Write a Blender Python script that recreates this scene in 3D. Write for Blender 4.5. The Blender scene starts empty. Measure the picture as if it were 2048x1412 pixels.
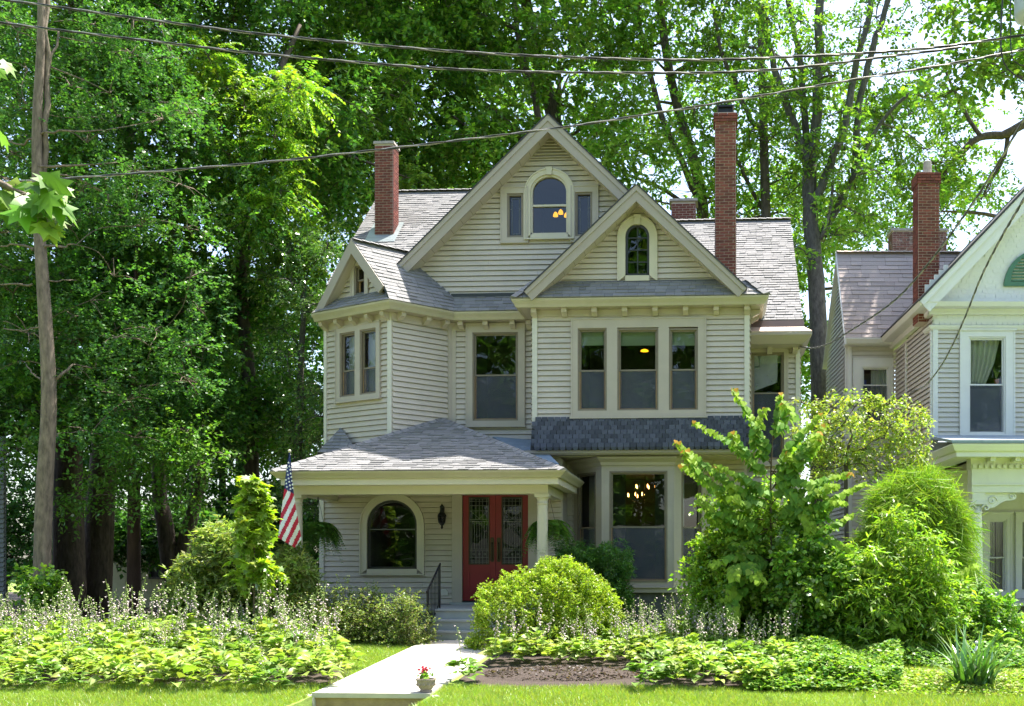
import bpy, math, random
import numpy as np
from mathutils import Vector, Matrix

# ------------------------------------------------------------------ camera, sky, sun, exposure
SC = bpy.context.scene
COL = SC.collection
FPX, PX0, PYH, CAMZ, YAW = 2160.0, 1305.5, 1135.0, 1.42, math.radians(3.3)
cam_d = bpy.data.cameras.new("camera"); cam = bpy.data.objects.new("camera", cam_d); COL.objects.link(cam)
cam_d.sensor_fit = 'HORIZONTAL'; cam_d.sensor_width = 36.0; cam_d.lens = 36.0 * FPX / 2048.0
cam_d.shift_x = (1024.0 - PX0) / 2048.0; cam_d.shift_y = (PYH - 706.0) / 2048.0
cam_d.clip_start = 0.1; cam_d.clip_end = 2000.0
cam.location = (0, 0, CAMZ); cam.rotation_euler = (math.radians(90), 0, YAW)
SC.camera = cam
SUN_EL, SUN_AZ = math.radians(66.0), math.radians(44.0)      # azimuth from +Y towards +X
world = bpy.data.worlds.new("World"); SC.world = world; world.use_nodes = True
wn = world.node_tree.nodes; wl = world.node_tree.links
for n in list(wn): wn.remove(n)
sky_n = wn.new('ShaderNodeTexSky'); sky_n.sky_type = 'NISHITA'; sky_n.sun_disc = False
sky_n.sun_elevation = SUN_EL; sky_n.sun_rotation = SUN_AZ; sky_n.air_density = 1.0; sky_n.dust_density = 2.5
bg = wn.new('ShaderNodeBackground'); bg.inputs['Strength'].default_value = 0.15
wo = wn.new('ShaderNodeOutputWorld')
wl.new(sky_n.outputs[0], bg.inputs[0]); wl.new(bg.outputs[0], wo.inputs[0])
sun_d = bpy.data.lights.new("sun", 'SUN'); sun = bpy.data.objects.new("sun", sun_d); COL.objects.link(sun)
sun_d.energy = 5.0; sun_d.angle = math.radians(0.53); sun_d.color = (1.0, 0.955, 0.88)
to_sun = Vector((math.sin(SUN_AZ) * math.cos(SUN_EL), math.cos(SUN_AZ) * math.cos(SUN_EL), math.sin(SUN_EL)))
sun.rotation_euler = to_sun.to_track_quat('Z', 'Y').to_euler(); sun.location = (20, 20, 60)
SC.view_settings.view_transform = 'Standard'; SC.view_settings.look = 'None'
SC.view_settings.exposure = 1.6; SC.view_settings.gamma = 1.0; SC.view_settings.use_curve_mapping = False
SC.render.engine = 'CYCLES'
SC.cycles.use_denoising = True
SC.cycles.max_bounces = 6; SC.cycles.diffuse_bounces = 3; SC.cycles.glossy_bounces = 3
SC.cycles.transmission_bounces = 4; SC.cycles.transparent_max_bounces = 10
SC.cycles.sample_clamp_indirect = 6.0
SC.cycles.caustics_reflective = False; SC.cycles.caustics_refractive = False

# ------------------------------------------------------------------ photo pixel -> place
_c, _s = math.cos(YAW), math.sin(YAW)
def ray(px, py):
    dx = (px - PX0) / FPX
    return Vector((_c * dx - _s, _s * dx + _c, (PYH - py) / FPX))
def W(px, py, Y):
    r = ray(px, py); t = Y / r.y
    return Vector((r.x * t, Y, CAMZ + r.z * t))
def hit(px, py, p0, n):
    r = ray(px, py); o = Vector((0, 0, CAMZ))
    t = (Vector(p0) - o).dot(n) / r.dot(n)
    return o + r * t
def gz(y):                                   # height of the garden
    if y >= 20.4: return 0.0
    if y >= 14.0: return -0.057 * (20.4 - y)
    if y >= 13.1: return -0.365 - 0.03 * (14.0 - y)
    if y >= 12.5: return -0.392 - 0.21 * (13.1 - y) / 0.6
    return -0.60
def G(px, py):                               # where a pixel meets the garden
    r = ray(px, py); t = 14.0
    for _ in range(60):
        z = gz(r.y * t); t = (z - CAMZ) / r.z if abs(r.z) > 1e-6 else t
    return Vector((r.x * t, r.y * t, gz(r.y * t)))

# ------------------------------------------------------------------ materials
def lin(c):
    f = lambda v: v / 12.92 if v <= 0.04045 else ((v + 0.055) / 1.055) ** 2.4
    return tuple(f(v / 255.0) for v in c)
MATS = {}
def mat(name, col, rough=0.6, var=0.12, scale=6.0, bump=0.0, bscale=30.0, tint=False, metal=0.0,
        stretch=(1, 1, 1), dirt=None, spec=0.5, objrand=0.0):
    m = bpy.data.materials.new(name); m.use_nodes = True
    nt = m.node_tree; N = nt.nodes; L = nt.links
    b = N['Principled BSDF']; b.inputs['Roughness'].default_value = rough; b.inputs['Metallic'].default_value = metal
    b.inputs['Specular IOR Level'].default_value = spec
    tc = N.new('ShaderNodeNewGeometry'); mp = N.new('ShaderNodeMapping'); mp.inputs['Scale'].default_value = stretch
    L.new(tc.outputs['Position'], mp.inputs['Vector'])
    nz = N.new('ShaderNodeTexNoise'); nz.inputs['Scale'].default_value = scale; nz.inputs['Detail'].default_value = 5
    nz.inputs['Roughness'].default_value = 0.65
    L.new(mp.outputs[0], nz.inputs['Vector'])
    mr = N.new('ShaderNodeMapRange'); mr.inputs['From Min'].default_value = 0.28; mr.inputs['From Max'].default_value = 0.72
    mr.inputs['To Min'].default_value = 1.0 - var; mr.inputs['To Max'].default_value = 1.0 + var
    L.new(nz.outputs[0], mr.inputs[0])
    mul = N.new('ShaderNodeVectorMath'); mul.operation = 'SCALE'
    if tint:
        at = N.new('ShaderNodeAttribute'); at.attribute_name = 'tint'
        mm = N.new('ShaderNodeVectorMath'); mm.operation = 'MULTIPLY'; mm.inputs[1].default_value = col
        L.new(at.outputs['Color'], mm.inputs[0]); L.new(mm.outputs[0], mul.inputs[0])
    else:
        mul.inputs[0].default_value = col
    L.new(mr.outputs[0], mul.inputs['Scale'])
    out = mul.outputs[0]
    if objrand:
        oi = N.new('ShaderNodeObjectInfo'); m2 = N.new('ShaderNodeMapRange')
        m2.inputs['To Min'].default_value = 1.0 - objrand; m2.inputs['To Max'].default_value = 1.0 + objrand
        L.new(oi.outputs['Random'], m2.inputs[0])
        s2 = N.new('ShaderNodeVectorMath'); s2.operation = 'SCALE'
        L.new(out, s2.inputs[0]); L.new(m2.outputs[0], s2.inputs['Scale']); out = s2.outputs[0]
    if dirt:
        dcol, dscale, dlo, dhi, amt = dirt
        n2 = N.new('ShaderNodeTexNoise'); n2.inputs['Scale'].default_value = dscale; n2.inputs['Detail'].default_value = 6
        n2.inputs['Roughness'].default_value = 0.7
        L.new(mp.outputs[0], n2.inputs['Vector'])
        r2 = N.new('ShaderNodeMapRange'); r2.inputs['From Min'].default_value = dlo; r2.inputs['From Max'].default_value = dhi
        r2.inputs['To Max'].default_value = amt
        L.new(n2.outputs[0], r2.inputs[0])
        mx = N.new('ShaderNodeMix'); mx.data_type = 'RGBA'; mx.inputs[7].default_value = (*dcol, 1)
        L.new(r2.outputs[0], mx.inputs[0]); L.new(out, mx.inputs[6]); out = mx.outputs[2]
    L.new(out, b.inputs['Base Color'])
    if bump:
        nb = N.new('ShaderNodeTexNoise'); nb.inputs['Scale'].default_value = bscale; nb.inputs['Detail'].default_value = 4
        L.new(mp.outputs[0], nb.inputs['Vector'])
        bp = N.new('ShaderNodeBump'); bp.inputs['Strength'].default_value = bump; bp.inputs['Distance'].default_value = 0.02
        L.new(nb.outputs[0], bp.inputs['Height']); L.new(bp.outputs[0], b.inputs['Normal'])
    MATS[name] = m
    return m
def leafmat(name, trans=0.42, gloss=0.07, rough=0.38, warm=(1.12, 1.28, 0.5), fres=.10):
    m = bpy.data.materials.new(name); m.use_nodes = True
    nt = m.node_tree; N = nt.nodes; L = nt.links
    for n in list(N): N.remove(n)
    o = N.new('ShaderNodeOutputMaterial'); at = N.new('ShaderNodeAttribute'); at.attribute_name = 'tint'
    d = N.new('ShaderNodeBsdfDiffuse'); t = N.new('ShaderNodeBsdfTranslucent'); g = N.new('ShaderNodeBsdfGlossy')
    g.inputs['Roughness'].default_value = rough; g.inputs['Color'].default_value = (1, 1, 1, 1)
    wv = N.new('ShaderNodeVectorMath'); wv.operation = 'MULTIPLY'; wv.inputs[1].default_value = warm
    L.new(at.outputs['Color'], d.inputs['Color']); L.new(at.outputs['Color'], wv.inputs[0]); L.new(wv.outputs[0], t.inputs['Color'])
    m1 = N.new('ShaderNodeMixShader'); m1.inputs[0].default_value = trans
    L.new(d.outputs[0], m1.inputs[1]); L.new(t.outputs[0], m1.inputs[2])
    fr = N.new('ShaderNodeLayerWeight'); fr.inputs['Blend'].default_value = 0.25
    ml = N.new('ShaderNodeMath'); ml.operation = 'MULTIPLY_ADD'; ml.inputs[1].default_value = fres; ml.inputs[2].default_value = gloss
    L.new(fr.outputs['Fresnel'], ml.inputs[0])
    m2 = N.new('ShaderNodeMixShader'); L.new(ml.outputs[0], m2.inputs[0])
    L.new(m1.outputs[0], m2.inputs[1]); L.new(g.outputs[0], m2.inputs[2]); L.new(m2.outputs[0], o.inputs[0])
    MATS[name] = m
    return m
def glassmat(name, tintc=(0.9, 0.93, 0.92), ior=1.9):
    m = bpy.data.materials.new(name); m.use_nodes = True
    nt = m.node_tree; N = nt.nodes; L = nt.links
    for n in list(N): N.remove(n)
    o = N.new('ShaderNodeOutputMaterial'); t = N.new('ShaderNodeBsdfTransparent'); t.inputs[0].default_value = (*tintc, 1)
    g = N.new('ShaderNodeBsdfGlossy'); g.inputs['Roughness'].default_value = 0.0; g.inputs['Color'].default_value = (1, 1, 1, 1)
    nz = N.new('ShaderNodeTexNoise'); nz.inputs['Scale'].default_value = 2.2; nz.inputs['Detail'].default_value = 1
    geo = N.new('ShaderNodeNewGeometry'); L.new(geo.outputs['Position'], nz.inputs['Vector'])
    bp = N.new('ShaderNodeBump'); bp.inputs['Strength'].default_value = 0.12; bp.inputs['Distance'].default_value = 0.02
    L.new(nz.outputs[0], bp.inputs['Height']); L.new(bp.outputs[0], g.inputs['Normal'])
    f = N.new('ShaderNodeFresnel'); f.inputs['IOR'].default_value = ior
    mx = N.new('ShaderNodeMixShader'); L.new(f.outputs[0], mx.inputs[0]); L.new(t.outputs[0], mx.inputs[1]); L.new(g.outputs[0], mx.inputs[2])
    L.new(mx.outputs[0], o.inputs[0]); MATS[name] = m
    return m
def screenmat(name, col, alpha):
    m = bpy.data.materials.new(name); m.use_nodes = True
    nt = m.node_tree; N = nt.nodes; L = nt.links
    for n in list(N): N.remove(n)
    o = N.new('ShaderNodeOutputMaterial'); t = N.new('ShaderNodeBsdfTransparent'); d = N.new('ShaderNodeBsdfDiffuse')
    d.inputs[0].default_value = (*col, 1); geo = N.new('ShaderNodeNewGeometry')
    nz = N.new('ShaderNodeTexNoise'); nz.inputs['Scale'].default_value = 3.0; nz.inputs['Detail'].default_value = 4
    L.new(geo.outputs['Position'], nz.inputs['Vector'])
    mr = N.new('ShaderNodeMapRange'); mr.inputs['To Min'].default_value = alpha - 0.12; mr.inputs['To Max'].default_value = alpha + 0.12
    L.new(nz.outputs[0], mr.inputs[0])
    mx = N.new('ShaderNodeMixShader'); L.new(mr.outputs[0], mx.inputs[0]); L.new(t.outputs[0], mx.inputs[1]); L.new(d.outputs[0], mx.inputs[2])
    L.new(mx.outputs[0], o.inputs[0]); MATS[name] = m
    return m
def emitmat(name, col, strength):
    m = bpy.data.materials.new(name); m.use_nodes = True
    b = m.node_tree.nodes['Principled BSDF']; b.inputs['Base Color'].default_value = (*col, 1)
    b.inputs['Emission Color'].default_value = (*col, 1); b.inputs['Emission Strength'].default_value = strength
    MATS[name] = m
    return m

mat('siding', (0.525, 0.452, 0.372), 0.45, 0.06, 2.5, dirt=((0.33, 0.29, 0.24), 1.3, 0.5, 0.85, 0.5))
mat('trim', (0.445, 0.38, 0.315), 0.45, 0.05, 3.0, dirt=((0.36, 0.33, 0.26), 2.0, 0.52, 0.85, 0.4))
mat('trim_light', (0.60, 0.555, 0.48), 0.4, 0.04, 3.0)
mat('cream', (0.56, 0.50, 0.385), 0.4, 0.04, 3.0, dirt=((0.45, 0.41, 0.28), 1.6, 0.5, 0.9, 0.3))
mat('gutter', (0.41, 0.36, 0.26), 0.4, 0.07, 2.0, dirt=((0.30, 0.27, 0.17), 2.4, 0.48, 0.8, 0.55))
mat('rake', (0.36, 0.305, 0.255), 0.55, 0.06, 3.0, dirt=((0.27, 0.25, 0.2), 3.0, 0.5, 0.8, 0.5))
mat('sash', (0.21, 0.17, 0.125), 0.5, 0.12, 8.0)
mat('sash_wood', (0.42, 0.25, 0.11), 0.5, 0.15, 8.0)
mat('sash_dark', (0.03, 0.03, 0.03), 0.35, 0.1, 8.0)
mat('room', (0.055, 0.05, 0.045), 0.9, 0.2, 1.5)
mat('curtain', (0.62, 0.62, 0.60), 0.9, 0.05, 3.0)
mat('blind', (0.42, 0.50, 0.38), 0.8, 0.05, 3.0)
mat('shingle', (1, 1, 1), 0.9, 0.10, 60.0, bump=0.3, bscale=160.0, tint=True)
mat('shingle_brown', (1, 1, 1), 0.9, 0.12, 50.0, bump=0.3, bscale=120.0, tint=True)
mat('scale_slate', (0.075, 0.08, 0.10), 0.8, 0.12, 40.0, bump=0.2, bscale=120.0, objrand=0.32, spec=.2)
mat('deck', (0.05, 0.05, 0.055), 0.9)
mat('brick', (0.18, 0.048, 0.032), 0.85, 0.22, 25.0, bump=0.4, bscale=80.0, objrand=0.35)
mat('brick_mass', (0.17, 0.046, 0.032), 0.85, 0.30, 25.0, bump=0.4, bscale=80.0)
mat('brick_old', (0.17, 0.075, 0.06), 0.9, 0.4, 9.0, bump=0.4, bscale=60.0, objrand=0.35, dirt=((0.42, 0.39, 0.36), 5.0, 0.55, 0.65, 0.7))
mat('mortar', (0.56, 0.47, 0.40), 0.95, 0.15, 20.0)
mat('concrete', (0.50, 0.46, 0.40), 0.85, 0.10, 4.0, bump=0.15, bscale=60.0, dirt=((0.26, 0.215, 0.16), 1.6, 0.52, 0.8, 0.6))
mat('stone_tan', (0.34, 0.235, 0.15), 0.9, 0.18, 8.0, bump=0.4, bscale=30.0)
mat('cap_stone', (0.36, 0.32, 0.28), 0.9, 0.25, 8.0, bump=0.4, bscale=30.0)
mat('porch_paint', (0.34, 0.355, 0.35), 0.5, 0.08, 3.0)
mat('foundation', (0.10, 0.10, 0.095), 0.9, 0.3, 5.0)
mat('door_red', (0.23, 0.006, 0.012), 0.5, 0.07, 4.0)
mat('bronze', (0.05, 0.035, 0.02), 0.4, 0.15, 10.0, metal=0.7)
mat('iron', (0.018, 0.018, 0.02), 0.4, 0.1, 10.0, metal=0.3)
mat('lead', (0.16, 0.16, 0.15), 0.45, 0.1, 10.0, metal=0.3)
mat('copper', (0.52, 0.40, 0.32), 0.45, 0.08, 4.0, metal=0.2)
mat('flash_brown', (0.11, 0.07, 0.055), 0.5, 0.1, 4.0)
mat('flash_grey', (0.33, 0.38, 0.38), 0.4, 0.1, 4.0, metal=0.4)
mat('white', (0.70, 0.69, 0.66), 0.45, 0.04, 3.0, dirt=((0.5, 0.5, 0.44), 2.0, 0.55, 0.85, 0.3))
mat('white_siding', (0.58, 0.54, 0.475), 0.5, 0.05, 3.0, dirt=((0.42, 0.40, 0.35), 1.0, 0.5, 0.85, 0.4))
mat('green_paint', (0.06, 0.16, 0.10), 0.5, 0.1, 4.0)
mat('slate_blue', (0.22, 0.28, 0.33), 0.6, 0.15, 5.0)
mat('bark', (0.17, 0.13, 0.095), 0.95, 0.6, 14.0, bump=0.9, bscale=26.0, stretch=(1, 1, 0.28), dirt=((0.26, 0.22, 0.16), 2.5, 0.5, 0.8, 0.45))
mat('bark_dark', (0.11, 0.082, 0.064), 0.95, 0.6, 14.0, bump=1.0, bscale=18.0, stretch=(1, 1, 0.25), dirt=((0.12, 0.11, 0.09), 2.5, 0.55, 0.8, 0.5))
mat('bark_grey', (0.10, 0.09, 0.08), 0.95, 0.6, 14.0, bump=1.0, bscale=16.0, stretch=(1, 1, 0.35), dirt=((0.19, 0.19, 0.165), 1.8, 0.55, 0.75, 0.6))
mat('bark_red', (0.075, 0.04, 0.028), 0.95, 0.3, 9.0, bump=0.8, bscale=22.0, stretch=(1, 1, 0.2))
mat('twig', (0.10, 0.075, 0.045), 0.9, 0.25, 12.0)
mat('stem_green', (0.22, 0.30, 0.07), 0.7, 0.2, 12.0)
mat('soil', (0.055, 0.038, 0.028), 0.95, 0.45, 45.0, bump=1.0, bscale=60.0)
mat('turf', (0.17, 0.25, 0.035), 0.95, 0.35, 5.0, bump=0.6, bscale=60.0, dirt=((0.22, 0.2, 0.06), 1.3, 0.52, 0.75, 0.6))
mat('asphalt', (0.05, 0.05, 0.052), 0.9, 0.2, 20.0, bump=0.3, bscale=120.0)
mat('wire', (0.035, 0.033, 0.032), 0.5, 0.2, 10.0)
mat('wire_bare', (0.30, 0.28, 0.26), 0.45, 0.2, 10.0, metal=0.6)
mat('transformer', (0.46, 0.50, 0.53), 0.4, 0.05, 5.0)
mat('pole_wood', (0.13, 0.10, 0.075), 0.9, 0.3, 8.0, bump=0.5, bscale=30.0, stretch=(1, 1, 0.2))
mat('flag_red', (0.50, 0.012, 0.045), 0.8, 0.05, 12.0)
mat('flag_white', (0.78, 0.78, 0.78), 0.8, 0.03, 12.0)
mat('flag_blue', (0.022, 0.035, 0.14), 0.8, 0.05, 12.0)
mat('pot', (0.34, 0.27, 0.23), 0.9, 0.3, 60.0, bump=0.7, bscale=50.0)
mat('petal_red', (0.55, 0.02, 0.05), 0.6, 0.2, 30.0)
mat('petal_pale', (0.52, 0.43, 0.39), 0.6, 0.15, 30.0)
mat('board_cream', (0.50, 0.47, 0.26), 0.7, 0.1, 4.0)
mat('grey_siding', (0.13, 0.135, 0.135), 0.6, 0.08, 3.0)
mat('paper_white', (0.75, 0.75, 0.72), 0.7, 0.05)
mat('paper_blue', (0.03, 0.05, 0.3), 0.7, 0.05)
mat('terracotta', (0.42, 0.12, 0.06), 0.8, 0.1, 20.0)
mat('ink', (0.02, 0.02, 0.025), 0.7, 0.05)
leafmat('leaf', 0.46, 0.018, 0.42); leafmat('leaf_glossy', 0.30, 0.07, 0.32, fres=.2); leafmat('leaf_matte', 0.4, 0.006, 0.5, fres=.03); leafmat('leaf_thin', 0.55, 0.04, 0.45, (1.2, 1.28, 0.42))
leafmat('grass', 0.45, 0.04, 0.45, (1.3, 1.2, 0.5))
glassmat('glass', ior=1.62); glassmat('glass_dark', (0.25, 0.26, 0.26), 1.38); glassmat('glass_reflective', (0.55, 0.6, 0.6), 1.62)
screenmat('screen', (0.13, 0.14, 0.165), 0.46)
screenmat('plastic_film', (0.5, 0.52, 0.55), 0.42)
emitmat('bulb', (1.0, 0.5, 0.12), 6.0); emitmat('amber_shade', (1.0, 0.45, 0.01), .85)

# ------------------------------------------------------------------ scene objects
WLOC = {}
def empty(name, loc, label=None, cat=None, group=None, kind=None):
    o = bpy.data.objects.new(name, None); COL.objects.link(o); o.location = loc; o.empty_display_size = 0.2
    WLOC[o] = Vector(loc); tag(o, label, cat, group, kind)
    return o
def tag(o, label=None, cat=None, group=None, kind=None):
    if label: o['label'] = label
    if cat: o['category'] = cat
    if group: o['group'] = group
    if kind: o['kind'] = kind
    return o
def place(name, me, parent, wpos, rot=None):
    o = bpy.data.objects.new(name, me); COL.objects.link(o)
    WLOC[o] = Vector(wpos)
    if parent is not None:
        o.parent = parent; o.location = Vector(wpos) - WLOC[parent]
    else:
        o.location = wpos
    if rot is not None: o.rotation_euler = rot
    return o
def M_(m): return MATS[m] if isinstance(m, str) else m
def build(name, V, F, m, parent=None, smooth=False, tint=None, fmat=None, origin=None, kind=None):
    V = np.asarray([tuple(v) for v in V], dtype=float) if not isinstance(V, np.ndarray) else V
    c = Vector(V.mean(axis=0)) if origin is None else Vector(origin)
    me = bpy.data.meshes.new(name)
    me.from_pydata((V - np.array(c)).tolist(), [], [tuple(f) for f in F])
    ms = m if isinstance(m, (list, tuple)) else [m]
    for x in ms: me.materials.append(M_(x))
    if fmat is not None: me.polygons.foreach_set('material_index', fmat)
    if smooth: me.polygons.foreach_set('use_smooth', [True] * len(me.polygons))
    if tint is not None:
        a = me.color_attributes.new('tint', 'FLOAT_COLOR', 'POINT')
        t = np.ones((len(V), 4)); t[:, :3] = tint
        a.data.foreach_set('color', t.ravel())
    me.update()
    o = place(name, me, parent, c)
    if kind: o['kind'] = kind
    return o
class MB:                                    # collects boxes, prisms, tubes; builds ONE mesh
    def __init__(s): s.V = []; s.F = []; s.T = []; s.n = 0
    def add(s, V, F, t=None):
        s.V.extend([tuple(v) for v in V]); s.F.extend([tuple(i + s.n for i in f) for f in F])
        if t is not None: s.T.extend([t] * len(V))
        s.n += len(V); return s
    def build(s, name, m, parent=None, smooth=False, kind=None, origin=None):
        return build(name, s.V, s.F, m, parent, smooth, np.array(s.T) if s.T else None, None, origin, kind)
BOXF = [(0, 3, 2, 1), (4, 5, 6, 7), (0, 1, 5, 4), (1, 2, 6, 5), (2, 3, 7, 6), (3, 0, 4, 7)]
def box_v(x0, x1, y0, y1, z0, z1):
    return [(x0, y0, z0), (x1, y0, z0), (x1, y1, z0), (x0, y1, z0), (x0, y0, z1), (x1, y0, z1), (x1, y1, z1), (x0, y1, z1)]
def prism_vf(front, back):
    n = len(front)
    F = [tuple(range(n)), tuple(range(2 * n - 1, n - 1, -1))]
    for i in range(n): F.append((i, i + n, (i + 1) % n + n, (i + 1) % n))
    return list(front) + list(back), F
def clip(poly, a, b, c):                     # keep a*u+b*v<=c
    out = []
    for i in range(len(poly)):
        p, q = poly[i], poly[(i + 1) % len(poly)]
        dp, dq = a * p[0] + b * p[1] - c, a * q[0] + b * q[1] - c
        if dp <= 0: out.append(p)
        if (dp < 0 < dq) or (dq < 0 < dp):
            t = dp / (dp - dq); out.append((p[0] + (q[0] - p[0]) * t, p[1] + (q[1] - p[1]) * t))
    return out
def tube_vf(P, R, sides=6, cap=True):
    P = [Vector(p) for p in P]; n = len(P)
    if not hasattr(R, '__len__'): R = [R] * n
    V = []; F = []; up = Vector((0.31, 0.17, 0.93)).normalized(); prev = None
    for i in range(n):
        t = (P[min(i + 1, n - 1)] - P[max(i - 1, 0)])
        t = t.normalized() if t.length > 1e-9 else Vector((0, 0, 1))
        if prev is None:
            a = t.cross(up)
            if a.length < 1e-3: a = t.cross(Vector((1, 0, 0)))
        else:
            a = prev - t * prev.dot(t)
        a.normalize(); prev = a; b = t.cross(a)
        for k in range(sides):
            an = 2 * math.pi * k / sides
            V.append(P[i] + (a * math.cos(an) + b * math.sin(an)) * R[i])
    for i in range(n - 1):
        for k in range(sides):
            k2 = (k + 1) % sides
            F.append((i * sides + k, i * sides + k2, (i + 1) * sides + k2, (i + 1) * sides + k))
    if cap:
        F.append(tuple(range(sides - 1, -1, -1))); F.append(tuple(range((n - 1) * sides, n * sides)))
    return V, F
def lathe_vf(prof, c, sides=16):             # prof (r,z)
    V = []; F = []
    for r, z in prof:
        for k in range(sides):
            a = 2 * math.pi * k / sides; V.append((c[0] + r * math.cos(a), c[1] + r * math.sin(a), c[2] + z))
    for i in range(len(prof) - 1):
        for k in range(sides):
            k2 = (k + 1) % sides; F.append((i * sides + k, i * sides + k2, (i + 1) * sides + k2, (i + 1) * sides + k))
    F.append(tuple(range(sides - 1, -1, -1))); F.append(tuple(range((len(prof) - 1) * sides, len(prof) * sides)))
    return V, F
def sphere_vf(c, r, n=8, m=6):
    return lathe_vf([(max(0.001, r * math.sin(math.pi * i / m)), -r * math.cos(math.pi * i / m)) for i in range(m + 1)], c, n)
def smooth_path(P, k=4):                     # Catmull-Rom
    P = [Vector(p) for p in P]; out = []
    for i in range(len(P) - 1):
        p0, p1, p2, p3 = P[max(i - 1, 0)], P[i], P[i + 1], P[min(i + 2, len(P) - 1)]
        for j in range(k):
            t = j / k
            out.append(0.5 * ((2 * p1) + (p2 - p0) * t + (2 * p0 - 5 * p1 + 4 * p2 - p3) * t * t + (3 * p1 - p0 - 3 * p2 + p3) * t ** 3))
    out.append(P[-1]); return out

class Wall:                                  # vertical plane from A to B, seen with A on the left
    def __init__(s, A, B):
        s.A = Vector((A[0], A[1], 0)); s.B = Vector((B[0], B[1], 0)); s.len = (s.B - s.A).length
        s.d = (s.B - s.A).normalized(); s.n = Vector((s.d.y, -s.d.x, 0))
    def pt(s, u, z, o=0.0): return s.A + s.d * u + s.n * o + Vector((0, 0, z))
    def uv(s, px, py, o=0.0):
        h = hit(px, py, s.A + s.n * o, s.n); r = h - s.A
        return r.dot(s.d), h.z
    def rect(s, x0, y0, x1, y1, o=0.0):      # photo rectangle -> u0,u1,z0,z1
        xm, ym = (x0 + x1) / 2, (y0 + y1) / 2
        return s.uv(x0, ym, o)[0], s.uv(x1, ym, o)[0], s.uv(xm, y1, o)[1], s.uv(xm, y0, o)[1]
    def box(s, u0, u1, z0, z1, o0, o1):
        return ([s.pt(u0, z0, o1), s.pt(u1, z0, o1), s.pt(u1, z0, o0), s.pt(u0, z0, o0),
                 s.pt(u0, z1, o1), s.pt(u1, z1, o1), s.pt(u1, z1, o0), s.pt(u0, z1, o0)], BOXF)
    def prism(s, poly, o0, o1):
        return prism_vf([s.pt(u, z, o1) for u, z in poly], [s.pt(u, z, o0) for u, z in poly])
    def ring(s, inn, out, o0, o1):           # band between two open outlines
        V = []; F = []; n = len(inn)
        for i in range(n):
            V += [s.pt(*inn[i], o1), s.pt(*out[i], o1), s.pt(*out[i], o0), s.pt(*inn[i], o0)]
        for i in range(n - 1):
            a, b = 4 * i, 4 * i + 4
            F += [(a, a + 1, b + 1, b), (a + 1, a + 2, b + 2, b + 1), (a + 3, a, b, b + 3)]
        return V, F
def rect_hole(r): return lambda a, b: (r[0], r[1]) if (b > r[2] + .004 and a < r[3] - .004) else None
def arch_hole(cx, w, zb, zs, h):
    def f(a, b):
        if b <= zb or a >= zs + h: return None
        if a <= zs: return (cx - w, cx + w)
        k = w * math.sqrt(max(0.0, 1 - ((a - zs) / h) ** 2)); return (cx - k, cx + k) if k > .03 else None
    return f
def outline(cx, w, zb, zs, h, n=18):
    return [(cx - w, zb)] + [(cx - w * math.cos(math.pi * i / n), zs + h * math.sin(math.pi * i / n)) for i in range(n + 1)] + [(cx + w, zb)]
RNG = random.Random(7)
def siding(wall, poly, holes, parent, m='siding', ex=0.1185, z0=None, name='siding_board', o_base=0.0):
    if not holes: build('sheathing', *wall.prism(poly, o_base - .07, o_base - .05), m, parent)
    zmin = min(p[1] for p in poly) if z0 is None else z0; zmax = max(p[1] for p in poly)
    k = 0
    while zmin + k * ex < zmax - .004:
        a, b = zmin + k * ex, min(zmin + (k + 1) * ex, zmax); k += 1
        band = clip(clip(poly, 0, -1, -a - .016), 0, 1, b)
        if len(band) < 3: continue
        us = [p[0] for p in band]; segs = [(min(us), max(us))]
        for h in holes:
            r = h(a, b)
            if not r: continue
            ns = []
            for s0, s1 in segs:
                if r[1] <= s0 or r[0] >= s1: ns.append((s0, s1)); continue
                if r[0] > s0: ns.append((s0, r[0]))
                if r[1] < s1: ns.append((r[1], s1))
            segs = ns
        fin = []
        for s0, s1 in segs:
            if s1 - s0 > 2.6:
                c = s0 + (s1 - s0) * RNG.uniform(.25, .75); fin += [(s0, c - .0015), (c + .0015, s1)]
            else: fin.append((s0, s1))
        for s0, s1 in fin:
            if s1 - s0 < .02: continue
            pc = clip(clip(band, 1, 0, s1), -1, 0, -s0)
            if len(pc) < 3: continue
            # profile: proud at the bottom edge, a shadow lap under it
            off = lambda z: o_base + .038 - .032 * (z - a) / ex
            V, F = prism_vf([wall.pt(u, z, off(z)) for u, z in pc], [wall.pt(u, z + (.030 if z > b - .0005 else (min(.05, .42 * (b - a)) if z < a + .0165 else 0)), o_base - .020) for u, z in pc])
            build(name, V, F, m, parent)
def sweep(path, z, prof, name, m, parent, close_ends=True):
    """profile (out, up) carried along a plan polyline with mitred corners"""
    P = [Vector((p[0], p[1], 0)) for p in path]; n = len(P); V = []; F = []; k = len(prof)
    for i in range(n):
        d0 = (P[i] - P[i - 1]).normalized() if i > 0 else (P[1] - P[0]).normalized()
        d1 = (P[i + 1] - P[i]).normalized() if i < n - 1 else d0
        n0, n1 = Vector((d0.y, -d0.x, 0)), Vector((d1.y, -d1.x, 0))
        mi = (n0 + n1); mi = mi / max(.3, mi.dot(n0)) if mi.length > .1 else n0
        for o, h in prof: V.append(P[i] + mi * o + Vector((0, 0, z + h)))
    for i in range(n - 1):
        for j in range(k):
            j2 = (j + 1) % k; F.append((i * k + j, (i + 1) * k + j, (i + 1) * k + j2, i * k + j2))
    if close_ends: F += [tuple(range(k)), tuple(range(n * k - 1, (n - 1) * k - 1, -1))]
    return build(name, V, F, m, parent)
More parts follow.
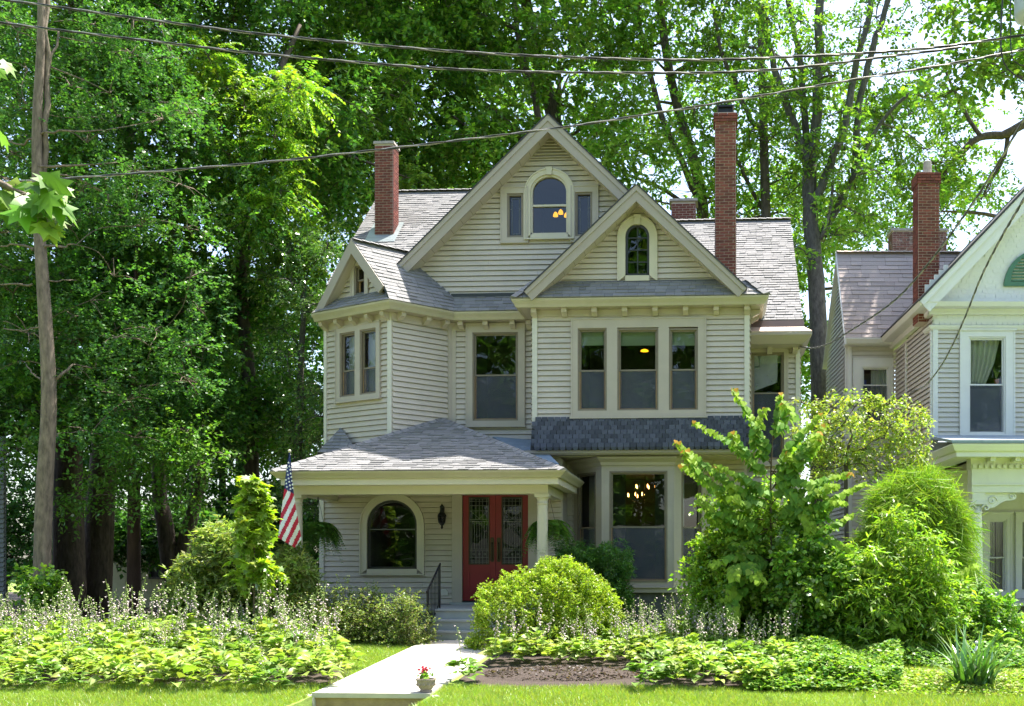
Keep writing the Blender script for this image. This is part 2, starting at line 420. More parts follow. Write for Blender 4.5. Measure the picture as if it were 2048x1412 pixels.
def offset_path(path, o):
    P = [Vector((p[0], p[1], 0)) for p in path]; out = []; n = len(P)
    for i in range(n):
        d0 = (P[i] - P[i - 1]).normalized() if i > 0 else (P[1] - P[0]).normalized()
        d1 = (P[i + 1] - P[i]).normalized() if i < n - 1 else d0
        n0, n1 = Vector((d0.y, -d0.x, 0)), Vector((d1.y, -d1.x, 0)); mi = n0 + n1; mi = mi / max(.3, mi.dot(n0))
        out.append(P[i] + mi * o)
    return out

SH_LEFT = [300]                              # shingles still allowed as parts of their own
GREYS = [(.215, .209, .203), (.23, .222, .216), (.20, .195, .19), (.24, .231, .224), (.185, .18, .177), (.22, .213, .207)]
BROWNS = [(.45, .375, .335), (.49, .40, .355), (.41, .34, .305), (.46, .38, .34)]
def shingle_roof(poly3, e, parent, ex=.125, tabs=(.13, .30), cols=GREYS, parts=False, rng=None, name='roof', m='shingle', thick=.05, deck_m='deck'):
    """planar convex roof polygon; e = direction of the courses. A deck slab with every shingle tab on it"""
    rng = rng or random.Random(len(poly3) * 13 + int(abs(poly3[0][0]) * 100))
    P = [Vector(p) for p in poly3]; e = Vector(e).normalized()
    nrm = (P[1] - P[0]).cross(P[2] - P[0]).normalized()
    if nrm.z < 0: nrm = -nrm
    s = nrm.cross(e).normalized()
    if s.z < 0: s = -s
    o = min(P, key=lambda p: (p - P[0]).dot(s))
    q = [((p - o).dot(e), (p - o).dot(s)) for p in P]
    V, F = prism_vf(P, [p - nrm * thick for p in P]); deck = build(name, V, F, deck_m, parent)
    bulk = MB(); vmax = max(v for _, v in q); k = 0
    while k * ex < vmax - .01:
        a, b = k * ex, (k + 1) * ex; k += 1
        band = clip(clip(q, 0, -1, -a), 0, 1, b + .0)
        if len(band) < 3: continue
        u = min(p[0] for p in band) - rng.uniform(0, .2); um = max(p[0] for p in band)
        while u < um:
            w = rng.uniform(*tabs); t = rng.choice([.012, .014, .022, .024])
            pc = clip(clip(band, 1, 0, u + w - .006), -1, 0, -u)
            if len(pc) >= 3:
                g = rng.uniform(.90, 1.08); cc = rng.choice(cols); cc = tuple(c * g for c in cc)
                zoff = lambda v: t - (t - .005) * (v - a) / ex
                Vt, Ft = prism_vf([o + e * x + s * y + nrm * zoff(y) for x, y in pc], [o + e * x + s * y - nrm * .004 for x, y in pc])
                ar = abs(sum(pc[i][0] * pc[(i + 1) % len(pc)][1] - pc[(i + 1) % len(pc)][0] * pc[i][1] for i in range(len(pc)))) / 2
                if parts and SH_LEFT[0] > 0 and ar > .012:
                    SH_LEFT[0] -= 1
                    build('shingle', Vt, Ft, m, deck, tint=np.tile(cc, (len(Vt), 1)))
                else: bulk.add(Vt, Ft, cc)
            u += w
    if bulk.n: bulk.build('shingle_rows', m, deck, kind='stuff')
    return deck
def cap_row(p, q, parent, w=.15, seed=1, cols=GREYS):         # ridge / hip cap shingles
    rng = random.Random(seed); p, q = Vector(p), Vector(q); d = (q - p); L = d.length; d.normalize()
    sd = d.cross(Vector((0, 0, 1))).normalized(); up = sd.cross(d).normalized(); mb = MB(); n = max(2, int(L / .2))
    for i in range(n):
        a, b = p + d * (L * i / n), p + d * (L * (i + 1.12) / n); g = rng.uniform(.85, 1.12); c = tuple(x * g for x in rng.choice(cols))
        h0, h1 = .045, .03
        V = [a - sd * w - up * .02, a + up * h0, a + sd * w - up * .02, b - sd * w - up * .035, b + up * h1, b + sd * w - up * .035]
        mb.add(V, [(0, 1, 4, 3), (1, 2, 5, 4), (0, 2, 1)], c)
    mb.build('ridge_cap', 'shingle', parent)

BRICK_ME = {}
def brick_mesh(l, h, dpt, m):
    key = (round(l, 3), round(h, 3), round(dpt, 3), m)
    if key not in BRICK_ME:
        r = random.Random(1); j = lambda: r.uniform(-.002, .002)
        me = bpy.data.meshes.new('brick')
        me.from_pydata([(x + j(), y + j(), z + j()) for x, y, z in box_v(-l / 2, l / 2, -dpt / 2, dpt / 2, -h / 2, h / 2)], [], BOXF)
        me.materials.append(M_(m)); me.update(); BRICK_ME[key] = me
    return BRICK_ME[key]
def chimney(name, parent, cx, cy, w, d, z0, z1, faces, rot=0.0, m='brick', mass='brick_mass', course=.068, cap=True, label=None, as_parts=True, corbel=0, soot=0):
    """mortar core, every brick of the faces that show as an object, the others joined"""
    R = Matrix.Rotation(rot, 3, 'Z'); C = Vector((cx, cy, 0))
    core = [C + R @ Vector(v) for v in box_v(-w / 2, w / 2, -d / 2, d / 2, z0, z1)]
    ch = build(name, core, BOXF, 'mortar', parent)
    if label: ch['label'] = label
    bulk = MB(); n = int((z1 - z0) / course); bl = .205; rng = random.Random(int(abs(cx) * 77))
    sides = {'front': (Vector((0, -1, 0)), w, d / 2), 'back': (Vector((0, 1, 0)), w, d / 2), 'right': (Vector((1, 0, 0)), d, w / 2), 'left': (Vector((-1, 0, 0)), d, w / 2)}
    for fn, (nv, wid, dist) in sides.items():
        tv = Vector((-nv.y, nv.x, 0)); ry = math.atan2(tv.y, tv.x)
        for k in range(n):
            zc = z0 + (k + .5) * course; grow = .03 if corbel and k >= n - corbel else 0.0
            ww = wid + 2 * grow
            x = -ww / 2 + (0 if (k + (fn in ('left', 'right'))) % 2 == 0 else -bl / 2)
            while x < ww / 2 - .02:
                a, b = max(x, -ww / 2), min(x + bl, ww / 2)
                if b - a > .03:
                    l = round((b - a - .016) / .01) * .01; c = C + R @ (nv * (dist + grow - .012) + tv * ((a + b) / 2)) + Vector((0, 0, zc))
                    if fn in faces and as_parts:
                        o = place('brick', brick_mesh(l, course - .016, .05, m), ch, c, (rng.uniform(-.02, .02), 0, ry + rot + rng.uniform(-.012, .012)))
                    else:
                        Rz = Matrix.Rotation(ry + rot, 3, 'Z')
                        bulk.add([c + Rz @ Vector(v) for v in box_v(-l / 2, l / 2, -.025, .025, -(course - .016) / 2, (course - .016) / 2)], BOXF)
                x += bl
    if bulk.n: bulk.build('brick_rows', mass if m != 'brick_old' else m, ch, kind='stuff')
    if cap:
        g = .035 if cap is True else cap
        V, F = prism_vf(*[[C + R @ Vector((sx * (w / 2 + gg), sy * (d / 2 + gg), 0)) + Vector((0, 0, zz)) for sx, sy in ((-1, -1), (1, -1), (1, 1), (-1, 1))] for gg, zz in ((g, z1 + .07), (g + .01, z1))])
        build('chimney_cap', V, F, 'cap_stone', ch)
    return ch

# ------------------------------------------------------------------ window units
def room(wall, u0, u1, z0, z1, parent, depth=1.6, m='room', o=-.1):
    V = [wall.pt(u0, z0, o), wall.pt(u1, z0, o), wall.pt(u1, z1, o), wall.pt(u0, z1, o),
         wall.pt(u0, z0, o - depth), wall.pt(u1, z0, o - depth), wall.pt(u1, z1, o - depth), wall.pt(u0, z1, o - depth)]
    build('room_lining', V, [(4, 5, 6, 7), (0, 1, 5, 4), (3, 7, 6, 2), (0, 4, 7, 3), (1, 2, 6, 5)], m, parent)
def frame_mb(wall, r, t, o0, o1, mb=None):
    u0, u1, z0, z1 = r; mb = mb or MB()
    mb.add(*wall.box(u0, u1, z1 - t, z1, o0, o1)); mb.add(*wall.box(u0, u1, z0, z0 + t, o0, o1))
    mb.add(*wall.box(u0, u0 + t, z0 + t, z1 - t, o0, o1)); mb.add(*wall.box(u1 - t, u1, z0 + t, z1 - t, o0, o1))
    return mb
def curtain(wall, u0, u1, z0, z1, o, parent, m='curtain', waves=5, amp=.03, taper=0.0):
    V = []; F = []; n = waves * 6
    for j, z in enumerate((z0, (z0 + z1) / 2, z1)):
        for i in range(n + 1):
            t = i / n; sh = taper * (1 - j / 2) ** 1.5
            V.append(wall.pt(u0 + (u1 - u0) * t * (1 - sh), z, o + amp * math.sin(t * waves * 2 * math.pi)))
    for j in range(2):
        for i in range(n):
            a = j * (n + 1) + i; F.append((a, a + 1, a + n + 2, a + n + 1))
    return build('curtain', V, F, m, parent, smooth=True)
def window_unit(wall, outer, opens, meet, parent, cas='trim', sash='sash', inner='sash_wood', screen=True, blind=0.0, sill=True,
                curt=None, head=True, depth=1.6, o_face=.055, glass='glass', label=None, room_m='room', lower='screen', bars=False):
    """outer casing rectangle, a row of openings, sashes meeting at height 'meet'"""
    mb = MB(); u0, u1, z0, z1 = outer; oz0 = opens[0][2]; oz1 = opens[0][3]
    mb.add(*wall.box(u0, u1, oz1, z1, -.05, o_face)); mb.add(*wall.box(u0, u1, z0, oz0, -.05, o_face))
    xs = [u0] + [v for r in opens for v in (r[0], r[1])] + [u1]
    for a, b in zip(xs[0::2], xs[1::2]): mb.add(*wall.box(a, b, oz0, oz1, -.05, o_face))
    w = mb.build('window', cas, parent)
    if label: w['label'] = label
    rim = frame_mb(wall, (u0 - .018, u1 + .018, z0 - .018, z1 + .018), .03, -.02, o_face + .014); rim.build('casing_bead', cas, w)
    if sill: MB().add(*wall.box(u0 - .04, u1 + .04, z0 - .035, z0 + .004, -.02, o_face + .05)).build('sill', cas, w)
    if head: MB().add(*wall.box(u0 - .05, u1 + .05, z1 + .014, z1 + .05, -.02, o_face + .045)).build('head_trim', cas, w)
    for r in opens:
        a, b, c, d = r
        frame_mb(wall, r, .035, -.09, .03).build('jamb', sash, w)
        up = (a + .035, b - .035, meet - .02, d - .035); lo = (a + .035, b - .035, c + .035, meet + .022)
        frame_mb(wall, up, .035, -.055, -.02).build('upper_sash', sash, w)
        frame_mb(wall, lo, .038, -.095, -.06).build('lower_sash', inner, w)
        V = [wall.pt(up[0] + .03, up[2] + .03, -.04), wall.pt(up[1] - .03, up[2] + .03, -.04), wall.pt(up[1] - .03, up[3] - .03, -.04), wall.pt(up[0] + .03, up[3] - .03, -.04)]
        build('pane', V, [(0, 1, 2, 3)], glass, w)
        V = [wall.pt(lo[0] + .03, lo[2] + .03, -.078), wall.pt(lo[1] - .03, lo[2] + .03, -.078), wall.pt(lo[1] - .03, lo[3] - .03, -.078), wall.pt(lo[0] + .03, lo[3] - .03, -.078)]
        build('pane', V, [(0, 1, 2, 3)], glass, w)
        if screen:
            V = [wall.pt(a + .035, c + .035, -.03), wall.pt(b - .035, c + .035, -.03), wall.pt(b - .035, meet, -.03), wall.pt(a + .035, meet, -.03)]
            build('insect_screen', V, [(0, 1, 2, 3)], lower, w)
            frame_mb(wall, (a + .035, b - .035, c + .035, meet), .014, -.036, -.024).build('screen_frame', inner, w)
        if blind:
            mbl = MB(); zz = d - .04
            while zz > d - blind:
                mbl.add(*wall.box(a + .05, b - .05, zz - .028, zz, -.16, -.15)); zz -= .03
            mbl.build('blind', 'blind', w)
        if curt:
            for f0, f1, mname in curt:
                curtain(wall, a + (b - a) * f0, a + (b - a) * f1, c + .05, d - .05, -.22, w, mname, waves=4)
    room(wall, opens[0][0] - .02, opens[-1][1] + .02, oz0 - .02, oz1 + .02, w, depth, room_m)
    return w
def arch_window(wall, cx, w, zb, zs, h, cw, parent, cas='cream', frame='sash_dark', glass='glass', key=True, meet=None, fw=.045, sill=True, muntins=0, depth=1.5, o_face=.06, label=None, screen=False):
    inn = outline(cx, w, zb, zs, h); out = outline(cx, w + cw, zb - cw * .8, zs, h + cw)
    mb = MB(); V, F = wall.ring(inn, out, -.05, o_face); mb.add(V, F)
    mb.add(*wall.box(cx - w, cx + w, zb - cw * .8, zb, -.05, o_face))
    win = mb.build('window', cas, parent)
    if label: win['label'] = label
    o2 = outline(cx, w + cw, zb - cw * .8, zs, h + cw); o3 = outline(cx, w + cw + .028, zb - cw * .8, zs, h + cw + .028)
    MB().add(*wall.ring(o2, o3, -.02, o_face + .018)).build('casing_bead', cas, win)
    i2 = outline(cx, w - fw, zb + fw, zs, h - fw); fm = MB(); fm.add(*wall.ring(i2, inn, -.10, .02)); fm.add(*wall.box(cx - w, cx + w, zb, zb + fw, -.10, .02))
    fm.build('frame', frame, win)
    build('pane', [wall.pt(u, z, -.05) for u, z in i2], [tuple(range(len(i2)))], glass, win)
    if meet: MB().add(*wall.box(cx - w + fw, cx + w - fw, meet - .022, meet + .022, -.075, .005)).build('meeting_rail', frame if frame != 'sash_dark' else 'sash_dark', win)
    if muntins:
        mm = MB(); mm.add(*wall.box(cx - .012, cx + .012, zb + fw, zs + h - fw, -.075, -.03))
        zt = zs
        for i in range(muntins):
            z = zb + fw + (zt - zb - fw) * (i + 1) / muntins
            mm.add(*wall.box(cx - w + fw, cx + w - fw, z - .012, z + .012, -.073, -.032))
        mm.build('muntin', frame, win)
    if key:
        kb = [(cx - .055, zs + h - .02), (cx + .055, zs + h - .02), (cx + .08, zs + h + cw + .05), (cx - .08, zs + h + cw + .05)]
        MB().add(*wall.prism(kb, -.02, o_face + .04)).build('keystone', cas, win)
    if sill: MB().add(*wall.box(cx - w - cw - .03, cx + w + cw + .03, zb - cw * .8 - .03, zb - cw * .8 - .002, -.02, o_face + .05)).build('sill', cas, win)
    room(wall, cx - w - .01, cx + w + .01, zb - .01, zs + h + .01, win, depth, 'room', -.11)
    return win

# ------------------------------------------------------------------ ground, path, street
YPF, YPB = 14.55, 20.38
pa, pb = G(613, 1397), G(851, 1284); pc, pd = G(853, 1397), G(1018, 1284)
def path_x(y, left=True):
    a, b = (pa, pb) if left else (pc, pd)
    return a.x + (b.x - a.x) * (y - a.y) / (b.y - a.y)
gx0, gx1 = path_x(YPF) + .01, path_x(YPF, False) - .01
YS = [-70, 2.0, 12.5, 13.1, 14.0, YPF + .1, YPF + .12, 16, 18, 20.4, 30, 60, 120, 260]
XS = [-160, -60, -30, -15, gx0, gx0 + .005, gx1 - .005, gx1, 15, 30, 60, 160]; nX = len(XS)
V = [(x, y, (-.60 if (y <= 12.4 or (gx0 < x < gx1 and y < YPF + .11)) else gz(y))) for y in YS for x in XS]
F = [(j * nX + i, j * nX + i + 1, (j + 1) * nX + i + 1, (j + 1) * nX + i) for j in range(len(YS) - 1) for i in range(nX - 1)]
ground = build('ground', V, F, 'turf', kind='structure')
build('road', box_v(-60, 60, 1.0, 9.2, -.75, -.588), BOXF, 'asphalt', kind='structure')
sw = build('pavement', box_v(-60, 60, 10.6, 12.45, -.66, -.560), BOXF, 'concrete', kind='structure')
build('kerb', box_v(-60, 60, 9.2, 9.38, -.70, -.48), BOXF, 'concrete', kind='structure')
path = empty('garden_path', ((pa.x + pc.x) / 2, 17.5, gz(17.5)), kind='structure')
ny = 5; gap = .022
for k in range(ny):
    y0 = YPF + (YPB - YPF) * k / ny; y1 = YPF + (YPB - YPF) * (k + 1) / ny - gap
    top = [(path_x(y0), y0, gz(y0) + .035), (path_x(y0, False), y0, gz(y0) + .035), (path_x(y1, False), y1, gz(y1) + .035), (path_x(y1), y1, gz(y1) + .035)]
    V, F = prism_vf(top, [(x, y, z - .09) for x, y, z in top]); build('path_slab', V, F, 'concrete', path)
x0, x1 = path_x(YPF), path_x(YPF, False)
step = empty('street_step', ((x0 + x1) / 2, YPF, -.6), 'tan stone step at the street end of the white garden path', 'step')
build('riser', box_v(x0 + .02, x1 - .02, YPF - .02, YPF + .09, -.6, gz(YPF) - .035), BOXF, 'stone_tan', step)
build('nosing', box_v(x0 - .01, x1 + .01, YPF - .05, YPF - .004, gz(YPF) - .03, gz(YPF) + .038), BOXF, 'concrete', step)
for sx in (x0 - .07, x1 + .07):
    V, F = lathe_vf([(.105, -.5), (.105, -.06), (.09, -.01), (.05, .012), (.004, .018)], (sx, YPF - .02, gz(YPF) + .0), 12)
    build('kerb_end', V, F, 'concrete', step, smooth=True)

# ------------------------------------------------------------------ the house: plan and heights
house = empty('house', (-3.4, 25.5, 0), 'tall cream clapboard house with grey shingle roofs and brick chimneys', 'house')
YB, YM, YP1 = 23.4, 24.5, 23.6
P = W(785, 800, YB); Lc = W(650, 800, 24.45); Mc = W(903, 800, YM); BL = W(1065, 700, YB); BR = W(1499, 700, YB)
ZE = W(1275, 594, 23.02).z                     # eave height (gutter top), second storey
WL = Wall(Lc, P); WM2 = Wall(P, Mc); WM = Wall(Mc, (BL.x, YM)); WB = Wall(BL, BR)
WRW = Wall((BR.x, 24.9), W(1600, 700, 24.9))
XF = 30.0
def fw(Y): return Wall((-XF, Y), (XF, Y))     # frontal plane; u = x + XF
def fp(px, py, Y): q = W(px, py, Y); return (q.x + XF, q.z)
ZWT = ZE - .17                                # top of the walls under the soffit

# --- second storey walls
zlo = 3.75
r_lw = WL.rect(675, 650, 762, 800)
lw_open = [WL.rect(683, 668, 713, 796), WL.rect(723, 668, 755, 796)]
for i, r in enumerate(lw_open): lw_open[i] = (r[0], r[1], r_lw[2] + .10, r_lw[3] - .13)
siding(WL, [(0, zlo), (WL.len, zlo), (WL.len, ZWT), (0, ZWT)], [rect_hole((lw_open[0][0], lw_open[1][1], lw_open[0][2], lw_open[0][3]))], house)
window_unit(WL, r_lw, lw_open, WL.uv(718, 738)[1], house, curt=[(0.05, .45, 'curtain')], head=False)
siding(WM2, [(0, zlo), (WM2.len, zlo), (WM2.len, ZWT), (0, ZWT)], [], house)
r_m = WM.rect(934, 649, 1049, 852); o_m = WM.rect(946, 665, 1037, 842)
siding(WM, [(0, 4.1), (WM.len, 4.1), (WM.len, ZWT), (0, ZWT)], [rect_hole(o_m)], house)
window_unit(WM, r_m, [o_m], WM.uv(990, 750)[1], house, head=False)
zb0 = WB.uv(1280, 838)[1]
r_t = WB.rect(1144, 638, 1411, 834); o_t = [WB.rect(1156, 657, 1214, 822), WB.rect(1235, 657, 1317, 822), WB.rect(1338, 657, 1396, 822)]
siding(WB, [(0, zb0), (WB.len, zb0), (WB.len, ZWT), (0, ZWT)], [rect_hole((o_t[0][0], o_t[2][1], o_t[0][2], o_t[0][3]))], house)
window_unit(WB, r_t, o_t, WB.uv(1280, 740)[1], house, blind=.34, head=False, depth=2.2)
# bay returns and right wing
WBl = Wall((BL.x, YM), BL); WBr = Wall(BR, (BR.x, 24.9))
siding(WBl, [(0, 3.9), (WBl.len, 3.9), (WBl.len, ZWT), (0, ZWT)], [], house)
siding(WBr, [(0, 3.9), (WBr.len, 3.9), (WBr.len, ZWT), (0, ZWT)], [], house)
ZRW = W(1560, 667, 24.35).z
r_rw = WRW.rect(1500, 690, 1575, 930); r_rw = (0.03, r_rw[1], r_rw[2], r_rw[3]); o_rw = WRW.rect(1507, 705, 1568, 920); o_rw = (.09, o_rw[1], o_rw[2], o_rw[3])
siding(WRW, [(0, 1.0), (WRW.len, 1.0), (WRW.len, ZRW - .2), (0, ZRW - .2)], [rect_hole(o_rw)], house)
wrw = window_unit(WRW, r_rw, [o_rw], WRW.uv(1540, 786)[1], house, head=False, blind=.22)
zz = WRW.uv(1540, 786)[1]
V = [WRW.pt(o_rw[0] + .05 + .55 * t, o_rw[3] - .06 - (o_rw[3] - zz - .1) * s * (1 - .25 * t), -.025 - .05 * math.sin(5 * t + 3 * s) * .4) for s in (0, .33, .66, 1) for t in (0, .25, .5, .75, 1)]
build('plastic_sheet', V, [(j * 5 + i, j * 5 + i + 1, j * 5 + i + 6, j * 5 + i + 5) for j in range(3) for i in range(4)], 'plastic_film', wrw, smooth=True)

# --- corner boards
def corner(wall, u, z0, z1, w=.10, m='trim_light', o=.045):
    MB().add(*wall.box(u - w / 2, u + w / 2, z0, z1, -.01, o)).build('corner_board', m, house)
corner(WL, WL.len - .06, zlo, ZWT, .115); corner(WL, .05, zlo, ZWT, .09); corner(WM2, WM2.len - .06, zlo + .5, ZWT, .10, 'trim')
corner(WM, .06, 4.3, ZWT, .10, 'trim', .04)
corner(WB, .055, zb0 - .32, ZWT, .11); corner(WB, WB.len - .055, zb0, ZWT, .11)
corner(WRW, WRW.len - .05, 1.0, ZRW - .2, .10)
corner(WBr, WBr.len * .5, 3.9, ZWT, .12, 'trim', .03)

# --- eaves: gutters, soffits, brackets
gut = [(.24, -.17), (.31, -.17), (.34, -.11), (.39, -.04), (.40, 0), (.24, 0)]
sof = [(-.02, -.165), (.25, -.165), (.25, -.135), (-.02, -.135)]
lp = [Lc, P, Mc, Vector((BL.x, YM, 0))]; bp_ = [Vector((BL.x, YM - .1, 0)), BL, BR, Vector((BR.x, 25.1, 0))]
for pth in (lp, bp_):
    sweep(pth, ZE, gut, 'gutter', 'gutter', house); sweep(pth, ZE, sof, 'soffit', 'trim', house)
    sweep(pth, ZE - .17, [(-.01, -.14), (.035, -.14), (.035, 0), (-.01, 0)], 'frieze_board', 'trim', house)
BRP = [(0, 0), (.20, 0), (.20, -.05), (.18, -.09), (.13, -.105), (.09, -.13), (.05, -.16), (0, -.16)]
brk = {}
def bracket(wall, u, z, parent=None, w=.115):
    key = 'b'
    if key not in brk:
        Vl = [(-w / 2, -o, h) for o, h in BRP]; Vr = [(w / 2, -o, h) for o, h in BRP]
        V, F = prism_vf(Vl, Vr); me = bpy.data.meshes.new('bracket'); me.from_pydata(V, [], F); me.materials.append(M_('trim')); me.update(); brk[key] = me
    place('bracket', brk[key], parent or house, wall.pt(u, z, .036), (0, 0, math.atan2(wall.d.y, wall.d.x)))
for w_, us in ((WB, [.06 + (WB.len - .12) * i / 7 for i in range(8)]), (WL, [.1 + (WL.len - .2) * i / 4 for i in range(5)]),
               (WM2, [.15, WM2.len * .52, WM2.len - .25]), (WM, [.25, WM.len * .4, WM.len * .7, WM.len - .25])):
    for u in us: bracket(w_, u, ZE - .17)
for u in (WRW.len * .42, WRW.len - .12): bracket(WRW, u, ZRW - .2)
for u in (.25, .8): bracket(WBr, u, ZE - .17)

# --- pent roofs above the eaves
def pent(pth, i, o0=.38, o1=-.02, zi=None, ext=(0, 0), parts=False):
    outer = offset_path(pth, o0); inner = offset_path(pth, o1)
    zi = ZE + .46 if zi is None else zi
    a, b = outer[i].copy(), outer[i + 1].copy(); c, d = inner[i + 1].copy(), inner[i].copy()
    for v in (a, b): v.z = ZE + .015
    for v in (c, d): v.z = zi
    return shingle_roof([a, b, c, d], b - a, house, name='pent_roof', parts=parts)
pent(bp_, 1); pent(bp_, 0); pent(bp_, 2); pent(lp, 0, zi=ZE + .40); pent(lp, 2)
ob = offset_path(bp_, .38); ib = offset_path(bp_, -.02)
cap_row((ob[2].x, ob[2].y, ZE + .03), (ib[2].x, ib[2].y, ZE + .48), house, .13, 3)
cap_row((ob[1].x, ob[1].y, ZE + .03), (ib[1].x, ib[1].y, ZE + .48), house, .13, 4)

# --- gables
def gable(Yr, Yw, peak, left, right, wid, back, wall_poly, holes, nm_siding=True, rake_m='rake'):
    w = fw(Yr)
    for side, e in ((-1, left), (1, right)):
        s = Vector((peak[0] - e[0], peak[1] - e[1])); s.normalize(); pr = Vector((s.y, -s.x)) if side < 0 else Vector((-s.y, s.x))
        cosv = abs(s.x); ik = (peak[0], peak[1] - wid / cosv); ie = (e[0] + pr.x * wid, e[1] + pr.y * wid)
        MB().add(*w.prism([e, peak, ik, ie] if side < 0 else [peak, e, ie, ik], -.03, .03)).build('rake_board', rake_m, house)
        k2 = .35; im = (peak[0], peak[1] - wid * k2 / cosv); ime = (e[0] + pr.x * wid * k2, e[1] + pr.y * wid * k2)
        MB().add(*w.prism([e, peak, im, ime] if side < 0 else [peak, e, ime, im], .03, .055)).build('rake_moulding', rake_m, house)
        # soffit under the overhang, roof slab above
        sk = .045; a0 = (e[0] + pr.x * (wid - sk), e[1] + pr.y * (wid - sk)); a1 = (peak[0], peak[1] - (wid - sk) / cosv)
        pts = [Vector((a0[0] - XF, Yr + .02, a0[1])), Vector((a1[0] - XF, Yr + .02, a1[1])), Vector((a1[0] - XF, Yw + .05, a1[1])), Vector((a0[0] - XF, Yw + .05, a0[1]))]
        dn = Vector((0, 0, -.03)); V, F = prism_vf(pts, [p + dn for p in pts]); build('rake_soffit', V, F, 'trim', house)
        # soffit seams
        sm = MB(); L_ = (pts[1] - pts[0]).length; nn = int(L_ / .3); dd = (pts[1] - pts[0]) / L_
        for q in range(1, nn):
            c = pts[0] + dd * (L_ * q / nn) + Vector((0, 0, -.034)); sm.add([c - dd * .006 + Vector((0, .03, 0)), c + dd * .006 + Vector((0, .03, 0)), c + dd * .006 + Vector((0, Yw - Yr - .06, 0)), c - dd * .006 + Vector((0, Yw - Yr - .06, 0))], [(0, 1, 2, 3)])
        if sm.n: sm.build('soffit_seams', 'sash', house, kind='stuff')
        t0 = Vector((e[0] - XF, Yr - .07, e[1])); t1 = Vector((peak[0] - XF, Yr - .07, peak[1])); up = Vector((-pr.x, 0, -pr.y)) * .028
        q = [t0, t1, t1 + Vector((0, back - Yr, 0)), t0 + Vector((0, back - Yr, 0))]
        V, F = prism_vf([p + up for p in q], q); build('gable_roof', V, F, 'deck', house)
    if nm_siding: siding(fw(Yw), wall_poly, holes, house)
# large gable
Yg, Yw = 24.08, 24.5
gp, gl = fp(1096, 231, Yg), fp(789, 538, Yg); gr = (2 * gp[0] - gl[0], gl[1])
WG = fw(Yw); wp = fp(1096, 238, Yw)
hw = (gp[0] - gl[0]) * .98; zbot = ZE + .3
tri = [(wp[0] - (wp[1] - zbot) * hw / (gp[1] - gl[1]), zbot), (wp[0] + (wp[1] - zbot) * hw / (gp[1] - gl[1]), zbot), wp]
c_u = WG.uv(1099, 400)[0]
aw = (WG.uv(1137, 400)[0] - WG.uv(1062, 400)[0]) / 2; a_zb = WG.uv(1099, 470)[1]; a_zs = WG.uv(1099, 385)[1]; a_h = WG.uv(1099, 350)[1] - a_zs
s1 = WG.rect(1015, 388, 1047, 476); s2 = WG.rect(1151, 385, 1185, 474); s2 = (s2[0], s2[1], s1[2], s1[3])
sl1 = WG.rect(1003, 376, 1056, 486); sl2 = WG.rect(1143, 373, 1196, 484); sl2 = (sl2[0], sl2[1], sl1[2], sl1[3])
gable(Yg, Yw, gp, gl, gr, .27, 28.5, tri, [rect_hole(s1), rect_hole(s2), arch_hole(c_u, aw, a_zb, a_zs, a_h)])
def fixed_light(wall, outer, op, parent, glass='glass_reflective', lead=True):
    mb = MB(); u0, u1, z0, z1 = outer
    mb.add(*wall.box(u0, u1, op[3], z1, -.05, .055)); mb.add(*wall.box(u0, u1, z0, op[2], -.05, .055)); mb.add(*wall.box(u0, op[0], op[2], op[3], -.05, .055)); mb.add(*wall.box(op[1], u1, op[2], op[3], -.05, .055))
    w = mb.build('window', 'trim', parent); frame_mb(wall, (u0 - .015, u1 + .015, z0 - .015, z1 + .015), .028, -.02, .07).build('casing_bead', 'trim', w)
    frame_mb(wall, op, .05, -.08, .025).build('sash', 'sash', w)
    q = (op[0] + .045, op[1] - .045, op[2] + .045, op[3] - .045)
    build('pane', [wall.pt(q[0], q[2], -.04), wall.pt(q[1], q[2], -.04), wall.pt(q[1], q[3], -.04), wall.pt(q[0], q[3], -.04)], [(0, 1, 2, 3)], glass, w)
    if lead:
        i = .05; lm = frame_mb(wall, (q[0] + i, q[1] - i, q[2] + i, q[3] - i), .012, -.038, -.03)
        for z in (q[3] - i - .25,): lm.add(*wall.box(q[0] + .002, q[0] + i, z, z + .01, -.038, -.03)); lm.add(*wall.box(q[1] - i, q[1] - .002, z, z + .01, -.038, -.03))
        lm.build('lead_came', 'lead', w)
    room(wall, op[0] - .01, op[1] + .01, op[2] - .01, op[3] + .01, w, 1.0, 'room', -.09)
    return w
fixed_light(WG, sl1, s1, house); fixed_light(WG, sl2, s2, house)
arch_window(WG, c_u, aw, a_zb, a_zs, a_h, .11, house, cas='cream', frame='cream', glass='glass_reflective', meet=WG.uv(1099, 411)[1], fw=.045, depth=1.8)
# louvred vent under the peak
vz0 = WG.uv(1096, 318)[1]; vz1 = WG.uv(1096, 262)[1]; vhw = (WG.uv(1148, 318)[0] - WG.uv(1045, 318)[0]) / 2; vc = wp[0]
vent = MB().add(*WG.prism([(vc - vhw, vz0), (vc + vhw, vz0), (vc, vz1)], .02, .03)).build('gable_vent', 'sash', house)
nl = 9
for k in range(nl):
    z = vz0 + (vz1 - vz0) * (k + .15) / nl; z2 = z + (vz1 - vz0) * .75 / nl; h0 = vhw * (1 - (z - vz0) / (vz1 - vz0)); h1 = vhw * (1 - (z2 - vz0) / (vz1 - vz0))
    V = [WG.pt(vc - h0, z, .07), WG.pt(vc + h0, z, .07), WG.pt(vc + h1, z2, .035), WG.pt(vc - h1, z2, .035), WG.pt(vc - h0, z + .012, .075), WG.pt(vc + h0, z + .012, .075)]
    build('louvre_slat', V, [(0, 1, 5, 4), (4, 5, 2, 3)], 'trim', vent)
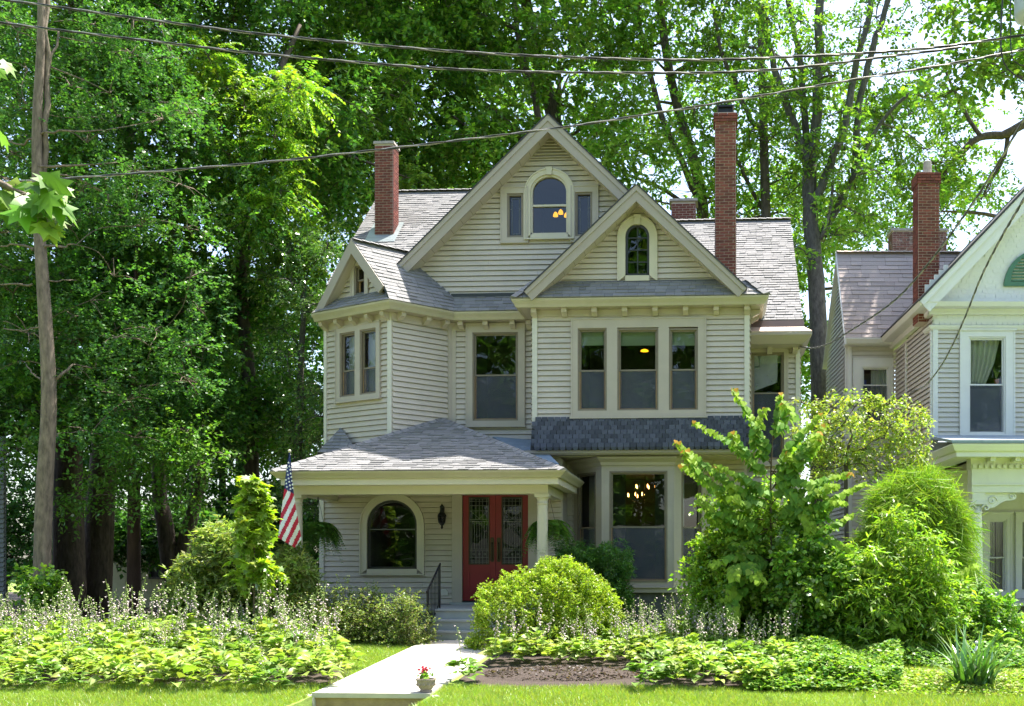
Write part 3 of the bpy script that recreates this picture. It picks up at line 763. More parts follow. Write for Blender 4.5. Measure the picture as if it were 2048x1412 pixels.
# small front gable over the bay
Yg2, Yw2 = 22.98, 23.42
hp, hl, hr = fp(1273, 371, Yg2), fp(1049, 584, Yg2), fp(1493, 577, Yg2)
WG2 = fw(Yw2); wp2 = fp(1273, 378, Yw2); k_ = (hp[0] - hl[0]) / (hp[1] - hl[1]) * .98; zb2 = ZE + .36
tri2 = [(wp2[0] - (wp2[1] - zb2) * k_, zb2), (wp2[0] + (wp2[1] - zb2) * k_, zb2), wp2]
g_u = WG2.uv(1275, 520)[0]; g_w = (WG2.uv(1299, 500)[0] - WG2.uv(1251, 500)[0]) / 2; g_zb = WG2.uv(1275, 552)[1]; g_zs = WG2.uv(1275, 475)[1]; g_h = WG2.uv(1275, 449)[1] - g_zs
gable(Yg2, Yw2, hp, hl, hr, .25, 26.5, tri2, [arch_hole(g_u, g_w, g_zb, g_zs, g_h)])
arch_window(WG2, g_u, g_w, g_zb, g_zs, g_h, .145, house, cas='cream', frame='sash_dark', glass='glass_reflective', muntins=3, fw=.05, sill=False, depth=.8)
MB().add(*WG2.box(tri2[0][0] + .3, tri2[1][0] - .3, zb2 + .02, zb2 + .085, -.02, .04)).build('base_flashing', 'sash_dark', house)
MB().add(*WG.box(WM.A.x + XF, BL.x + XF, ZE + .42, ZE + .50, -.02, .04)).build('base_flashing', 'sash_dark', house)

# --- corner tower roof with its own small gable (facing front left)
T = hit(704, 478, WL.pt(0, 0, .27), WL.n); rd = WM2.d.copy()
R0 = T + rd * 3.4; opth = offset_path(lp, .38); G1, G2, G0 = opth[1].copy(), opth[2].copy(), opth[0].copy()
for v in (G0, G1, G2): v.z = ZE + .015
nr = (R0 - T).cross(G1 - T).normalized()
def onplane(v, p, n): return Vector((v.x, v.y, p.z - ((v.x - p.x) * n.x + (v.y - p.y) * n.y) / n.z))
Tb = hit(769, 601, WL.pt(0, 0, .27), WL.n); Tl = hit(626, 634, WL.pt(0, 0, .27), WL.n)
Tb = onplane(Tb, T, nr)
shingle_roof([T, R0, onplane(G2 + rd * .6, T, nr), onplane(G2, T, nr), onplane(G1, T, nr), Tb], rd, house, name='tower_roof')
Tl2 = Tl.copy(); back = WL.n * -3.0
q = [Tl2, T, T - WL.n * 2.6, Tl2 - WL.n * 2.6]
V, F = prism_vf([p + Vector((0, 0, .03)) for p in q], [p - Vector((0, 0, .03)) for p in q]); build('tower_roof', V, F, 'deck', house)
cap_row(T, R0, house, .13, 9)
WT = Wall(WL.pt(0, 0, .27), WL.pt(WL.len, 0, .27))
def wuv(p, w=None): r = p - WT.A; return (r.dot(WT.d), p.z)
t_, tl_, tb_ = wuv(T), wuv(Tl), wuv(Tb)
for side, e in ((-1, tl_), (1, tb_)):
    s = Vector((t_[0] - e[0], t_[1] - e[1])).normalized(); pr = Vector((s.y, -s.x)) if side < 0 else Vector((-s.y, s.x)); wid = .21; cosv = abs(s.x)
    ik = (t_[0], t_[1] - wid / cosv); ie = (e[0] + pr.x * wid, e[1] + pr.y * wid)
    MB().add(*WT.prism([e, t_, ik, ie] if side < 0 else [t_, e, ie, ik], -.03, .03)).build('rake_board', 'rake', house)
    a0 = (e[0] + pr.x * (wid - .04), e[1] + pr.y * (wid - .04)); a1 = (t_[0], t_[1] - (wid - .04) / cosv)
    V, F = prism_vf([WT.pt(*a0, -.02), WT.pt(*a1, -.02), WT.pt(*a1, -.28), WT.pt(*a0, -.28)], [WT.pt(a0[0], a0[1] - .025, -.02), WT.pt(a1[0], a1[1] - .025, -.02), WT.pt(a1[0], a1[1] - .025, -.28), WT.pt(a0[0], a0[1] - .025, -.28)])
    build('rake_soffit', V, F, 'trim', house)
zt0 = ZE + .33; kk = (t_[0] - tl_[0]) / (t_[1] - tl_[1]); kr = (tb_[0] - t_[0]) / (t_[1] - tb_[1])
tw = WL.rect(711, 531, 733, 592); tw_o = (tw[0] + .015, tw[1] - .015, tw[2], tw[3]); zpk = t_[1] - .12
siding(WL, [(t_[0] - (zpk - zt0) * kk, zt0), (t_[0] + (zpk - zt0) * kr, zt0), (t_[0], zpk)], [rect_hole(tw_o)], house, o_base=.01)
window_unit(WL, (tw[0] - .09, tw[1] + .09, tw[2] - .08, tw[3] + .06), [tw_o], (tw[2] + tw[3]) / 2 + .02, house, head=False, sill=False, depth=.5, screen=False)

# --- main roof
ZR, YR = W(860, 382, 29.0).z, 29.0; sl = .88
XLm = W(737, 430, 28.0).x
roofz = lambda y: ZR - (YR - y) * sl
xa, xb = XLm, gp[0] - XF + .2
shingle_roof([(xa, 24.9, roofz(24.9)), (xb, 24.9, roofz(24.9)), (xb, YR, ZR), (xa, YR, ZR)], (1, 0, 0), house, name='main_roof', parts=False)
cap_row((xa, YR, ZR + .01), (xb, YR, ZR + .01), house, .14, 21)
V, F = prism_vf([(xa, YR + .02, ZR), (xb, YR + .02, ZR), (xb, 33.6, ZR - 4), (xa, 33.6, ZR - 4)], [(xa, YR + .02, ZR - .06), (xb, YR + .02, ZR - .06), (xb, 33.6, ZR - 4.06), (xa, 33.6, ZR - 4.06)])
build('main_roof', V, F, 'deck', house)
# right roof
YE2 = 24.5; ze2 = W(1600, 640, YE2).z; XR = W(1606, 640, YE2).x; YR2 = 28.7; zr2 = W(1578, 438, YR2).z
shingle_roof([(-3.2, YE2, ze2), (XR, YE2, ze2), (XR, YR2, zr2), (-3.2, YR2, zr2)], (1, 0, 0), house, name='main_roof')
cap_row((-3.2, YR2, zr2 + .01), (XR, YR2, zr2 + .01), house, .14, 22)
V, F = prism_vf([(-3.2, YR2 + .02, zr2), (XR, YR2 + .02, zr2), (XR, 33.3, ze2), (-3.2, 33.3, ze2)], [(-3.2, YR2 + .02, zr2 - .06), (XR, YR2 + .02, zr2 - .06), (XR, 33.3, ze2 - .06), (-3.2, 33.3, ze2 - .06)])
build('main_roof', V, F, 'deck', house)
# brown flashing, copper eave, fascia of the right wing
XR2 = W(1624, 668, 24.1).x; xl = BR.x + .02
V, F = prism_vf([(xl, 24.46, ze2 - .01), (XR + .02, 24.46, ze2 - .01), (XR + .02, 24.40, ze2 - .17), (xl, 24.40, ze2 - .17)], [(xl, 24.62, ze2 - .01), (XR + .02, 24.62, ze2 - .01), (XR + .02, 24.6, ze2 - .17), (xl, 24.6, ze2 - .17)])
build('flashing', V, F, 'flash_brown', house)
V, F = prism_vf([(xl, 24.40, ze2 - .172), (XR + .02, 24.40, ze2 - .172), (XR2, 24.08, ZRW), (xl - .15, 24.08, ZRW)], [(xl, 24.40, ze2 - .20), (XR + .02, 24.40, ze2 - .20), (XR2, 24.08, ZRW - .03), (xl - .15, 24.08, ZRW - .03)])
build('eave_roof', V, F, 'copper', house)
V, F = prism_vf([(XR + .022, 24.40, ze2 - .172), (XR + .022, 26.4, ze2 - .172), (XR2, 26.4, ZRW), (XR2, 24.08, ZRW)], [(XR + .022, 24.40, ze2 - .20), (XR + .022, 26.4, ze2 - .20), (XR2, 26.4, ZRW - .03), (XR2, 24.08, ZRW - .03)])
build('eave_roof', V, F, 'copper', house)
dxr = XR2 - .80
rp = [Vector((BR.x - .2, 24.88, 0)), Vector((dxr, 24.88, 0)), Vector((dxr, 26.4, 0))]
sweep(rp, ZRW - .032, [(.55, -.22), (.62, -.22), (.80, -.05), (.80, 0), (.55, 0)], 'gutter', 'rake', house)
sweep(rp, ZRW - .032, [(-.02, -.205), (.56, -.205), (.56, -.175), (-.02, -.175)], 'soffit', 'trim', house)
siding(Wall(WRW.B, (WRW.B.x, 28.0)), [(0, 1.0), (3.1, 1.0), (3.1, ZRW - .2), (0, ZRW - .2)], [], house)

# --- plain side and back walls that close the body
core = MB()
core.add(box_v(Lc.x + .05, Lc.x + .15, Lc.y + .15, 33.2, 0, ZE - .2), BOXF); core.add(box_v(Lc.x + .2, WRW.B.x - .05, 33.0, 33.2, 0, ZE - .2), BOXF)
core.build('wall', 'siding', house)
core = MB()      # gable ends of the main roof
core.add(*prism_vf([(xa + .3, 25.2, ZE - .2), (xa + .3, 33.2, ZE - .2), (xa + .3, YR, ZR - .1)], [(xa + .4, 25.2, ZE - .2), (xa + .4, 33.2, ZE - .2), (xa + .4, YR, ZR - .1)]))
core.add(*prism_vf([(XR - .3, 24.9, ZE - .6), (XR - .3, 33.0, ZE - .6), (XR - .3, YR2, zr2 - .1)], [(XR - .2, 24.9, ZE - .6), (XR - .2, 33.0, ZE - .6), (XR - .2, YR2, zr2 - .1)]))
core.build('gable_end', 'siding', house)

# --- chimneys
lc = W(768, 400, 26.9); zt = W(768, 288, 26.9).z
chimney('chimney', house, lc.x, 27.13, .46, .46, 8.9, zt, ('front', 'right'), cap=.03)
V, F = prism_vf([(lc.x - .42, 26.6, roofz(26.6) + .03), (lc.x + .36, 26.6, roofz(26.6) + .03), (lc.x + .36, 27.45, roofz(27.45) + .03), (lc.x - .42, 27.45, roofz(27.45) + .03)], [(lc.x - .42, 26.6, roofz(26.6) + .022), (lc.x + .36, 26.6, roofz(26.6) + .022), (lc.x + .36, 27.45, roofz(27.45) + .022), (lc.x - .42, 27.45, roofz(27.45) + .022)])
build('chimney_flashing', V, F, 'flash_grey', house)
rc = W(1451, 400, 24.95); zt = W(1451, 224, 24.95).z
chr_ = chimney('chimney', house, rc.x, 25.2, .47, .47, 7.0, zt, ('front',), corbel=3, cap=False)
mb = MB(); mb.add(box_v(rc.x - .2, rc.x + .2, 25.0, 25.4, zt + .15, zt + .19), BOXF)
for sx in (-.17, .15): mb.add(box_v(rc.x + sx, rc.x + sx + .02, 25.02, 25.05, zt, zt + .15), BOXF); mb.add(box_v(rc.x + sx, rc.x + sx + .02, 25.35, 25.38, zt, zt + .15), BOXF)
mb.add(box_v(rc.x - .16, rc.x + .16, 25.06, 25.34, zt, zt + .14), BOXF); mb.build('chimney_cowl', 'iron', chr_)
bc = W(1367, 420, 30.2); chimney('chimney', house, bc.x, 30.4, .66, .5, zr2 - 1.5, W(1367, 404, 30.2).z, (), cap=.06)

# --- scale-shingled skirt under the bay
zs0, zs1 = W(1280, 899, 23.22).z, zb0
sk = build('skirt', [WB.pt(0, zs1, .0), WB.pt(WB.len, zs1, .0), WB.pt(WB.len + .02, zs0, .17), WB.pt(-.02, zs0, .17), WB.pt(0, zs1, -.1), WB.pt(WB.len, zs1, -.1), WB.pt(WB.len, zs0, -.1), WB.pt(0, zs0, -.1)],
           [(3, 2, 1, 0), (4, 5, 6, 7), (0, 1, 5, 4), (2, 3, 7, 6), (1, 2, 6, 5), (3, 0, 4, 7)], 'deck', house)
sw_, rows = .137, 7; tilt = math.atan2(.17, zs1 - zs0); hgt = (zs1 - zs0) / math.cos(tilt); rh = hgt / rows
pts = [(-sw_ * .47, rh * 1.6)] + [(-sw_ * .47 * math.cos(a), .075 - .075 * math.sin(a)) for a in [math.pi * i / 10 for i in range(11)]] + [(sw_ * .47, rh * 1.6)]
Vs, Fs = prism_vf([(x, -.042 if z < .1 else -.006, z) for x, z in pts], [(x, .0, z) for x, z in pts])
me_s = bpy.data.meshes.new('scale_shingle'); me_s.from_pydata(Vs, [], Fs); me_s.materials.append(M_('scale_slate')); me_s.update()
rr = random.Random(4)
for r in range(rows):
    t = r * rh; n = int(WB.len / sw_)
    for i in range(n + 1):
        u = (i + (.5 if r % 2 else 0)) * (WB.len / n)
        if u < .02 or u > WB.len - .02: continue
        z = zs0 + t * math.cos(tilt); o = .17 * (1 - t / hgt) + .008 + .003 * (rows - r) * .2
        place('scale_shingle', me_s, sk, WB.pt(u, z - .01, o + rr.uniform(0, .003)), (tilt, rr.uniform(-.02, .02), math.atan2(WB.d.y, WB.d.x)))
sweep([(BL.x + .0, YM), (BL.x, YB), (BR.x, YB), (BR.x, 24.6)], zs0, [(-.1, -.10), (.13, -.10), (.17, -.06), (.17, -.005), (-.1, -.005)], 'skirt_trim', 'rake', house)
build('overhang_soffit', box_v(BL.x + .06, BR.x - .06, YB + .1, 24.5, zs0 - .12, zs0 - .101), BOXF, 'trim', house)

# --- ground floor: canted bay window
Yc, Yb1 = 23.62, 24.4
c1, c2 = W(1205, 1000, Yc), W(1347, 1000, Yc); c0, c3 = W(1148, 1000, Yb1), W(1413, 1000, Yb1)
WCc, WCl, WCr = Wall(c1, c2), Wall(c0, c1), Wall(c2, c3)
cz0 = WCc.uv(1276, 1174)[1]; cz1 = zs0 - .12; oz = WCc.rect(1219, 942, 1335, 1164)
mz = WCc.uv(1276, 1054)[1]
for w_, r in ((WCc, oz), (WCl, (WCl.len * .16, WCl.len * .80, oz[2], oz[3])), (WCr, (WCr.len * .22, WCr.len * .84, oz[2], oz[3]))):
    r = (r[0], r[1], oz[2], oz[3])
    window_unit(w_, (0, w_.len, cz0, cz1 - .25), [r], mz, house, cas='trim', head=False, sill=False, depth=2.6 if w_ is WCc else .7, o_face=.02, curt=[(.2, .5, 'curtain')] if w_ is not WCc else None, glass='glass')
cpath = [c0, c1, c2, c3]
sweep(cpath, cz1 - .25, [(-.1, 0), (.02, 0), (.04, .05), (.07, .07), (.09, .13), (.15, .17), (.20, .20), (.20, .24), (-.1, .24)], 'bay_cornice', 'trim', house)
sweep(cpath, cz0, [(-.1, -.12), (.06, -.12), (.06, -.03), (.09, -.02), (.09, .0), (-.1, .0)], 'bay_sill', 'trim', house)
sweep(cpath, 0, [(-.1, -.05), (.0, -.05), (.0, cz0 - .12), (-.1, cz0 - .12)], 'foundation', 'foundation', house)
W1 = Wall((c3.x, Yb1), (BR.x - .02, Yb1)); W1l = Wall((W(1128, 1000, Yb1).x, Yb1), c0)
siding(W1, [(0, cz0 - .1), (W1.len, cz0 - .1), (W1.len, zs0 - .1), (0, zs0 - .1)], [], house)
siding(W1l, [(0, .7), (W1l.len, .7), (W1l.len, zs0 - .1), (0, zs0 - .1)], [], house)
build('foundation', box_v(W1.A.x, XR - .1, Yb1 + .03, Yb1 + .3, -.05, cz0 - .1), BOXF, 'foundation', house)

# --- porch
porch = house
WP = Wall(W(640, 1000, YP1), W(1123, 1000, YP1)); ZF = W(900, 1217, 21.15).z
p_l, p_r = W(575, 1000, 21.3).x, W(1108, 1000, 21.3).x
ax_u = WP.uv(785, 1080)[0]; ax_w = (WP.uv(835, 1080)[0] - WP.uv(735, 1080)[0]) / 2; ax_zb = WP.uv(785, 1138)[1]; ax_zs = WP.uv(785, 1050)[1]; ax_h = ax_w * .98
dr = WP.rect(925, 985, 1057, 1203); d_u0, d_u1 = dr[0], dr[1]; d_z0, d_z1 = ZF + .05, 3.02; dc = WP.uv(905, 1100)[0]
ztop1 = 3.92
siding(WP, [(0, ZF), (WP.len, ZF), (WP.len, ztop1), (0, ztop1)], [arch_hole(ax_u, ax_w, ax_zb, ax_zs, ax_h), rect_hole((d_u0, d_u1, ZF, d_z1))], house)
corner(WP, .05, .2, ztop1, .10)
WPr = Wall(WP.B, (WP.B.x, Yb1)); MB().add(*WPr.box(0, WPr.len, .2, 3.8, -.02, .02)).build('corner_board', 'trim', house)
wsl = Wall((Lc.x + .1, 27), (WP.A.x, YP1)); siding(wsl, [(0, .2), (wsl.len, .2), (wsl.len, ztop1), (0, ztop1)], [], house)
aw1 = arch_window(WP, ax_u, ax_w, ax_zb, ax_zs, ax_h, .135, house, cas='cream', frame='sash_dark', glass='glass', key=False, meet=None, fw=.05, depth=2.0)
mzz = WP.uv(785, 1059)[1]
MB().add(*WP.box(ax_u - ax_w + .05, ax_u + ax_w - .05, mzz - .008, mzz + .014, -.045, -.03)).build('meeting_rail', 'lead', aw1)
# small hipped roof over the square corner under the canted wall
b1, b2 = W(635, 905, YP1 - .12), W(716, 905, YP1 - .12); b2.z = b1.z; ap = hit(682, 855, WL.A, WL.n); b0 = Vector((b1.x, ap.y + .5, b1.z))
shingle_roof([b1, b2, ap], b2 - b1, house, name='corner_roof'); V, F = prism_vf([b0, b1, ap], [p - Vector((0, 0, .04)) for p in (b0, b1, ap)]); build('corner_roof', V, F, 'deck', house)
# door case and doors
dcs = MB(); dcs.add(*WP.box(dc, d_u0, ZF + .02, d_z1 + .2, -.05, .05)); dcs.add(*WP.box(d_u1, d_u1 + .2, ZF + .02, d_z1 + .2, -.05, .05)); dcs.add(*WP.box(d_u0, d_u1, d_z1, d_z1 + .2, -.05, .05))
dcs.build('door_case', 'trim', house)
MB().add(*WP.box(dc - .03, d_u1 + .23, ZF, ZF + .045, -.05, .16)).build('threshold', 'porch_paint', house)
MB().add(*WP.box(d_u0, d_u1, ZF + .045, ZF + .07, -.05, .08)).build('threshold', 'iron', house)
mid = (d_u0 + d_u1) / 2
for a, b, hs in ((d_u0 + .004, mid - .003, 1), (mid + .003, d_u1 - .004, -1)):
    z0, z1 = d_z0 + .03, d_z1 - .004; gz0, gz1 = WP.uv(960, 1128)[1], WP.uv(960, 995)[1]; ga, gb = a + .145, b - .145
    mb = MB(); mb.add(*WP.box(a, ga, z0, z1, -.06, -.015)); mb.add(*WP.box(gb, b, z0, z1, -.06, -.015)); mb.add(*WP.box(ga, gb, gz1, z1, -.06, -.015)); mb.add(*WP.box(ga, gb, z0, gz0, -.06, -.015))
    d = mb.build('door', 'door_red', house)
    pz0, pz1 = z0 + .16, gz0 - .13
    frame_mb(WP, (ga - .03, gb + .03, pz0, pz1), .035, -.02, .0).build('panel_moulding', 'door_red', d); MB().add(*WP.box(ga + .03, gb - .03, pz0 + .06, pz1 - .06, -.02, -.004)).build('raised_panel', 'door_red', d)
    frame_mb(WP, (ga - .015, gb + .015, gz0 - .015, gz1 + .015), .02, -.03, -.002).build('glazing_bead', 'bronze', d)
    build('pane', [WP.pt(ga, gz0, -.04), WP.pt(gb, gz0, -.04), WP.pt(gb, gz1, -.04), WP.pt(ga, gz1, -.04)], [(0, 1, 2, 3)], 'glass_dark', d)
    lm = MB(); H = gz1 - gz0; wdt = gb - ga; t = .0045
    hz = lambda f, x0=0, x1=1: lm.add(*WP.box(ga + wdt * x0, ga + wdt * x1, gz0 + H * f - t, gz0 + H * f + t, -.038, -.032))
    vt = lambda f, y0=0, y1=1: lm.add(*WP.box(ga + wdt * f - t, ga + wdt * f + t, gz0 + H * y0, gz0 + H * y1, -.0375, -.0315))
    for f in (.02, .045, .10, .20, .225, .64, .67, .80, .88, .945, .98): hz(f)
    for f in (.03, .12, .88, .97): vt(f)
    for f in (.25, .37, .5, .63, .75): vt(f, .225, .64)
    for f in (.33, .5, .67): vt(f, .67, .98); vt(f, .0, .20)
    for i, f in enumerate((.22, .5, .78)):
        c = (ga + wdt * f, gz0 + H * .15); s_ = .03
        lm.add(*WP.ring([(c[0] - s_ * .6, c[1]), (c[0], c[1] + s_ * .6), (c[0] + s_ * .6, c[1]), (c[0], c[1] - s_ * .6), (c[0] - s_ * .6, c[1])], [(c[0] - s_, c[1]), (c[0], c[1] + s_), (c[0] + s_, c[1]), (c[0], c[1] - s_), (c[0] - s_, c[1])], -.038, -.03))
    for f0, f1 in ((.03, .5), (.97, .5)):
        p0, p1 = (ga + wdt * f0, gz0 + H * .80), (ga + wdt * f1, gz0 + H * .68); lm.add(*WP.prism([p0, p1, (p1[0], p1[1] + .01), (p0[0], p0[1] + .01)], -.038, -.032))
    lm.build('lead_came', 'lead', d)
    hu = (b - .07) if hs > 0 else (a + .07); hz0, hz1 = WP.uv(990, 1124)[1], WP.uv(990, 1075)[1]
    MB().add(*WP.prism([(hu - .045, hz0 + .04), (hu - .03, hz0), (hu + .03, hz0), (hu + .045, hz0 + .04), (hu + .045, hz1 - .04), (hu + .03, hz1), (hu - .03, hz1), (hu - .045, hz1 - .04)], -.015, -.004)).build('door_plate', 'bronze', d)
    V, F = tube_vf(smooth_path([WP.pt(hu, hz0 + .06, 0), WP.pt(hu, hz0 + .09, .045), WP.pt(hu, hz1 - .16, .045), WP.pt(hu, hz1 - .12, 0)], 4), .011, 6); build('door_handle', V, F, 'bronze', d, smooth=True)
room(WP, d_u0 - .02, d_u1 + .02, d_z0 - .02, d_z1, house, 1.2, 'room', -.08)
# floor, skirt, steps
build('porch_floor', box_v(p_l, p_r, 21.12, YP1 - .02, ZF - .07, ZF), BOXF, 'porch_paint', house)
build('porch_skirt', box_v(p_l + .05, p_r - .05, 21.2, 21.3, -.1, ZF - .072), BOXF, 'porch_paint', house)
s_l, s_r = W(853, 1260, 20.5).x, W(1024, 1260, 20.5).x
for k in range(3):
    z1 = ZF * (k + 1) / 3 - (.0 if k < 2 else .004)
    yf = 20.42 + k * .27
    sp = build('step', box_v(s_l + .04 * k * .0, s_r, yf, 21.118 if k == 2 else 21.10, (ZF * k / 3 + .001) if k else -.1, z1 - .035), BOXF, 'porch_paint', house)
    build('tread', box_v(s_l - .015, s_r + .015, yf - .03, 21.118, z1 - .034, z1), BOXF, 'porch_paint', sp)
# columns
def column(px, label=None):
    c = W(px, 1000, 21.5); zt = W(900, 988, 21.4).z; H = zt - ZF
    V, F = lathe_vf([(.15, 0), (.15, .06), (.128, .08), (.138, .11), (.118, .15), (.115, .2), (.118, H * .35), (.104, H - .24), (.104, H - .21), (.115, H - .205), (.115, H - .185), (.104, H - .18), (.106, H - .12), (.13, H - .08), (.135, H - .072)], (c.x, c.y, ZF), 20)
    o = build('porch_column', V, F, 'cream', house, smooth=True)
    build('capital', box_v(c.x - .145, c.x + .145, c.y - .145, c.y + .145, zt - .071, zt - .002), BOXF, 'cream', o)
    build('plinth', box_v(c.x - .16, c.x + .16, c.y - .16, c.y + .16, ZF - .0, ZF + .05), BOXF, 'cream', o)
    return c
c_r = column(1085); c_l = column(594)
bz0 = W(900, 988, 21.4).z; bz1 = bz0 + .29
mb = MB(); mb.add(box_v(c_l.x - .13, c_r.x + .13, 21.38, 21.62, bz0, bz1), BOXF); mb.build('porch_beam', 'cream', house)
mb = MB(); mb.add(box_v(c_r.x - .11, c_r.x + .125, 21.622, YP1 - .03, bz0 - .002, bz1), BOXF); mb.build('porch_beam', 'cream', house)
mb = MB(); mb.add(box_v(c_l.x - .125, c_l.x + .11, 21.622, YP1 - .03, bz0 - .002, bz1), BOXF); mb.build('porch_beam', 'cream', house)
build('porch_ceiling', box_v(c_l.x - .1, c_r.x + .1, 21.63, YP1 - .03, bz1 - .04, bz1 - .02), BOXF, 'trim', house)
exl, exr = W(544, 945, 20.95).x, W(1131, 940, 20.95).x
ppth = [Vector((exl + .55, YP1, 0)), Vector((exl + .55, 21.42, 0)), Vector((exr - .55, 21.42, 0)), Vector((exr - .55, YP1 + .3, 0))]
ZPE = W(900, 941, 20.85).z
sweep(ppth, ZPE, [(.30, -.13), (.46, -.13), (.49, -.09), (.55, -.03), (.565, 0), (.30, 0)], 'gutter', 'gutter', house)
sweep(ppth, ZPE - .13, [(.20, -.13), (.40, -.13), (.40, -.001), (.20, -.001)], 'fascia', 'cream', house)
sweep(ppth, ZPE - .13, [(-.12, -.10), (.20, -.10), (.20, -.07), (-.12, -.07)], 'soffit', 'cream', house)
oc = offset_path(ppth, .53); A0 = hit(885, 838, WM2.A, WM2.n)
e0, e1, e2, e3 = [Vector((v.x, v.y, ZPE + .012)) for v in oc]
shingle_roof([e1, e2, A0], (1, 0, 0), house, ex=.118, parts=True, name='porch_roof')
shingle_roof([e0, e1, A0], (0, 1, 0), house, ex=.125, name='porch_roof'); shingle_roof([e2, e3, A0], (0, 1, 0), house, ex=.125, name='porch_roof')
cap_row(e1, A0, house, .12, 31); cap_row(e2, A0, house, .12, 32)
q = [W(985, 873, 24.42), W(1068, 880, 24.42), W(1090, 900, 23.5), W(1118, 928, 22.8), W(1060, 912, 23.2)]
V, F = prism_vf([q[0], q[1], q[2], q[3], q[4]], [p - Vector((0, 0, .03)) for p in q]); build('valley_flashing', V, F, 'slate_blue', house)
# lantern, vent, railing
lt = empty('wall_lantern', WP.pt(WP.uv(886, 1035)[0], WP.uv(886, 1035)[1], .1), 'black iron wall lantern beside the red double doors', 'lantern')
lc0 = WLOC[lt]
V, F = lathe_vf([(.01, -.26), (.03, -.23), (.02, -.19), (.05, -.16), (.075, -.12)], lc0, 10); build('finial', V, F, 'iron', lt)
V, F = lathe_vf([(.07, -.12), (.085, .02)], lc0, 8); build('lamp_glass', V, F, 'glass_dark', lt)
V, F = lathe_vf([(.105, .02), (.09, .06), (.05, .11), (.035, .2), (.05, .24), (.02, .27), (.004, .3)], lc0, 10); build('lamp_hood', V, F, 'iron', lt)
cg = MB()
for k in range(6):
    a = k * math.pi / 3; cg.add(*tube_vf([lc0 + Vector((.072 * math.cos(a), .072 * math.sin(a), -.12)), lc0 + Vector((.09 * math.cos(a), .09 * math.sin(a), .02))], .006, 4))
cg.build('cage', 'iron', lt)
V, F = tube_vf(smooth_path([lc0 + Vector((0, .09, .12)), lc0 + Vector((0, .06, .22)), lc0 + Vector((0, .0, .27))], 4), .012, 6); build('bracket_arm', V, F, 'iron', lt)
V, F = WP.box(WP.uv(886, 1)[0] - .04, WP.uv(886, 1)[0] + .04, lc0.z + .02, lc0.z + .24, .0, .03); build('back_plate', V, F, 'iron', lt)
vb = WP.rect(880, 1180, 897, 1191); V, F = WP.prism([(vb[0], vb[2]), (vb[1], vb[2]), (vb[1], vb[3] - .03), ((vb[0] + vb[1]) / 2 + .04, vb[3] + .02), ((vb[0] + vb[1]) / 2 - .04, vb[3] + .02), (vb[0], vb[3] - .03)], .0, .05); build('wall_vent', V, F, 'trim_light', house)
rl = empty('stair_railing', (s_l + .05, 20.8, 0), 'black iron handrail on the left of the porch steps', 'railing')
xr_ = s_l + .05; pA = Vector((xr_, 20.38, gz(20.38) + .03)); pB = Vector((xr_, 21.3, ZF))
tA, tB = pA + Vector((0, 0, .92)), pB + Vector((0, 0, .86))
for p, t in ((pA, tA), (pB, tB)): build('post', box_v(p.x - .016, p.x + .016, p.y - .016, p.y + .016, p.z, t.z + .02), BOXF, 'iron', rl)
V, F = tube_vf([tA + Vector((0, -.04, 0)), tB + Vector((0, .04, .03))], .02, 6); build('handrail', V, F, 'iron', rl)
V, F = tube_vf([pA + Vector((0, 0, .14)), pB + Vector((0, 0, .12))], .013, 6); build('lower_rail', V, F, 'iron', rl)
for k in range(1, 9):
    t = k / 9; V, F = tube_vf([pA.lerp(pB, t) + Vector((0, 0, .13)), tA.lerp(tB, t)], .009, 5); build('baluster', V, F, 'iron', rl)
# chandelier in the bay, hanging lamps in the gable
ch0 = W(1290, 985, 25.2)
chd = empty('chandelier', ch0, 'lit brass candle chandelier behind the large bay window', 'chandelier')
mb = MB(); mb.add(*tube_vf([ch0 + Vector((0, 0, -.12)), ch0 + Vector((0, 0, .45))], .012, 6)); mb.add(*sphere_vf(ch0 + Vector((0, 0, -.1)), .05)); arms = MB(); cand = []
for k in range(15):
    a = k * math.pi / 7.5; r, z = (.40, -.10) if k % 3 else (.24, .1); e_ = ch0 + Vector((r * math.cos(a), r * math.sin(a), z))
    mb.add(*tube_vf(smooth_path([ch0 + Vector((0, 0, z - .1)), ch0 + Vector((r * .5 * math.cos(a), r * .5 * math.sin(a), z - .14)), e_], 3), .007, 5)); cand.append(e_)
mb.build('chandelier_frame', 'bronze', chd)
for e_ in cand:
    V, F = lathe_vf([(.009, 0), (.009, .04), (.011, .05), (.002, .085)], e_, 6); build('candle_bulb', V, F, 'bulb', chd)
lp0 = W(1122, 426, 25.35); lmp = empty('pendant_lamp', lp0, 'amber glass lamp cluster glowing inside the arched gable window', 'lamp')
V, F = tube_vf([lp0 + Vector((0, 0, .05)), lp0 + Vector((0, 0, .38))], .01, 5); build('stem', V, F, 'bronze', lmp)
for dx, dz, dy in ((-.13, -.02, 0), (0, .02, -.05), (.13, -.03, .02)):
    V, F = lathe_vf([(.06, -.06), (.055, -.01), (.035, .03), (.012, .05)], lp0 + Vector((dx, dy, dz)), 10); build('shade', V, F, 'amber_shade', lmp)
lq = WB.pt(WB.uv(1286, 690)[0], WB.uv(1286, 690)[1] - .02, -.5)
lm2 = empty('ceiling_lamp', lq, 'small orange ceiling lamp seen through the middle upper window', 'lamp')
V, F = lathe_vf([(.09, -.02), (.08, .01), (.03, .03)], lq, 10); build('shade', V, F, 'amber_shade', lm2)

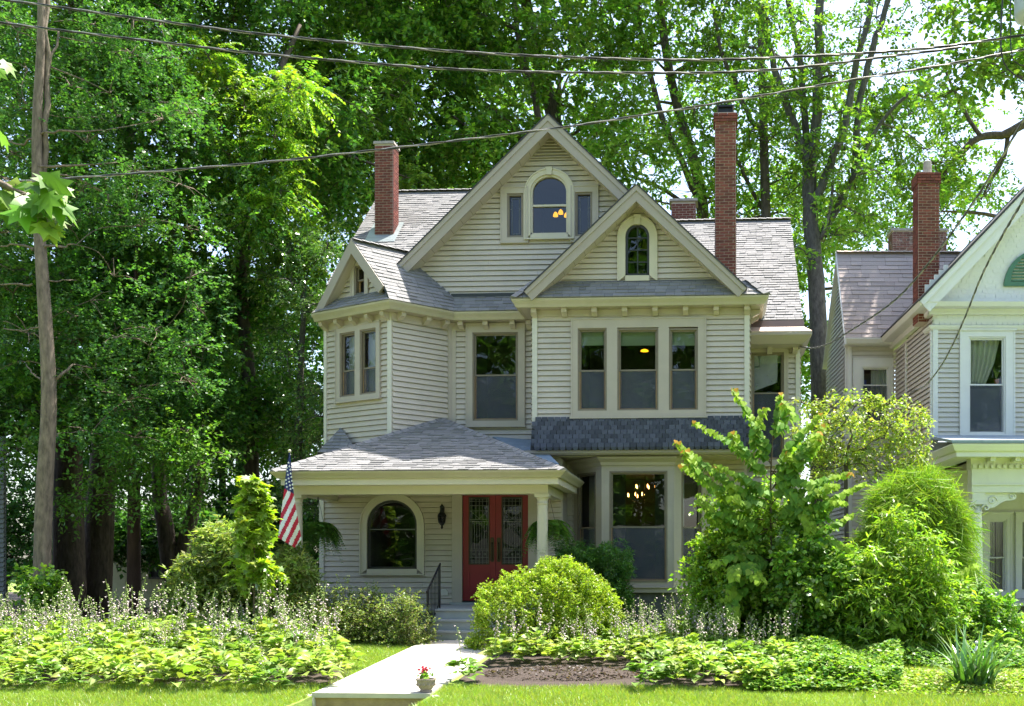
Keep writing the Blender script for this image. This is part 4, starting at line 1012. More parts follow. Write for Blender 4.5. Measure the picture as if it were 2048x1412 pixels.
# ------------------------------------------------------------------ the white house on the right
nd = ray(1290, PYH); nd.z = 0; nd.normalize(); nx = Vector((nd.y, -nd.x, 0))
C0 = W(1865, 800, 26.0); C0.z = 0
C1 = hit(1787, 800, C0, nx); C1.z = 0
W2 = hit(1694, 800, C1, nd); W2.z = 0
W3 = hit(1654, 800, W2, nx); W3.z = 0
nh = empty('neighbour_house', C0 + nx * 2, 'white clapboard house with scalloped gable and columned porch behind the shrubs', 'house')
NF = Wall(C0, C0 + nx * 7.2); NM = Wall(C1, C0); NW = Wall(W2, C1); NL = Wall(W3, W2)
zc = NF.uv(1950, 660)[1]; zne = hit(1740, 690, C1 - nd * .1, nd).z
f_o = NF.rect(1936, 674, 2010, 868); f_r = NF.rect(1920, 663, 2027, 880)
zf0 = NF.uv(1950, 884)[1]
siding(NF, [(0, zf0), (7.2, zf0), (7.2, zc), (0, zc)], [rect_hole(f_o)], nh, 'white_siding', .1165)
siding(NM, [(0, .6), (NM.len, .6), (NM.len, zc + .3), (0, zc + .3)], [], nh, 'white_siding', .1165)
w_o = NW.rect(1723, 734, 1780, 860); w_r = NW.rect(1707, 718, 1786, 872); w_r = (w_r[0], NW.len - .01, w_r[2], w_r[3]); w_o = (w_o[0], min(w_o[1], NW.len - .12), w_o[2], w_o[3])
siding(NW, [(0, .6), (NW.len, .6), (NW.len, zne), (0, zne)], [rect_hole(w_o)], nh, 'white_siding', .1165)
rp_ = hit(1673, 504, W2 - nx * .12, nx)          # ridge end of the wing
ru = (rp_ - W3).dot(NL.d)
siding(NL, [(0, .6), (NL.len, .6), (NL.len, zne), (ru, rp_.z - .15), (0, zne)], [], nh, 'white_siding', .1165)
def ncorner(w, u, z0, z1, wd=.12, m='white'): MB().add(*w.box(u - wd / 2, u + wd / 2, z0, z1, -.01, .045)).build('corner_board', m, nh)
ncorner(NF, .06, zf0, zc); ncorner(NW, .06, .6, zne); ncorner(NM, NM.len - .04, .6, zc, .09); ncorner(NM, NM.len * .38, .6, zc + .2, .10); ncorner(NL, NL.len - .04, .6, zne, .08)
wn_ = window_unit(NF, f_r, [f_o], NF.uv(1970, 769)[1], nh, cas='white', sash='white', inner='white', head=True, curt=None, o_face=.06, depth=1.4)
curtain(NF, f_o[0] + .04, f_o[0] + (f_o[1] - f_o[0]) * .92, NF.uv(1970, 769)[1], f_o[3] - .04, -.2, wn_, waves=6, amp=.035, taper=.45)
MB().add(*NF.box(f_o[0] + .06, f_o[1] - .06, f_o[2] + .05, NF.uv(1970, 775)[1], -.19, -.17)).build('board_panel', 'grey_siding', wn_)
wn2 = window_unit(NW, w_r, [w_o], NW.uv(1750, 770)[1], nh, cas='white', sash='white', inner='white', head=False, o_face=.05, depth=1.2)
curtain(NW, w_o[0] + .3, w_o[1] - .04, w_o[2] + .05, w_o[3] - .05, -.2, wn2, waves=5)
MB().add(*NW.box(w_o[0] + .08, w_o[0] + .16, NW.uv(1728, 768)[1], NW.uv(1728, 758)[1], -.14, -.13)).build('blue_card', 'paper_blue', wn2)
pt_ = NF.pt(NF.uv(1996, 762)[0], NF.uv(1996, 769)[1] + .02, -.12)
pp = empty('potted_plant', pt_, 'small plant in a terracotta pot on the sash of the white house window', 'plant')
V, F = lathe_vf([(.045, 0), (.06, .1), (.064, .1), (.064, .125)], pt_, 12); build('pot', V, F, 'terracotta', pp)
mb = MB(); rr = random.Random(3)
for k in range(14):
    a = rr.uniform(0, 6.28); h = rr.uniform(.1, .34); e_ = pt_ + Vector((.09 * math.cos(a), .05 * math.sin(a), .125 + h)); b_ = pt_ + Vector((0, 0, .12)); sd = Vector((.012, 0, 0)); md = b_.lerp(e_, .55) + Vector((0, 0, .03))
    mb.add([b_, md - sd, e_, md + sd], [(0, 1, 2, 3)])
mb.build('leaves', 'stem_green', pp)
# roofs
ze_ = zne + .13
eo = -nd * .42
RL = rp_ - nx * .0; eL = W2 - nx * .12 + eo; eL.z = ze_; eRr = C1 + nx * .9 + eo; eRr.z = ze_; RR = RL + nx * 4.2
shingle_roof([eL, eRr, RR, RL], nx, nh, ex=.15, tabs=(.3, .7), cols=BROWNS, m='shingle_brown', name='wing_roof', parts=False)
cap_row(RL, RR, nh, .14, 41, BROWNS)
bE = W3 - nx * .12 + nd * .12; bE.z = zne + .02; bE2 = bE + nx * 4.2
V, F = prism_vf([RL, RR, bE2, bE], [p - Vector((0, 0, .05)) for p in (RL, RR, bE2, bE)]); build('wing_roof', V, F, 'white', nh)
V, F = prism_vf([RL - nx * .03, eL - nx * .03, eL - nx * .03 - Vector((0, 0, .16)), RL - nx * .03 - Vector((0, 0, .2))], [RL + nx * .03, eL + nx * .03, eL + nx * .03 - Vector((0, 0, .16)), RL + nx * .03 - Vector((0, 0, .2))]); build('rake_board', V, F, 'white', nh)
gp_n = [(.30, -.14), (.36, -.14), (.44, -.03), (.44, 0), (.30, 0)]
sweep([W2 - nx * .1, C1 - nx * .0], ze_, gp_n, 'gutter', 'white', nh); sweep([W2 - nx * .1, C1], ze_, [(-.02, -.16), (.31, -.16), (.31, -.13), (-.02, -.13)], 'soffit', 'white', nh)
zme = NF.uv(1950, 612)[1]
sweep([C1, C0, C0 + nx * 7.2], zme, [(-.02, -.22), (.10, -.22), (.12, -.10), (.36, -.10), (.38, -.09), (.44, .0), (-.02, .0)], 'cornice', 'white', nh)
# gable: rake, scalloped shingles, vent
slp = 1.05; hwN = 3.6; GW = Wall(NF.pt(0, 0, .40), NF.pt(7.2, 0, .40)); u0 = -.42
pk = (u0 + .42 + hwN, zme + (hwN + .42) * slp)
for e, sgn in (((u0, zme), -1), ((u0 + 2 * (hwN + .42), zme), 1)):
    s = Vector((pk[0] - e[0], pk[1] - e[1])).normalized(); pr = Vector((s.y, -s.x)) if sgn < 0 else Vector((-s.y, s.x)); wid = .34; cv = abs(s.x)
    ik = (pk[0], pk[1] - wid / cv); ie = (e[0] + pr.x * wid, e[1] + pr.y * wid)
    MB().add(*GW.prism([e, pk, ik, ie] if sgn < 0 else [pk, e, ie, ik], -.04, .02)).build('rake_board', 'white', nh)
    im, ime = (pk[0], pk[1] - .13 / cv), (e[0] + pr.x * .13, e[1] + pr.y * .13)
    MB().add(*GW.prism([e, pk, im, ime] if sgn < 0 else [pk, e, ime, im], .02, .07)).build('rake_moulding', 'white', nh)
    a0, a1 = GW.pt(e[0], e[1], .09), GW.pt(pk[0], pk[1], .09); up = (GW.d * -pr.x + Vector((0, 0, -pr.y))) * .05
    q = [a0, a1, a1 + nd * 5.5, a0 + nd * 5.5]; V, F = prism_vf([p + up for p in q], q); build('main_roof', V, F, 'deck', nh)
    iw = (pk[0], pk[1] - .30 / cv); iwe = (e[0] + pr.x * .30, e[1] + pr.y * .30)
    q = [GW.pt(*iwe, -.03), GW.pt(*iw, -.03), GW.pt(*iw, -.42), GW.pt(*iwe, -.42)]; V, F = prism_vf(q, [p - Vector((0, 0, .03)) for p in q]); build('rake_soffit', V, F, 'white', nh)
gw = MB().add(*NF.prism([(-.0, zme - .0), (2 * hwN, zme), (hwN, zme + hwN * slp)], -.06, -.02)).build('gable_wall', 'white', nh)
sw2, rh2 = .125, .12
pts = [(-sw2 * .485, rh2 * 1.5)] + [(-sw2 * .485 * math.cos(a), .06 - .06 * math.sin(a)) for a in [math.pi * i / 8 for i in range(9)]] + [(sw2 * .485, rh2 * 1.5)]
Vs, Fs = prism_vf([(x, -.016 if z < .09 else -.003, z) for x, z in pts], [(x, .0, z) for x, z in pts])
me_n = bpy.data.meshes.new('scale_shingle'); me_n.from_pydata(Vs, [], Fs); me_n.materials.append(M_('white')); me_n.update()
rz = math.atan2(NF.d.y, NF.d.x); k = 0
while True:
    z = zme + .02 + k * rh2; ulo = (z - zme) / slp + .08; 
    if z > zme + 2.6: break
    n = 0; u = ulo + (sw2 / 2 if k % 2 else 0)
    u = math.ceil(ulo / sw2) * sw2 + (sw2 / 2 if k % 2 else 0)
    while u < min(3.3, 2 * hwN - ulo):
        place('scale_shingle', me_n, gw, NF.pt(u, z, -.018 + RNG.uniform(0, .004)), (.07, RNG.uniform(-.03, .03), rz)); u += sw2
    k += 1
fr = MB().add(*NF.box(.02, 7.2, zc, zme - .2, -.05, .0)).build('frieze', 'white', nh)
for kk in range(2):
    u = .1 + (sw2 / 2 if kk else 0)
    while u < 2.9:
        place('scale_shingle', me_n, fr, NF.pt(u, zc + .09 + kk * .1, .003), (.07, RNG.uniform(-.03, .03), rz)); u += sw2
sweep([C0 + nd * .5, C0, C0 + nx * 7.2], zc, [(-.02, 0), (.05, 0), (.09, .05), (.11, .09), (-.02, .09)], 'band_moulding', 'white', nh)
vc_ = NF.uv(2080, 575)[0]; vr = vc_ - NF.uv(2007, 573)[0]; vz = NF.uv(2030, 573)[1]
o_i, o_o = outline(vc_, vr - .16, vz + .1, vz + .1, vr - .16), outline(vc_, vr, vz, vz, vr)
vn = MB().add(*NF.ring(o_i, o_o, -.02, .07)).add(*NF.box(vc_ - vr, vc_ + vr, vz - .0, vz + .1, -.02, .069)).build('gable_vent', 'green_paint', nh)
MB().add(*NF.prism(o_i, -.01, .0)).build('vent_back', 'green_paint', vn)
for k in range(9):
    z = vz + .12 + k * .075; h_ = math.sqrt(max(0, (vr - .17) ** 2 - (z - vz - .1) ** 2))
    if h_ > .08: MB().add(*NF.box(vc_ - h_, vc_ + h_, z, z + .035, .002, .045)).build('louvre_slat', 'green_paint', vn)
# chimneys
cc = W(1854, 450, 26.5); nrot = math.atan2(nx.y, nx.x)
chimney('chimney', nh, cc.x, cc.y + .12, .50, .5, zme - .3, W(1854, 345, 26.4).z, ('front', 'left'), rot=nrot, cap=False, corbel=4)
zt = W(1854, 345, 26.4).z; V, F = lathe_vf([(.11, 0), (.10, .32), (.08, .34)], (cc.x + .03, cc.y + .1, zt), 12); build('chimney_pot', V, F, 'cap_stone', nh)
c2_ = W(1838, 480, 33.0); chimney('chimney', nh, c2_.x, 33.3, 1.62, .6, RL.z - 1.0, W(1838, 462, 33.0).z, ('front',), rot=nrot, m='brick_old', cap=.05)
fl = MB()
for k in range(5):
    u = (cc - C0).dot(nx) - .25 + k * .11; zz_ = zme + .12 + (u + .42) * slp; fl.add(*GW.box(u, u + .112, zz_ - .15, zz_ + .14, -.16, -.13))
fl.build('step_flashing', 'white', nh)
# porch of the white house
PW0 = W(1946, 1000, 23.3); PW0.z = 0; NP = Wall(PW0, PW0 + nx * 6)
zq = lambda py: NP.uv(1990, py)[1]
zfl = zq(1204)
NB = Wall(NF.pt(0, 0, 0), NF.pt(7.2, 0, 0))
bw = [NB.rect(1975, 1038, 2013, 1185), NB.rect(2040, 1038, 2080, 1185)]; zb_ = NB.uv(1990, 1200)[1]
MB().add(*NB.box(0, 7.2, .2, zb_ - .0, -.06, -.01)).build('wall', 'white', nh)
mb = MB(); xs_ = [.0, bw[0][0] - .03, bw[0][1] + .03, bw[1][0] - .03, bw[1][1] + .03, 7.2]
for a, b in ((xs_[0], xs_[1]), (xs_[2], xs_[3]), (xs_[4], xs_[5])): mb.add(*NB.box(a, b, zb_, zf0, -.06, -.005))
for a, b in ((xs_[1], xs_[2]), (xs_[3], xs_[4])): mb.add(*NB.box(a, b, bw[0][3] + .03, zf0, -.06, -.005)); mb.add(*NB.box(a, b, zb_, bw[0][2] - .03, -.06, -.005))
mb.build('wall', 'white', nh)
for r in bw: window_unit(NB, (r[0] - .1, r[1] + .1, r[2] - .1, r[3] + .12), [(r[0], r[1], bw[0][2], bw[0][3])], NB.uv(1990, 1115)[1], nh, cas='white', sash='white', inner='white', head=True, curt=[(.05, .55, 'curtain'), (.6, .95, 'curtain')], depth=1.2, screen=False, o_face=.05)
dpt = (C0 - PW0).dot(nd)
V = [NP.pt(u, z, o) for z in (zfl - .08, zfl) for u, o in ((-.25, .25), (6, .25), (6, -dpt), (-.25, -dpt))]; build('porch_floor', V, [(0, 3, 2, 1), (4, 5, 6, 7), (0, 1, 5, 4), (1, 2, 6, 5), (2, 3, 7, 6), (3, 0, 4, 7)], 'porch_paint', nh)
MB().add(*NP.box(-.2, 6, -.1, zfl - .081, .05, .12)).build('porch_skirt', 'foundation', nh)
cu = NP.uv(1957, 1000)[0]; cz1_ = zq(1006); zent0, zent1 = zq(985), zq(938)
for u in (cu, cu + 2.9):
    c = NP.pt(u, zfl, -.12); H = cz1_ - zfl
    V, F = lathe_vf([(.17, 0), (.17, .06), (.14, .09), (.15, .12), (.125, .16), (.125, H * .4), (.108, H - .25), (.108, H - .22), (.12, H - .21), (.12, H - .19), (.11, H - .18), (.112, H - .02)], c, 20)
    col = build('porch_column', V, F, 'white', nh, smooth=True)
    cp = MB(); cp.add(*NP.box(u - .17, u + .17, cz1_ - .03, cz1_ + .02, -.29, .05)); cp.build('abacus', 'white', col)
    for sx in (-1, 1):
        sp = [NP.pt(u + sx * .15 + sx * r * math.cos(a) * -1, cz1_ - .11 + r * math.sin(a), .03) for a, r in [(i * .5, .085 * (1 - i / 17)) for i in range(16)]]
        V, F = tube_vf(sp, .018, 5); build('volute', V, F, 'white', col, smooth=True)
    MB().add(*NP.box(u - .135, u + .135, cz1_ + .02, zent0 - .001, -.26, .02)).build('impost_block', 'white', col)
MB().add(*NP.box(cu - .15, 6, zent0, zent1, -.28, .03)).build('entablature', 'white', nh)
MB().add(*NP.box(cu - .16, 6, zent0 + (zent1 - zent0) * .30, zent0 + (zent1 - zent0) * .36, -.27, .055)).build('entablature_band', 'white', nh)
for k in range(16): MB().add(*NP.box(cu - .15 + k * .13, cu - .15 + k * .13 + .075, zent1 + .012, zent1 + .085, .0, .09)).build('dentil', 'white', nh)
MB().add(*NP.box(cu - .17, 6, zent1 + .0, zq(915), -.28, .028)).build('frieze', 'white', nh)
for k in range(4): MB().add(*NP.box(cu + .15 + k * .52, cu + .25 + k * .52, zq(925), zq(914), .03, .36)).build('modillion', 'white', nh)
ppn = [NP.pt(cu - .15, 0, -dpt), NP.pt(cu - .15, 0, 0), NP.pt(6, 0, 0)]
zct = zq(893); sweep(ppn, zct, [(-.2, -.26), (.45, -.26), (.45, -.17), (.5, -.14), (.56, -.02), (.56, 0), (-.2, 0)], 'porch_cornice', 'white', nh)
q = [NP.pt(cu - .15 - .58, zct + .01, .58), NP.pt(6, zct + .01, .58), NP.pt(6, zf0 + .1, -dpt), NP.pt(cu - .15 - .3, zf0 + .1, -dpt)]
V, F = prism_vf([p + Vector((0, 0, .06)) for p in q], q); build('porch_roof', V, F, 'slate_blue', nh)
MB().add(*NP.box(cu - .1, 6, zct - .26, zct - .24, -dpt, -.1)).build('porch_ceiling', 'sash', nh)
sc_ = [(0, .0), (.62, -.0), (.69, -.06), (.66, -.14), (.58, -.16), (.45, -.17), (.34, -.22), (.22, -.31), (.10, -.33), (.02, -.26), (0, -.2)]
bx0 = cu + .14; scb = MB().add(*NP.prism([(bx0 + a, zent0 - .002 + b) for a, b in sc_[::-1]], -.16, -.04)).build('scroll_bracket', 'white', nh)
for ce, r0 in (((bx0 + .16, zent0 - .17), .11), ((bx0 + .58, zent0 - .08), .075)):
    sp = [NP.pt(ce[0] + r * math.cos(a), ce[1] + r * math.sin(a), -.03) for a, r in [(i * .5, r0 * (1 - i / 17)) for i in range(16)]]
    V, F = tube_vf(sp, .014, 5); build('volute', V, F, 'white', scb, smooth=True)

# ------------------------------------------------------------------ things at the far left
lh = empty('grey_house', (W(-260, 1000, 25).x, 27, 0), 'grey sided house corner at the left edge behind the trees', 'house')
xw = W(8, 1000, 25.5).x; WX = Wall((xw - 6, 25.5), (xw, 25.5))
siding(WX, [(3.5, 0), (6, 0), (6, 4.6), (3.5, 4.6)], [], lh, 'grey_siding')
build('wall', box_v(xw - 6, xw - 2.5, 25.5, 25.6, 0, 4.6), BOXF, 'grey_siding', lh)
bx_ = xw * 31 / 25.5 - 1.2
V, F = prism_vf([(xw - .02, 25.62, 0), (bx_, 31, 0), (bx_, 31, 4.6), (xw - .02, 25.62, 4.6)], [(xw - .1, 25.62, 0), (bx_ - .1, 31, 0), (bx_ - .1, 31, 4.6), (xw - .1, 25.62, 4.6)]); build('wall', V, F, 'grey_siding', lh)
mx_ = (xw + bx_) / 2
V, F = prism_vf([(xw - .05, 25.2, 4.6), (mx_ - .05, 28.3, 7), (mx_ - 6.3, 28.3, 7), (xw - 6.3, 25.2, 4.6)], [(xw - .05, 25.2, 4.5), (mx_ - .05, 28.3, 6.9), (mx_ - 6.3, 28.3, 6.9), (xw - 6.3, 25.2, 4.5)]); build('roof', V, F, 'deck', lh)
YSH = 37.0; sh = empty('shed', W(300, 1150, YSH), 'cream board shed glimpsed between the dark trunks', 'shed'); sh.location.z = 0; WLOC[sh].z = 0
SW = fw(YSH); s0, s1_ = fp(185, 1150, YSH)[0], fp(372, 1150, YSH)[0]; so = SW.rect(303, 1112, 336, 1155)
u = s0; k = 0
while u < s1_ - .02:
    ub = min(u + .3, s1_)
    if ub <= so[0] + .02 or u >= so[1] - .02: MB().add(*SW.box(u, ub - .008, .0, 2.5, -.03, .0 + .004 * (k % 2))).build('board', 'board_cream', sh)
    else:
        MB().add(*SW.box(u, ub - .008, .0, so[2], -.03, .0)).build('board', 'board_cream', sh); MB().add(*SW.box(u, ub - .008, so[3], 2.5, -.03, .0)).build('board', 'board_cream', sh)
    u += .3; k += 1
frame_mb(SW, (so[0] - .1, so[1] + .1, so[2] - .05, so[3] + .05), .07, -.04, .03).build('window', 'sash_dark', sh)
build('pane', [SW.pt(so[0] - .1, so[2], -.03), SW.pt(so[1] + .1, so[2], -.03), SW.pt(so[1] + .1, so[3], -.03), SW.pt(so[0] - .1, so[3], -.03)], [(0, 1, 2, 3)], 'ink', sh)
xa_, xb_ = s0 - XF, s1_ - XF
build('wall', box_v(xa_ + .02, xb_ - .02, YSH + .1, YSH + 3, 0, 2.48), BOXF, 'board_cream', sh)
V, F = prism_vf([(xa_ - .2, YSH - .3, 2.45), (xb_ + .2, YSH - .3, 2.45), (xb_ + .2, YSH + 1.6, 3.5), (xa_ - .2, YSH + 1.6, 3.5)], [(xa_ - .2, YSH - .3, 2.38), (xb_ + .2, YSH - .3, 2.38), (xb_ + .2, YSH + 1.6, 3.43), (xa_ - .2, YSH + 1.6, 3.43)]); build('roof', V, F, 'deck', sh)

# ------------------------------------------------------------------ foliage tools
NR = np.random.default_rng(11)
T_DIAMOND = (np.array([(0, 0, 0), (.30, .42, .05), (0, 1, -.05), (-.30, .42, .05)]), [(0, 1, 2, 3)])
T_ROUND = (np.array([(0, 0, 0), (.36, .25, .05), (.36, .65, .03), (0, 1, -.06), (-.36, .65, .03), (-.36, .25, .05)]), [(0, 1, 2, 3), (0, 3, 4, 5)])
T_LANCE = (np.array([(0, 0, 0), (.13, .4, .03), (0, 1, -.12), (-.13, .4, .03)]), [(0, 1, 2, 3)])
T_FAN = (np.array([(0, 0, 0), (.52, .75, .04), (0, .92, -.03), (-.52, .75, .04)]), [(0, 1, 2, 3)])
T_THREAD = (np.array([(-.018, 0, 0), (.018, 0, 0), (.010, 1, -.25), (-.010, 1, -.25)]), [(0, 1, 2, 3)])
T_HEART = (np.array([(0, .06, 0), (.25, -.06, .02), (.48, .12, .05), (.44, .48, .05), (0, 1.0, -.10), (-.44, .48, .05), (-.48, .12, .05), (-.25, -.06, .02)]), [(0, 1, 2, 3), (0, 3, 4, 4), (0, 4, 5, 5), (0, 5, 6, 7)])
T_MAPLE = (np.array([(0, 0, 0), (.28, -.06, -.04), (.22, .18, .02), (.58, .26, -.06), (.34, .44, .02), (.44, .70, -.05), (.16, .62, .02), (0, 1.0, -.12), (-.16, .62, .02), (-.44, .70, -.05), (-.34, .44, .02), (-.58, .26, -.06), (-.22, .18, .02), (-.28, -.06, -.04)]),
           [(0, 1, 2, 2), (0, 2, 3, 4), (0, 4, 5, 6), (0, 6, 7, 8), (0, 8, 9, 10), (0, 10, 11, 12), (0, 12, 13, 13)])
def unit(a): return a / np.maximum(1e-9, np.linalg.norm(a, axis=-1, keepdims=True))
def leafmesh(name, tpl, O, D, N, S, T, m, parent, origin=None, kind=None, link=True):
    TV, TF = tpl; O = np.asarray(O, float); n = len(O); D = unit(np.asarray(D, float)); N = np.asarray(N, float)
    X = unit(np.cross(D, N)); N = np.cross(X, D); S = np.asarray(S, float).reshape(-1, 1, 1)
    V = O[:, None, :] + S * (TV[None, :, 0:1] * X[:, None, :] + TV[None, :, 1:2] * D[:, None, :] + TV[None, :, 2:3] * N[:, None, :])
    k = len(TV); V = V.reshape(-1, 3)
    faces = [tuple(dict.fromkeys(f)) for f in TF]; sizes = np.array([len(f) for f in faces]); flat = np.concatenate([np.array(f) for f in faces])
    loops = (flat[None, :] + (np.arange(n) * k)[:, None]).ravel(); sz = np.tile(sizes, n); st = np.concatenate([[0], np.cumsum(sz)[:-1]])
    c = np.array(origin if origin is not None else V.mean(axis=0), float)
    me = bpy.data.meshes.new(name); me.vertices.add(len(V)); me.vertices.foreach_set('co', (V - c).astype(np.float32).ravel())
    me.loops.add(len(loops)); me.loops.foreach_set('vertex_index', loops.astype(np.int32)); me.polygons.add(len(sz)); me.polygons.foreach_set('loop_start', st.astype(np.int32))
    a = me.color_attributes.new('tint', 'FLOAT_COLOR', 'POINT'); t4 = np.ones((len(V), 4), np.float32); t4[:, :3] = np.repeat(np.asarray(T, float), k, axis=0); a.data.foreach_set('color', t4.ravel())
    me.materials.append(M_(m)); me.update(calc_edges=True)
    if not link: return me
    o = place(name, me, parent, c)
    if kind: o['kind'] = kind
    return o
def colours(n, pal, rng, jit=.18, clump=None):
    pal = np.array(pal); c = pal[rng.integers(0, len(pal), n)]; c = c * (1 + jit * rng.standard_normal((n, 1)).clip(-2, 2)) * (1 + .08 * rng.standard_normal((n, 3)).clip(-2, 2))
    if clump is not None: c = c * clump[:, None]
    return c.clip(.004, .9)
G_DEEP = [(.065, .17, .032), (.075, .19, .036), (.09, .205, .038), (.06, .165, .044)]
G_MID = [(.125, .27, .036), (.145, .29, .04), (.115, .255, .036), (.165, .295, .042)]
G_LIGHT = [(.20, .355, .04), (.225, .37, .044), (.185, .335, .038), (.25, .375, .05)]
G_LIME = [(.27, .40, .032), (.31, .43, .038), (.24, .38, .03)]
G_BLUE = [(.07, .17, .055), (.085, .19, .06), (.075, .18, .05)]
def spray_leaves(C, Rr, ns, nl, rng, slen=(.45, .9), lsize=(.09, .15), droop=.35, spread=.75, shell=2.2, pin=False, flat=.45):
    """clump centres C (k,3), radii Rr (k,3): sprays of leaves along short twigs"""
    k = len(C); idx = np.repeat(np.arange(k), ns); m = len(idx)
    d = unit(rng.standard_normal((m, 3))); r = rng.random((m, 1)) ** (1 / shell); o = C[idx] + d * r * Rr[idx] * .85
    sd = unit(d * .8 + .55 * rng.standard_normal((m, 3)) + np.array([0, 0, -.15])); sl = rng.uniform(*slen, m)
    t = (np.tile((np.arange(nl) + .5) / nl, (m, 1)) + rng.uniform(-.3, .3, (m, nl)) / nl)
    sgn = np.where(np.arange(nl) % 2 == 0, 1., -1.)[None, :].repeat(m, 0)
    side = unit(np.cross(sd, np.array([0, 0, 1.0]) + .3 * rng.standard_normal((m, 3))))
    O = o[:, None, :] + sd[:, None, :] * (sl[:, None] * t)[..., None]; O[..., 2] -= droop * sl[:, None] * t ** 2
    jit = (.10 if pin else .45)
    D = sd[:, None, :] * (.35 if pin else .5) + side[:, None, :] * (sgn * spread)[..., None] + jit * rng.standard_normal((m, nl, 3)); D[..., 2] -= droop * (.5 + .6 * t)
    N = np.array([0, 0, 1.0]) + flat * rng.standard_normal((m, nl, 3))
    S = rng.uniform(*lsize, (m, nl)) * (1.0 - (.35 * np.abs(t - .5) if pin else 0))
    cl = (1 + .16 * rng.standard_normal(k)).clip(.65, 1.4)[idx][:, None].repeat(nl, 1)
    twigs = (o, sd, sl)
    return O.reshape(-1, 3), D.reshape(-1, 3), N.reshape(-1, 3), S.ravel(), cl.ravel(), twigs
DENS = 2.1
def tree(name, label, cat, trunk, trunk_r, clumps, radii, ns, nl, pal, bark='bark_dark', lm='leaf', tpl=T_DIAMOND, limbs=(), seed=1, group=None, lsize=(.12, .19), slen=(.45, .9), droop=.16, pin=False, branch_r=.07, sides=8, minz=0.0, shell=2.2, twigs=4, flat=.34, rough=0.0, dens=1.0):
    rng = np.random.default_rng(seed); rd_ = random.Random(seed); base = Vector(trunk[0])
    t = empty(name, base, label, cat, group); mb = MB()
    sp = smooth_path(trunk, 4); n = len(sp); rs = np.interp(np.linspace(0, len(trunk) - 1, n), np.arange(len(trunk)), trunk_r)
    if rough: sp = [p + Vector((rd_.uniform(-rough, rough), rd_.uniform(-rough, rough), 0)) for p in sp]
    mb.add(*tube_vf(sp, list(rs), sides + 4)); skel = [(p, r) for p, r in zip(sp, rs) if p.z > minz]
    for lp_, lr in limbs:
        q = smooth_path(lp_, 4); q = [p + Vector((rd_.uniform(-.04, .04), rd_.uniform(-.08, .08), 0)) for p in q]; r_ = np.linspace(lr[0], lr[1], len(q)); mb.add(*tube_vf(q, list(r_), sides)); skel += list(zip(q, r_))
    C = np.array(clumps, float); R_ = np.array(radii, float)
    if len(C):
        cen = [(Vector(c), i) for i, c in enumerate(C)]
        S0 = Vector(np.mean([list(p) for p, _ in skel], axis=0)); cen.sort(key=lambda q: min((q[0] - p).length for p, _ in skel[::3]))
        for c, i in cen:
            best = min(skel, key=lambda q: (q[0] - c).length + (2.5 if q[0].z > c.z + .3 else 0) * 1.0 - q[1] * 2)
            p0, r0 = best; L = (c - p0).length
            if L < .3: continue
            mid = p0.lerp(c, .5) + Vector((rd_.uniform(-.12, .12) * L, rd_.uniform(-.12, .12) * L, rd_.uniform(-.05, .14) * L))
            q = smooth_path([p0, mid, c], 4); ra = min(r0 * .62, branch_r * (.5 + .25 * L)); r_ = np.linspace(ra, max(.012, ra * .3), len(q))
            mb.add(*tube_vf(q, list(r_), 5)); skel += [(a, b) for a, b in zip(q[2:], r_[2:])]
            for _ in range(twigs):
                dv = Vector(rng.standard_normal(3)).normalized(); e = c + Vector((dv.x * R_[i][0], dv.y * R_[i][1], dv.z * R_[i][2])) * rd_.uniform(.5, .95)
                mb.add(*tube_vf([c, c.lerp(e, .5) + Vector((0, 0, .06)), e], [.016, .011, .005], 4, False))
    mb.build('trunk', bark, t, smooth=True)
    if len(C):
        O, D, N, S, cl, _ = spray_leaves(C, R_, int(ns * dens), nl, rng, slen, lsize, droop, .75, shell, pin, flat)
        leafmesh('crown', tpl, O, D, N, S, colours(len(O), pal, rng, clump=cl), lm, t)
    return t
def region(px0, py0, px1, py1, Y0, Y1, n, rng, r=(.8, 1.6), flatz=.55, sep=.7):
    out = []; rad = []
    for _ in range(n * 6):
        if len(out) >= n: break
        Y = rng.uniform(Y0, Y1); p = W(rng.uniform(px0, px1), rng.uniform(py0, py1), Y); rr_ = rng.uniform(*r)
        if any((p - q).length < sep * rr_ for q in out): continue
        out.append(p); rad.append((rr_, rr_, rr_ * flatz))
    return [tuple(p) for p in out], rad
def TP(pts, Y): return [W(x, y, Y) for x, y in pts]
def base0(p): return [Vector((p[0].x, p[0].y, 0))] + list(p)
rg = np.random.default_rng(5)
PXM = lambda Y: Y / FPX

# ------------------------------------------------------------------ trees on the left
c, r = region(-60, -150, 60, 760, 22.6, 25.5, 26, rg, (.6, .95)); c2, r2 = region(120, -150, 400, 880, 23.0, 26.5, 66, rg, (.6, 1.0))
Yk = 22.3
tr = TP([(82, 1230), (88, 1000), (98, 800), (88, 600), (77, 430), (74, 250), (82, 80), (84, -120), (92, -320)], Yk); tr[0].z = -.02
lb = []
for (a, b, e, rr_) in (((72, 272), (40, 290), (0, 275), 2.5), ((80, 268), (140, 262), (205, 258), 3), ((76, 335), (140, 332), (230, 322), 3), ((66, 500), (40, 490), (-20, 492), 3.2), ((86, 495), (120, 492), (155, 490), 3.2), ((66, 570), (20, 568), (-40, 572), 2.5),
                       ((88, 565), (120, 562), (150, 560), 2), ((100, 770), (130, 745), (150, 728), 4), ((84, 760), (65, 745), (50, 728), 2), ((100, 880), (112, 872), (120, 866), 2), ((72, 200), (95, 130), (120, 60), 4.5), ((84, 655), (40, 660), (5, 657), 2)):
    lb.append(([W(*a, Yk), W(*b, Yk + .15), W(*e, Yk + .5)], (rr_ * PXM(Yk), rr_ * .4 * PXM(Yk))))
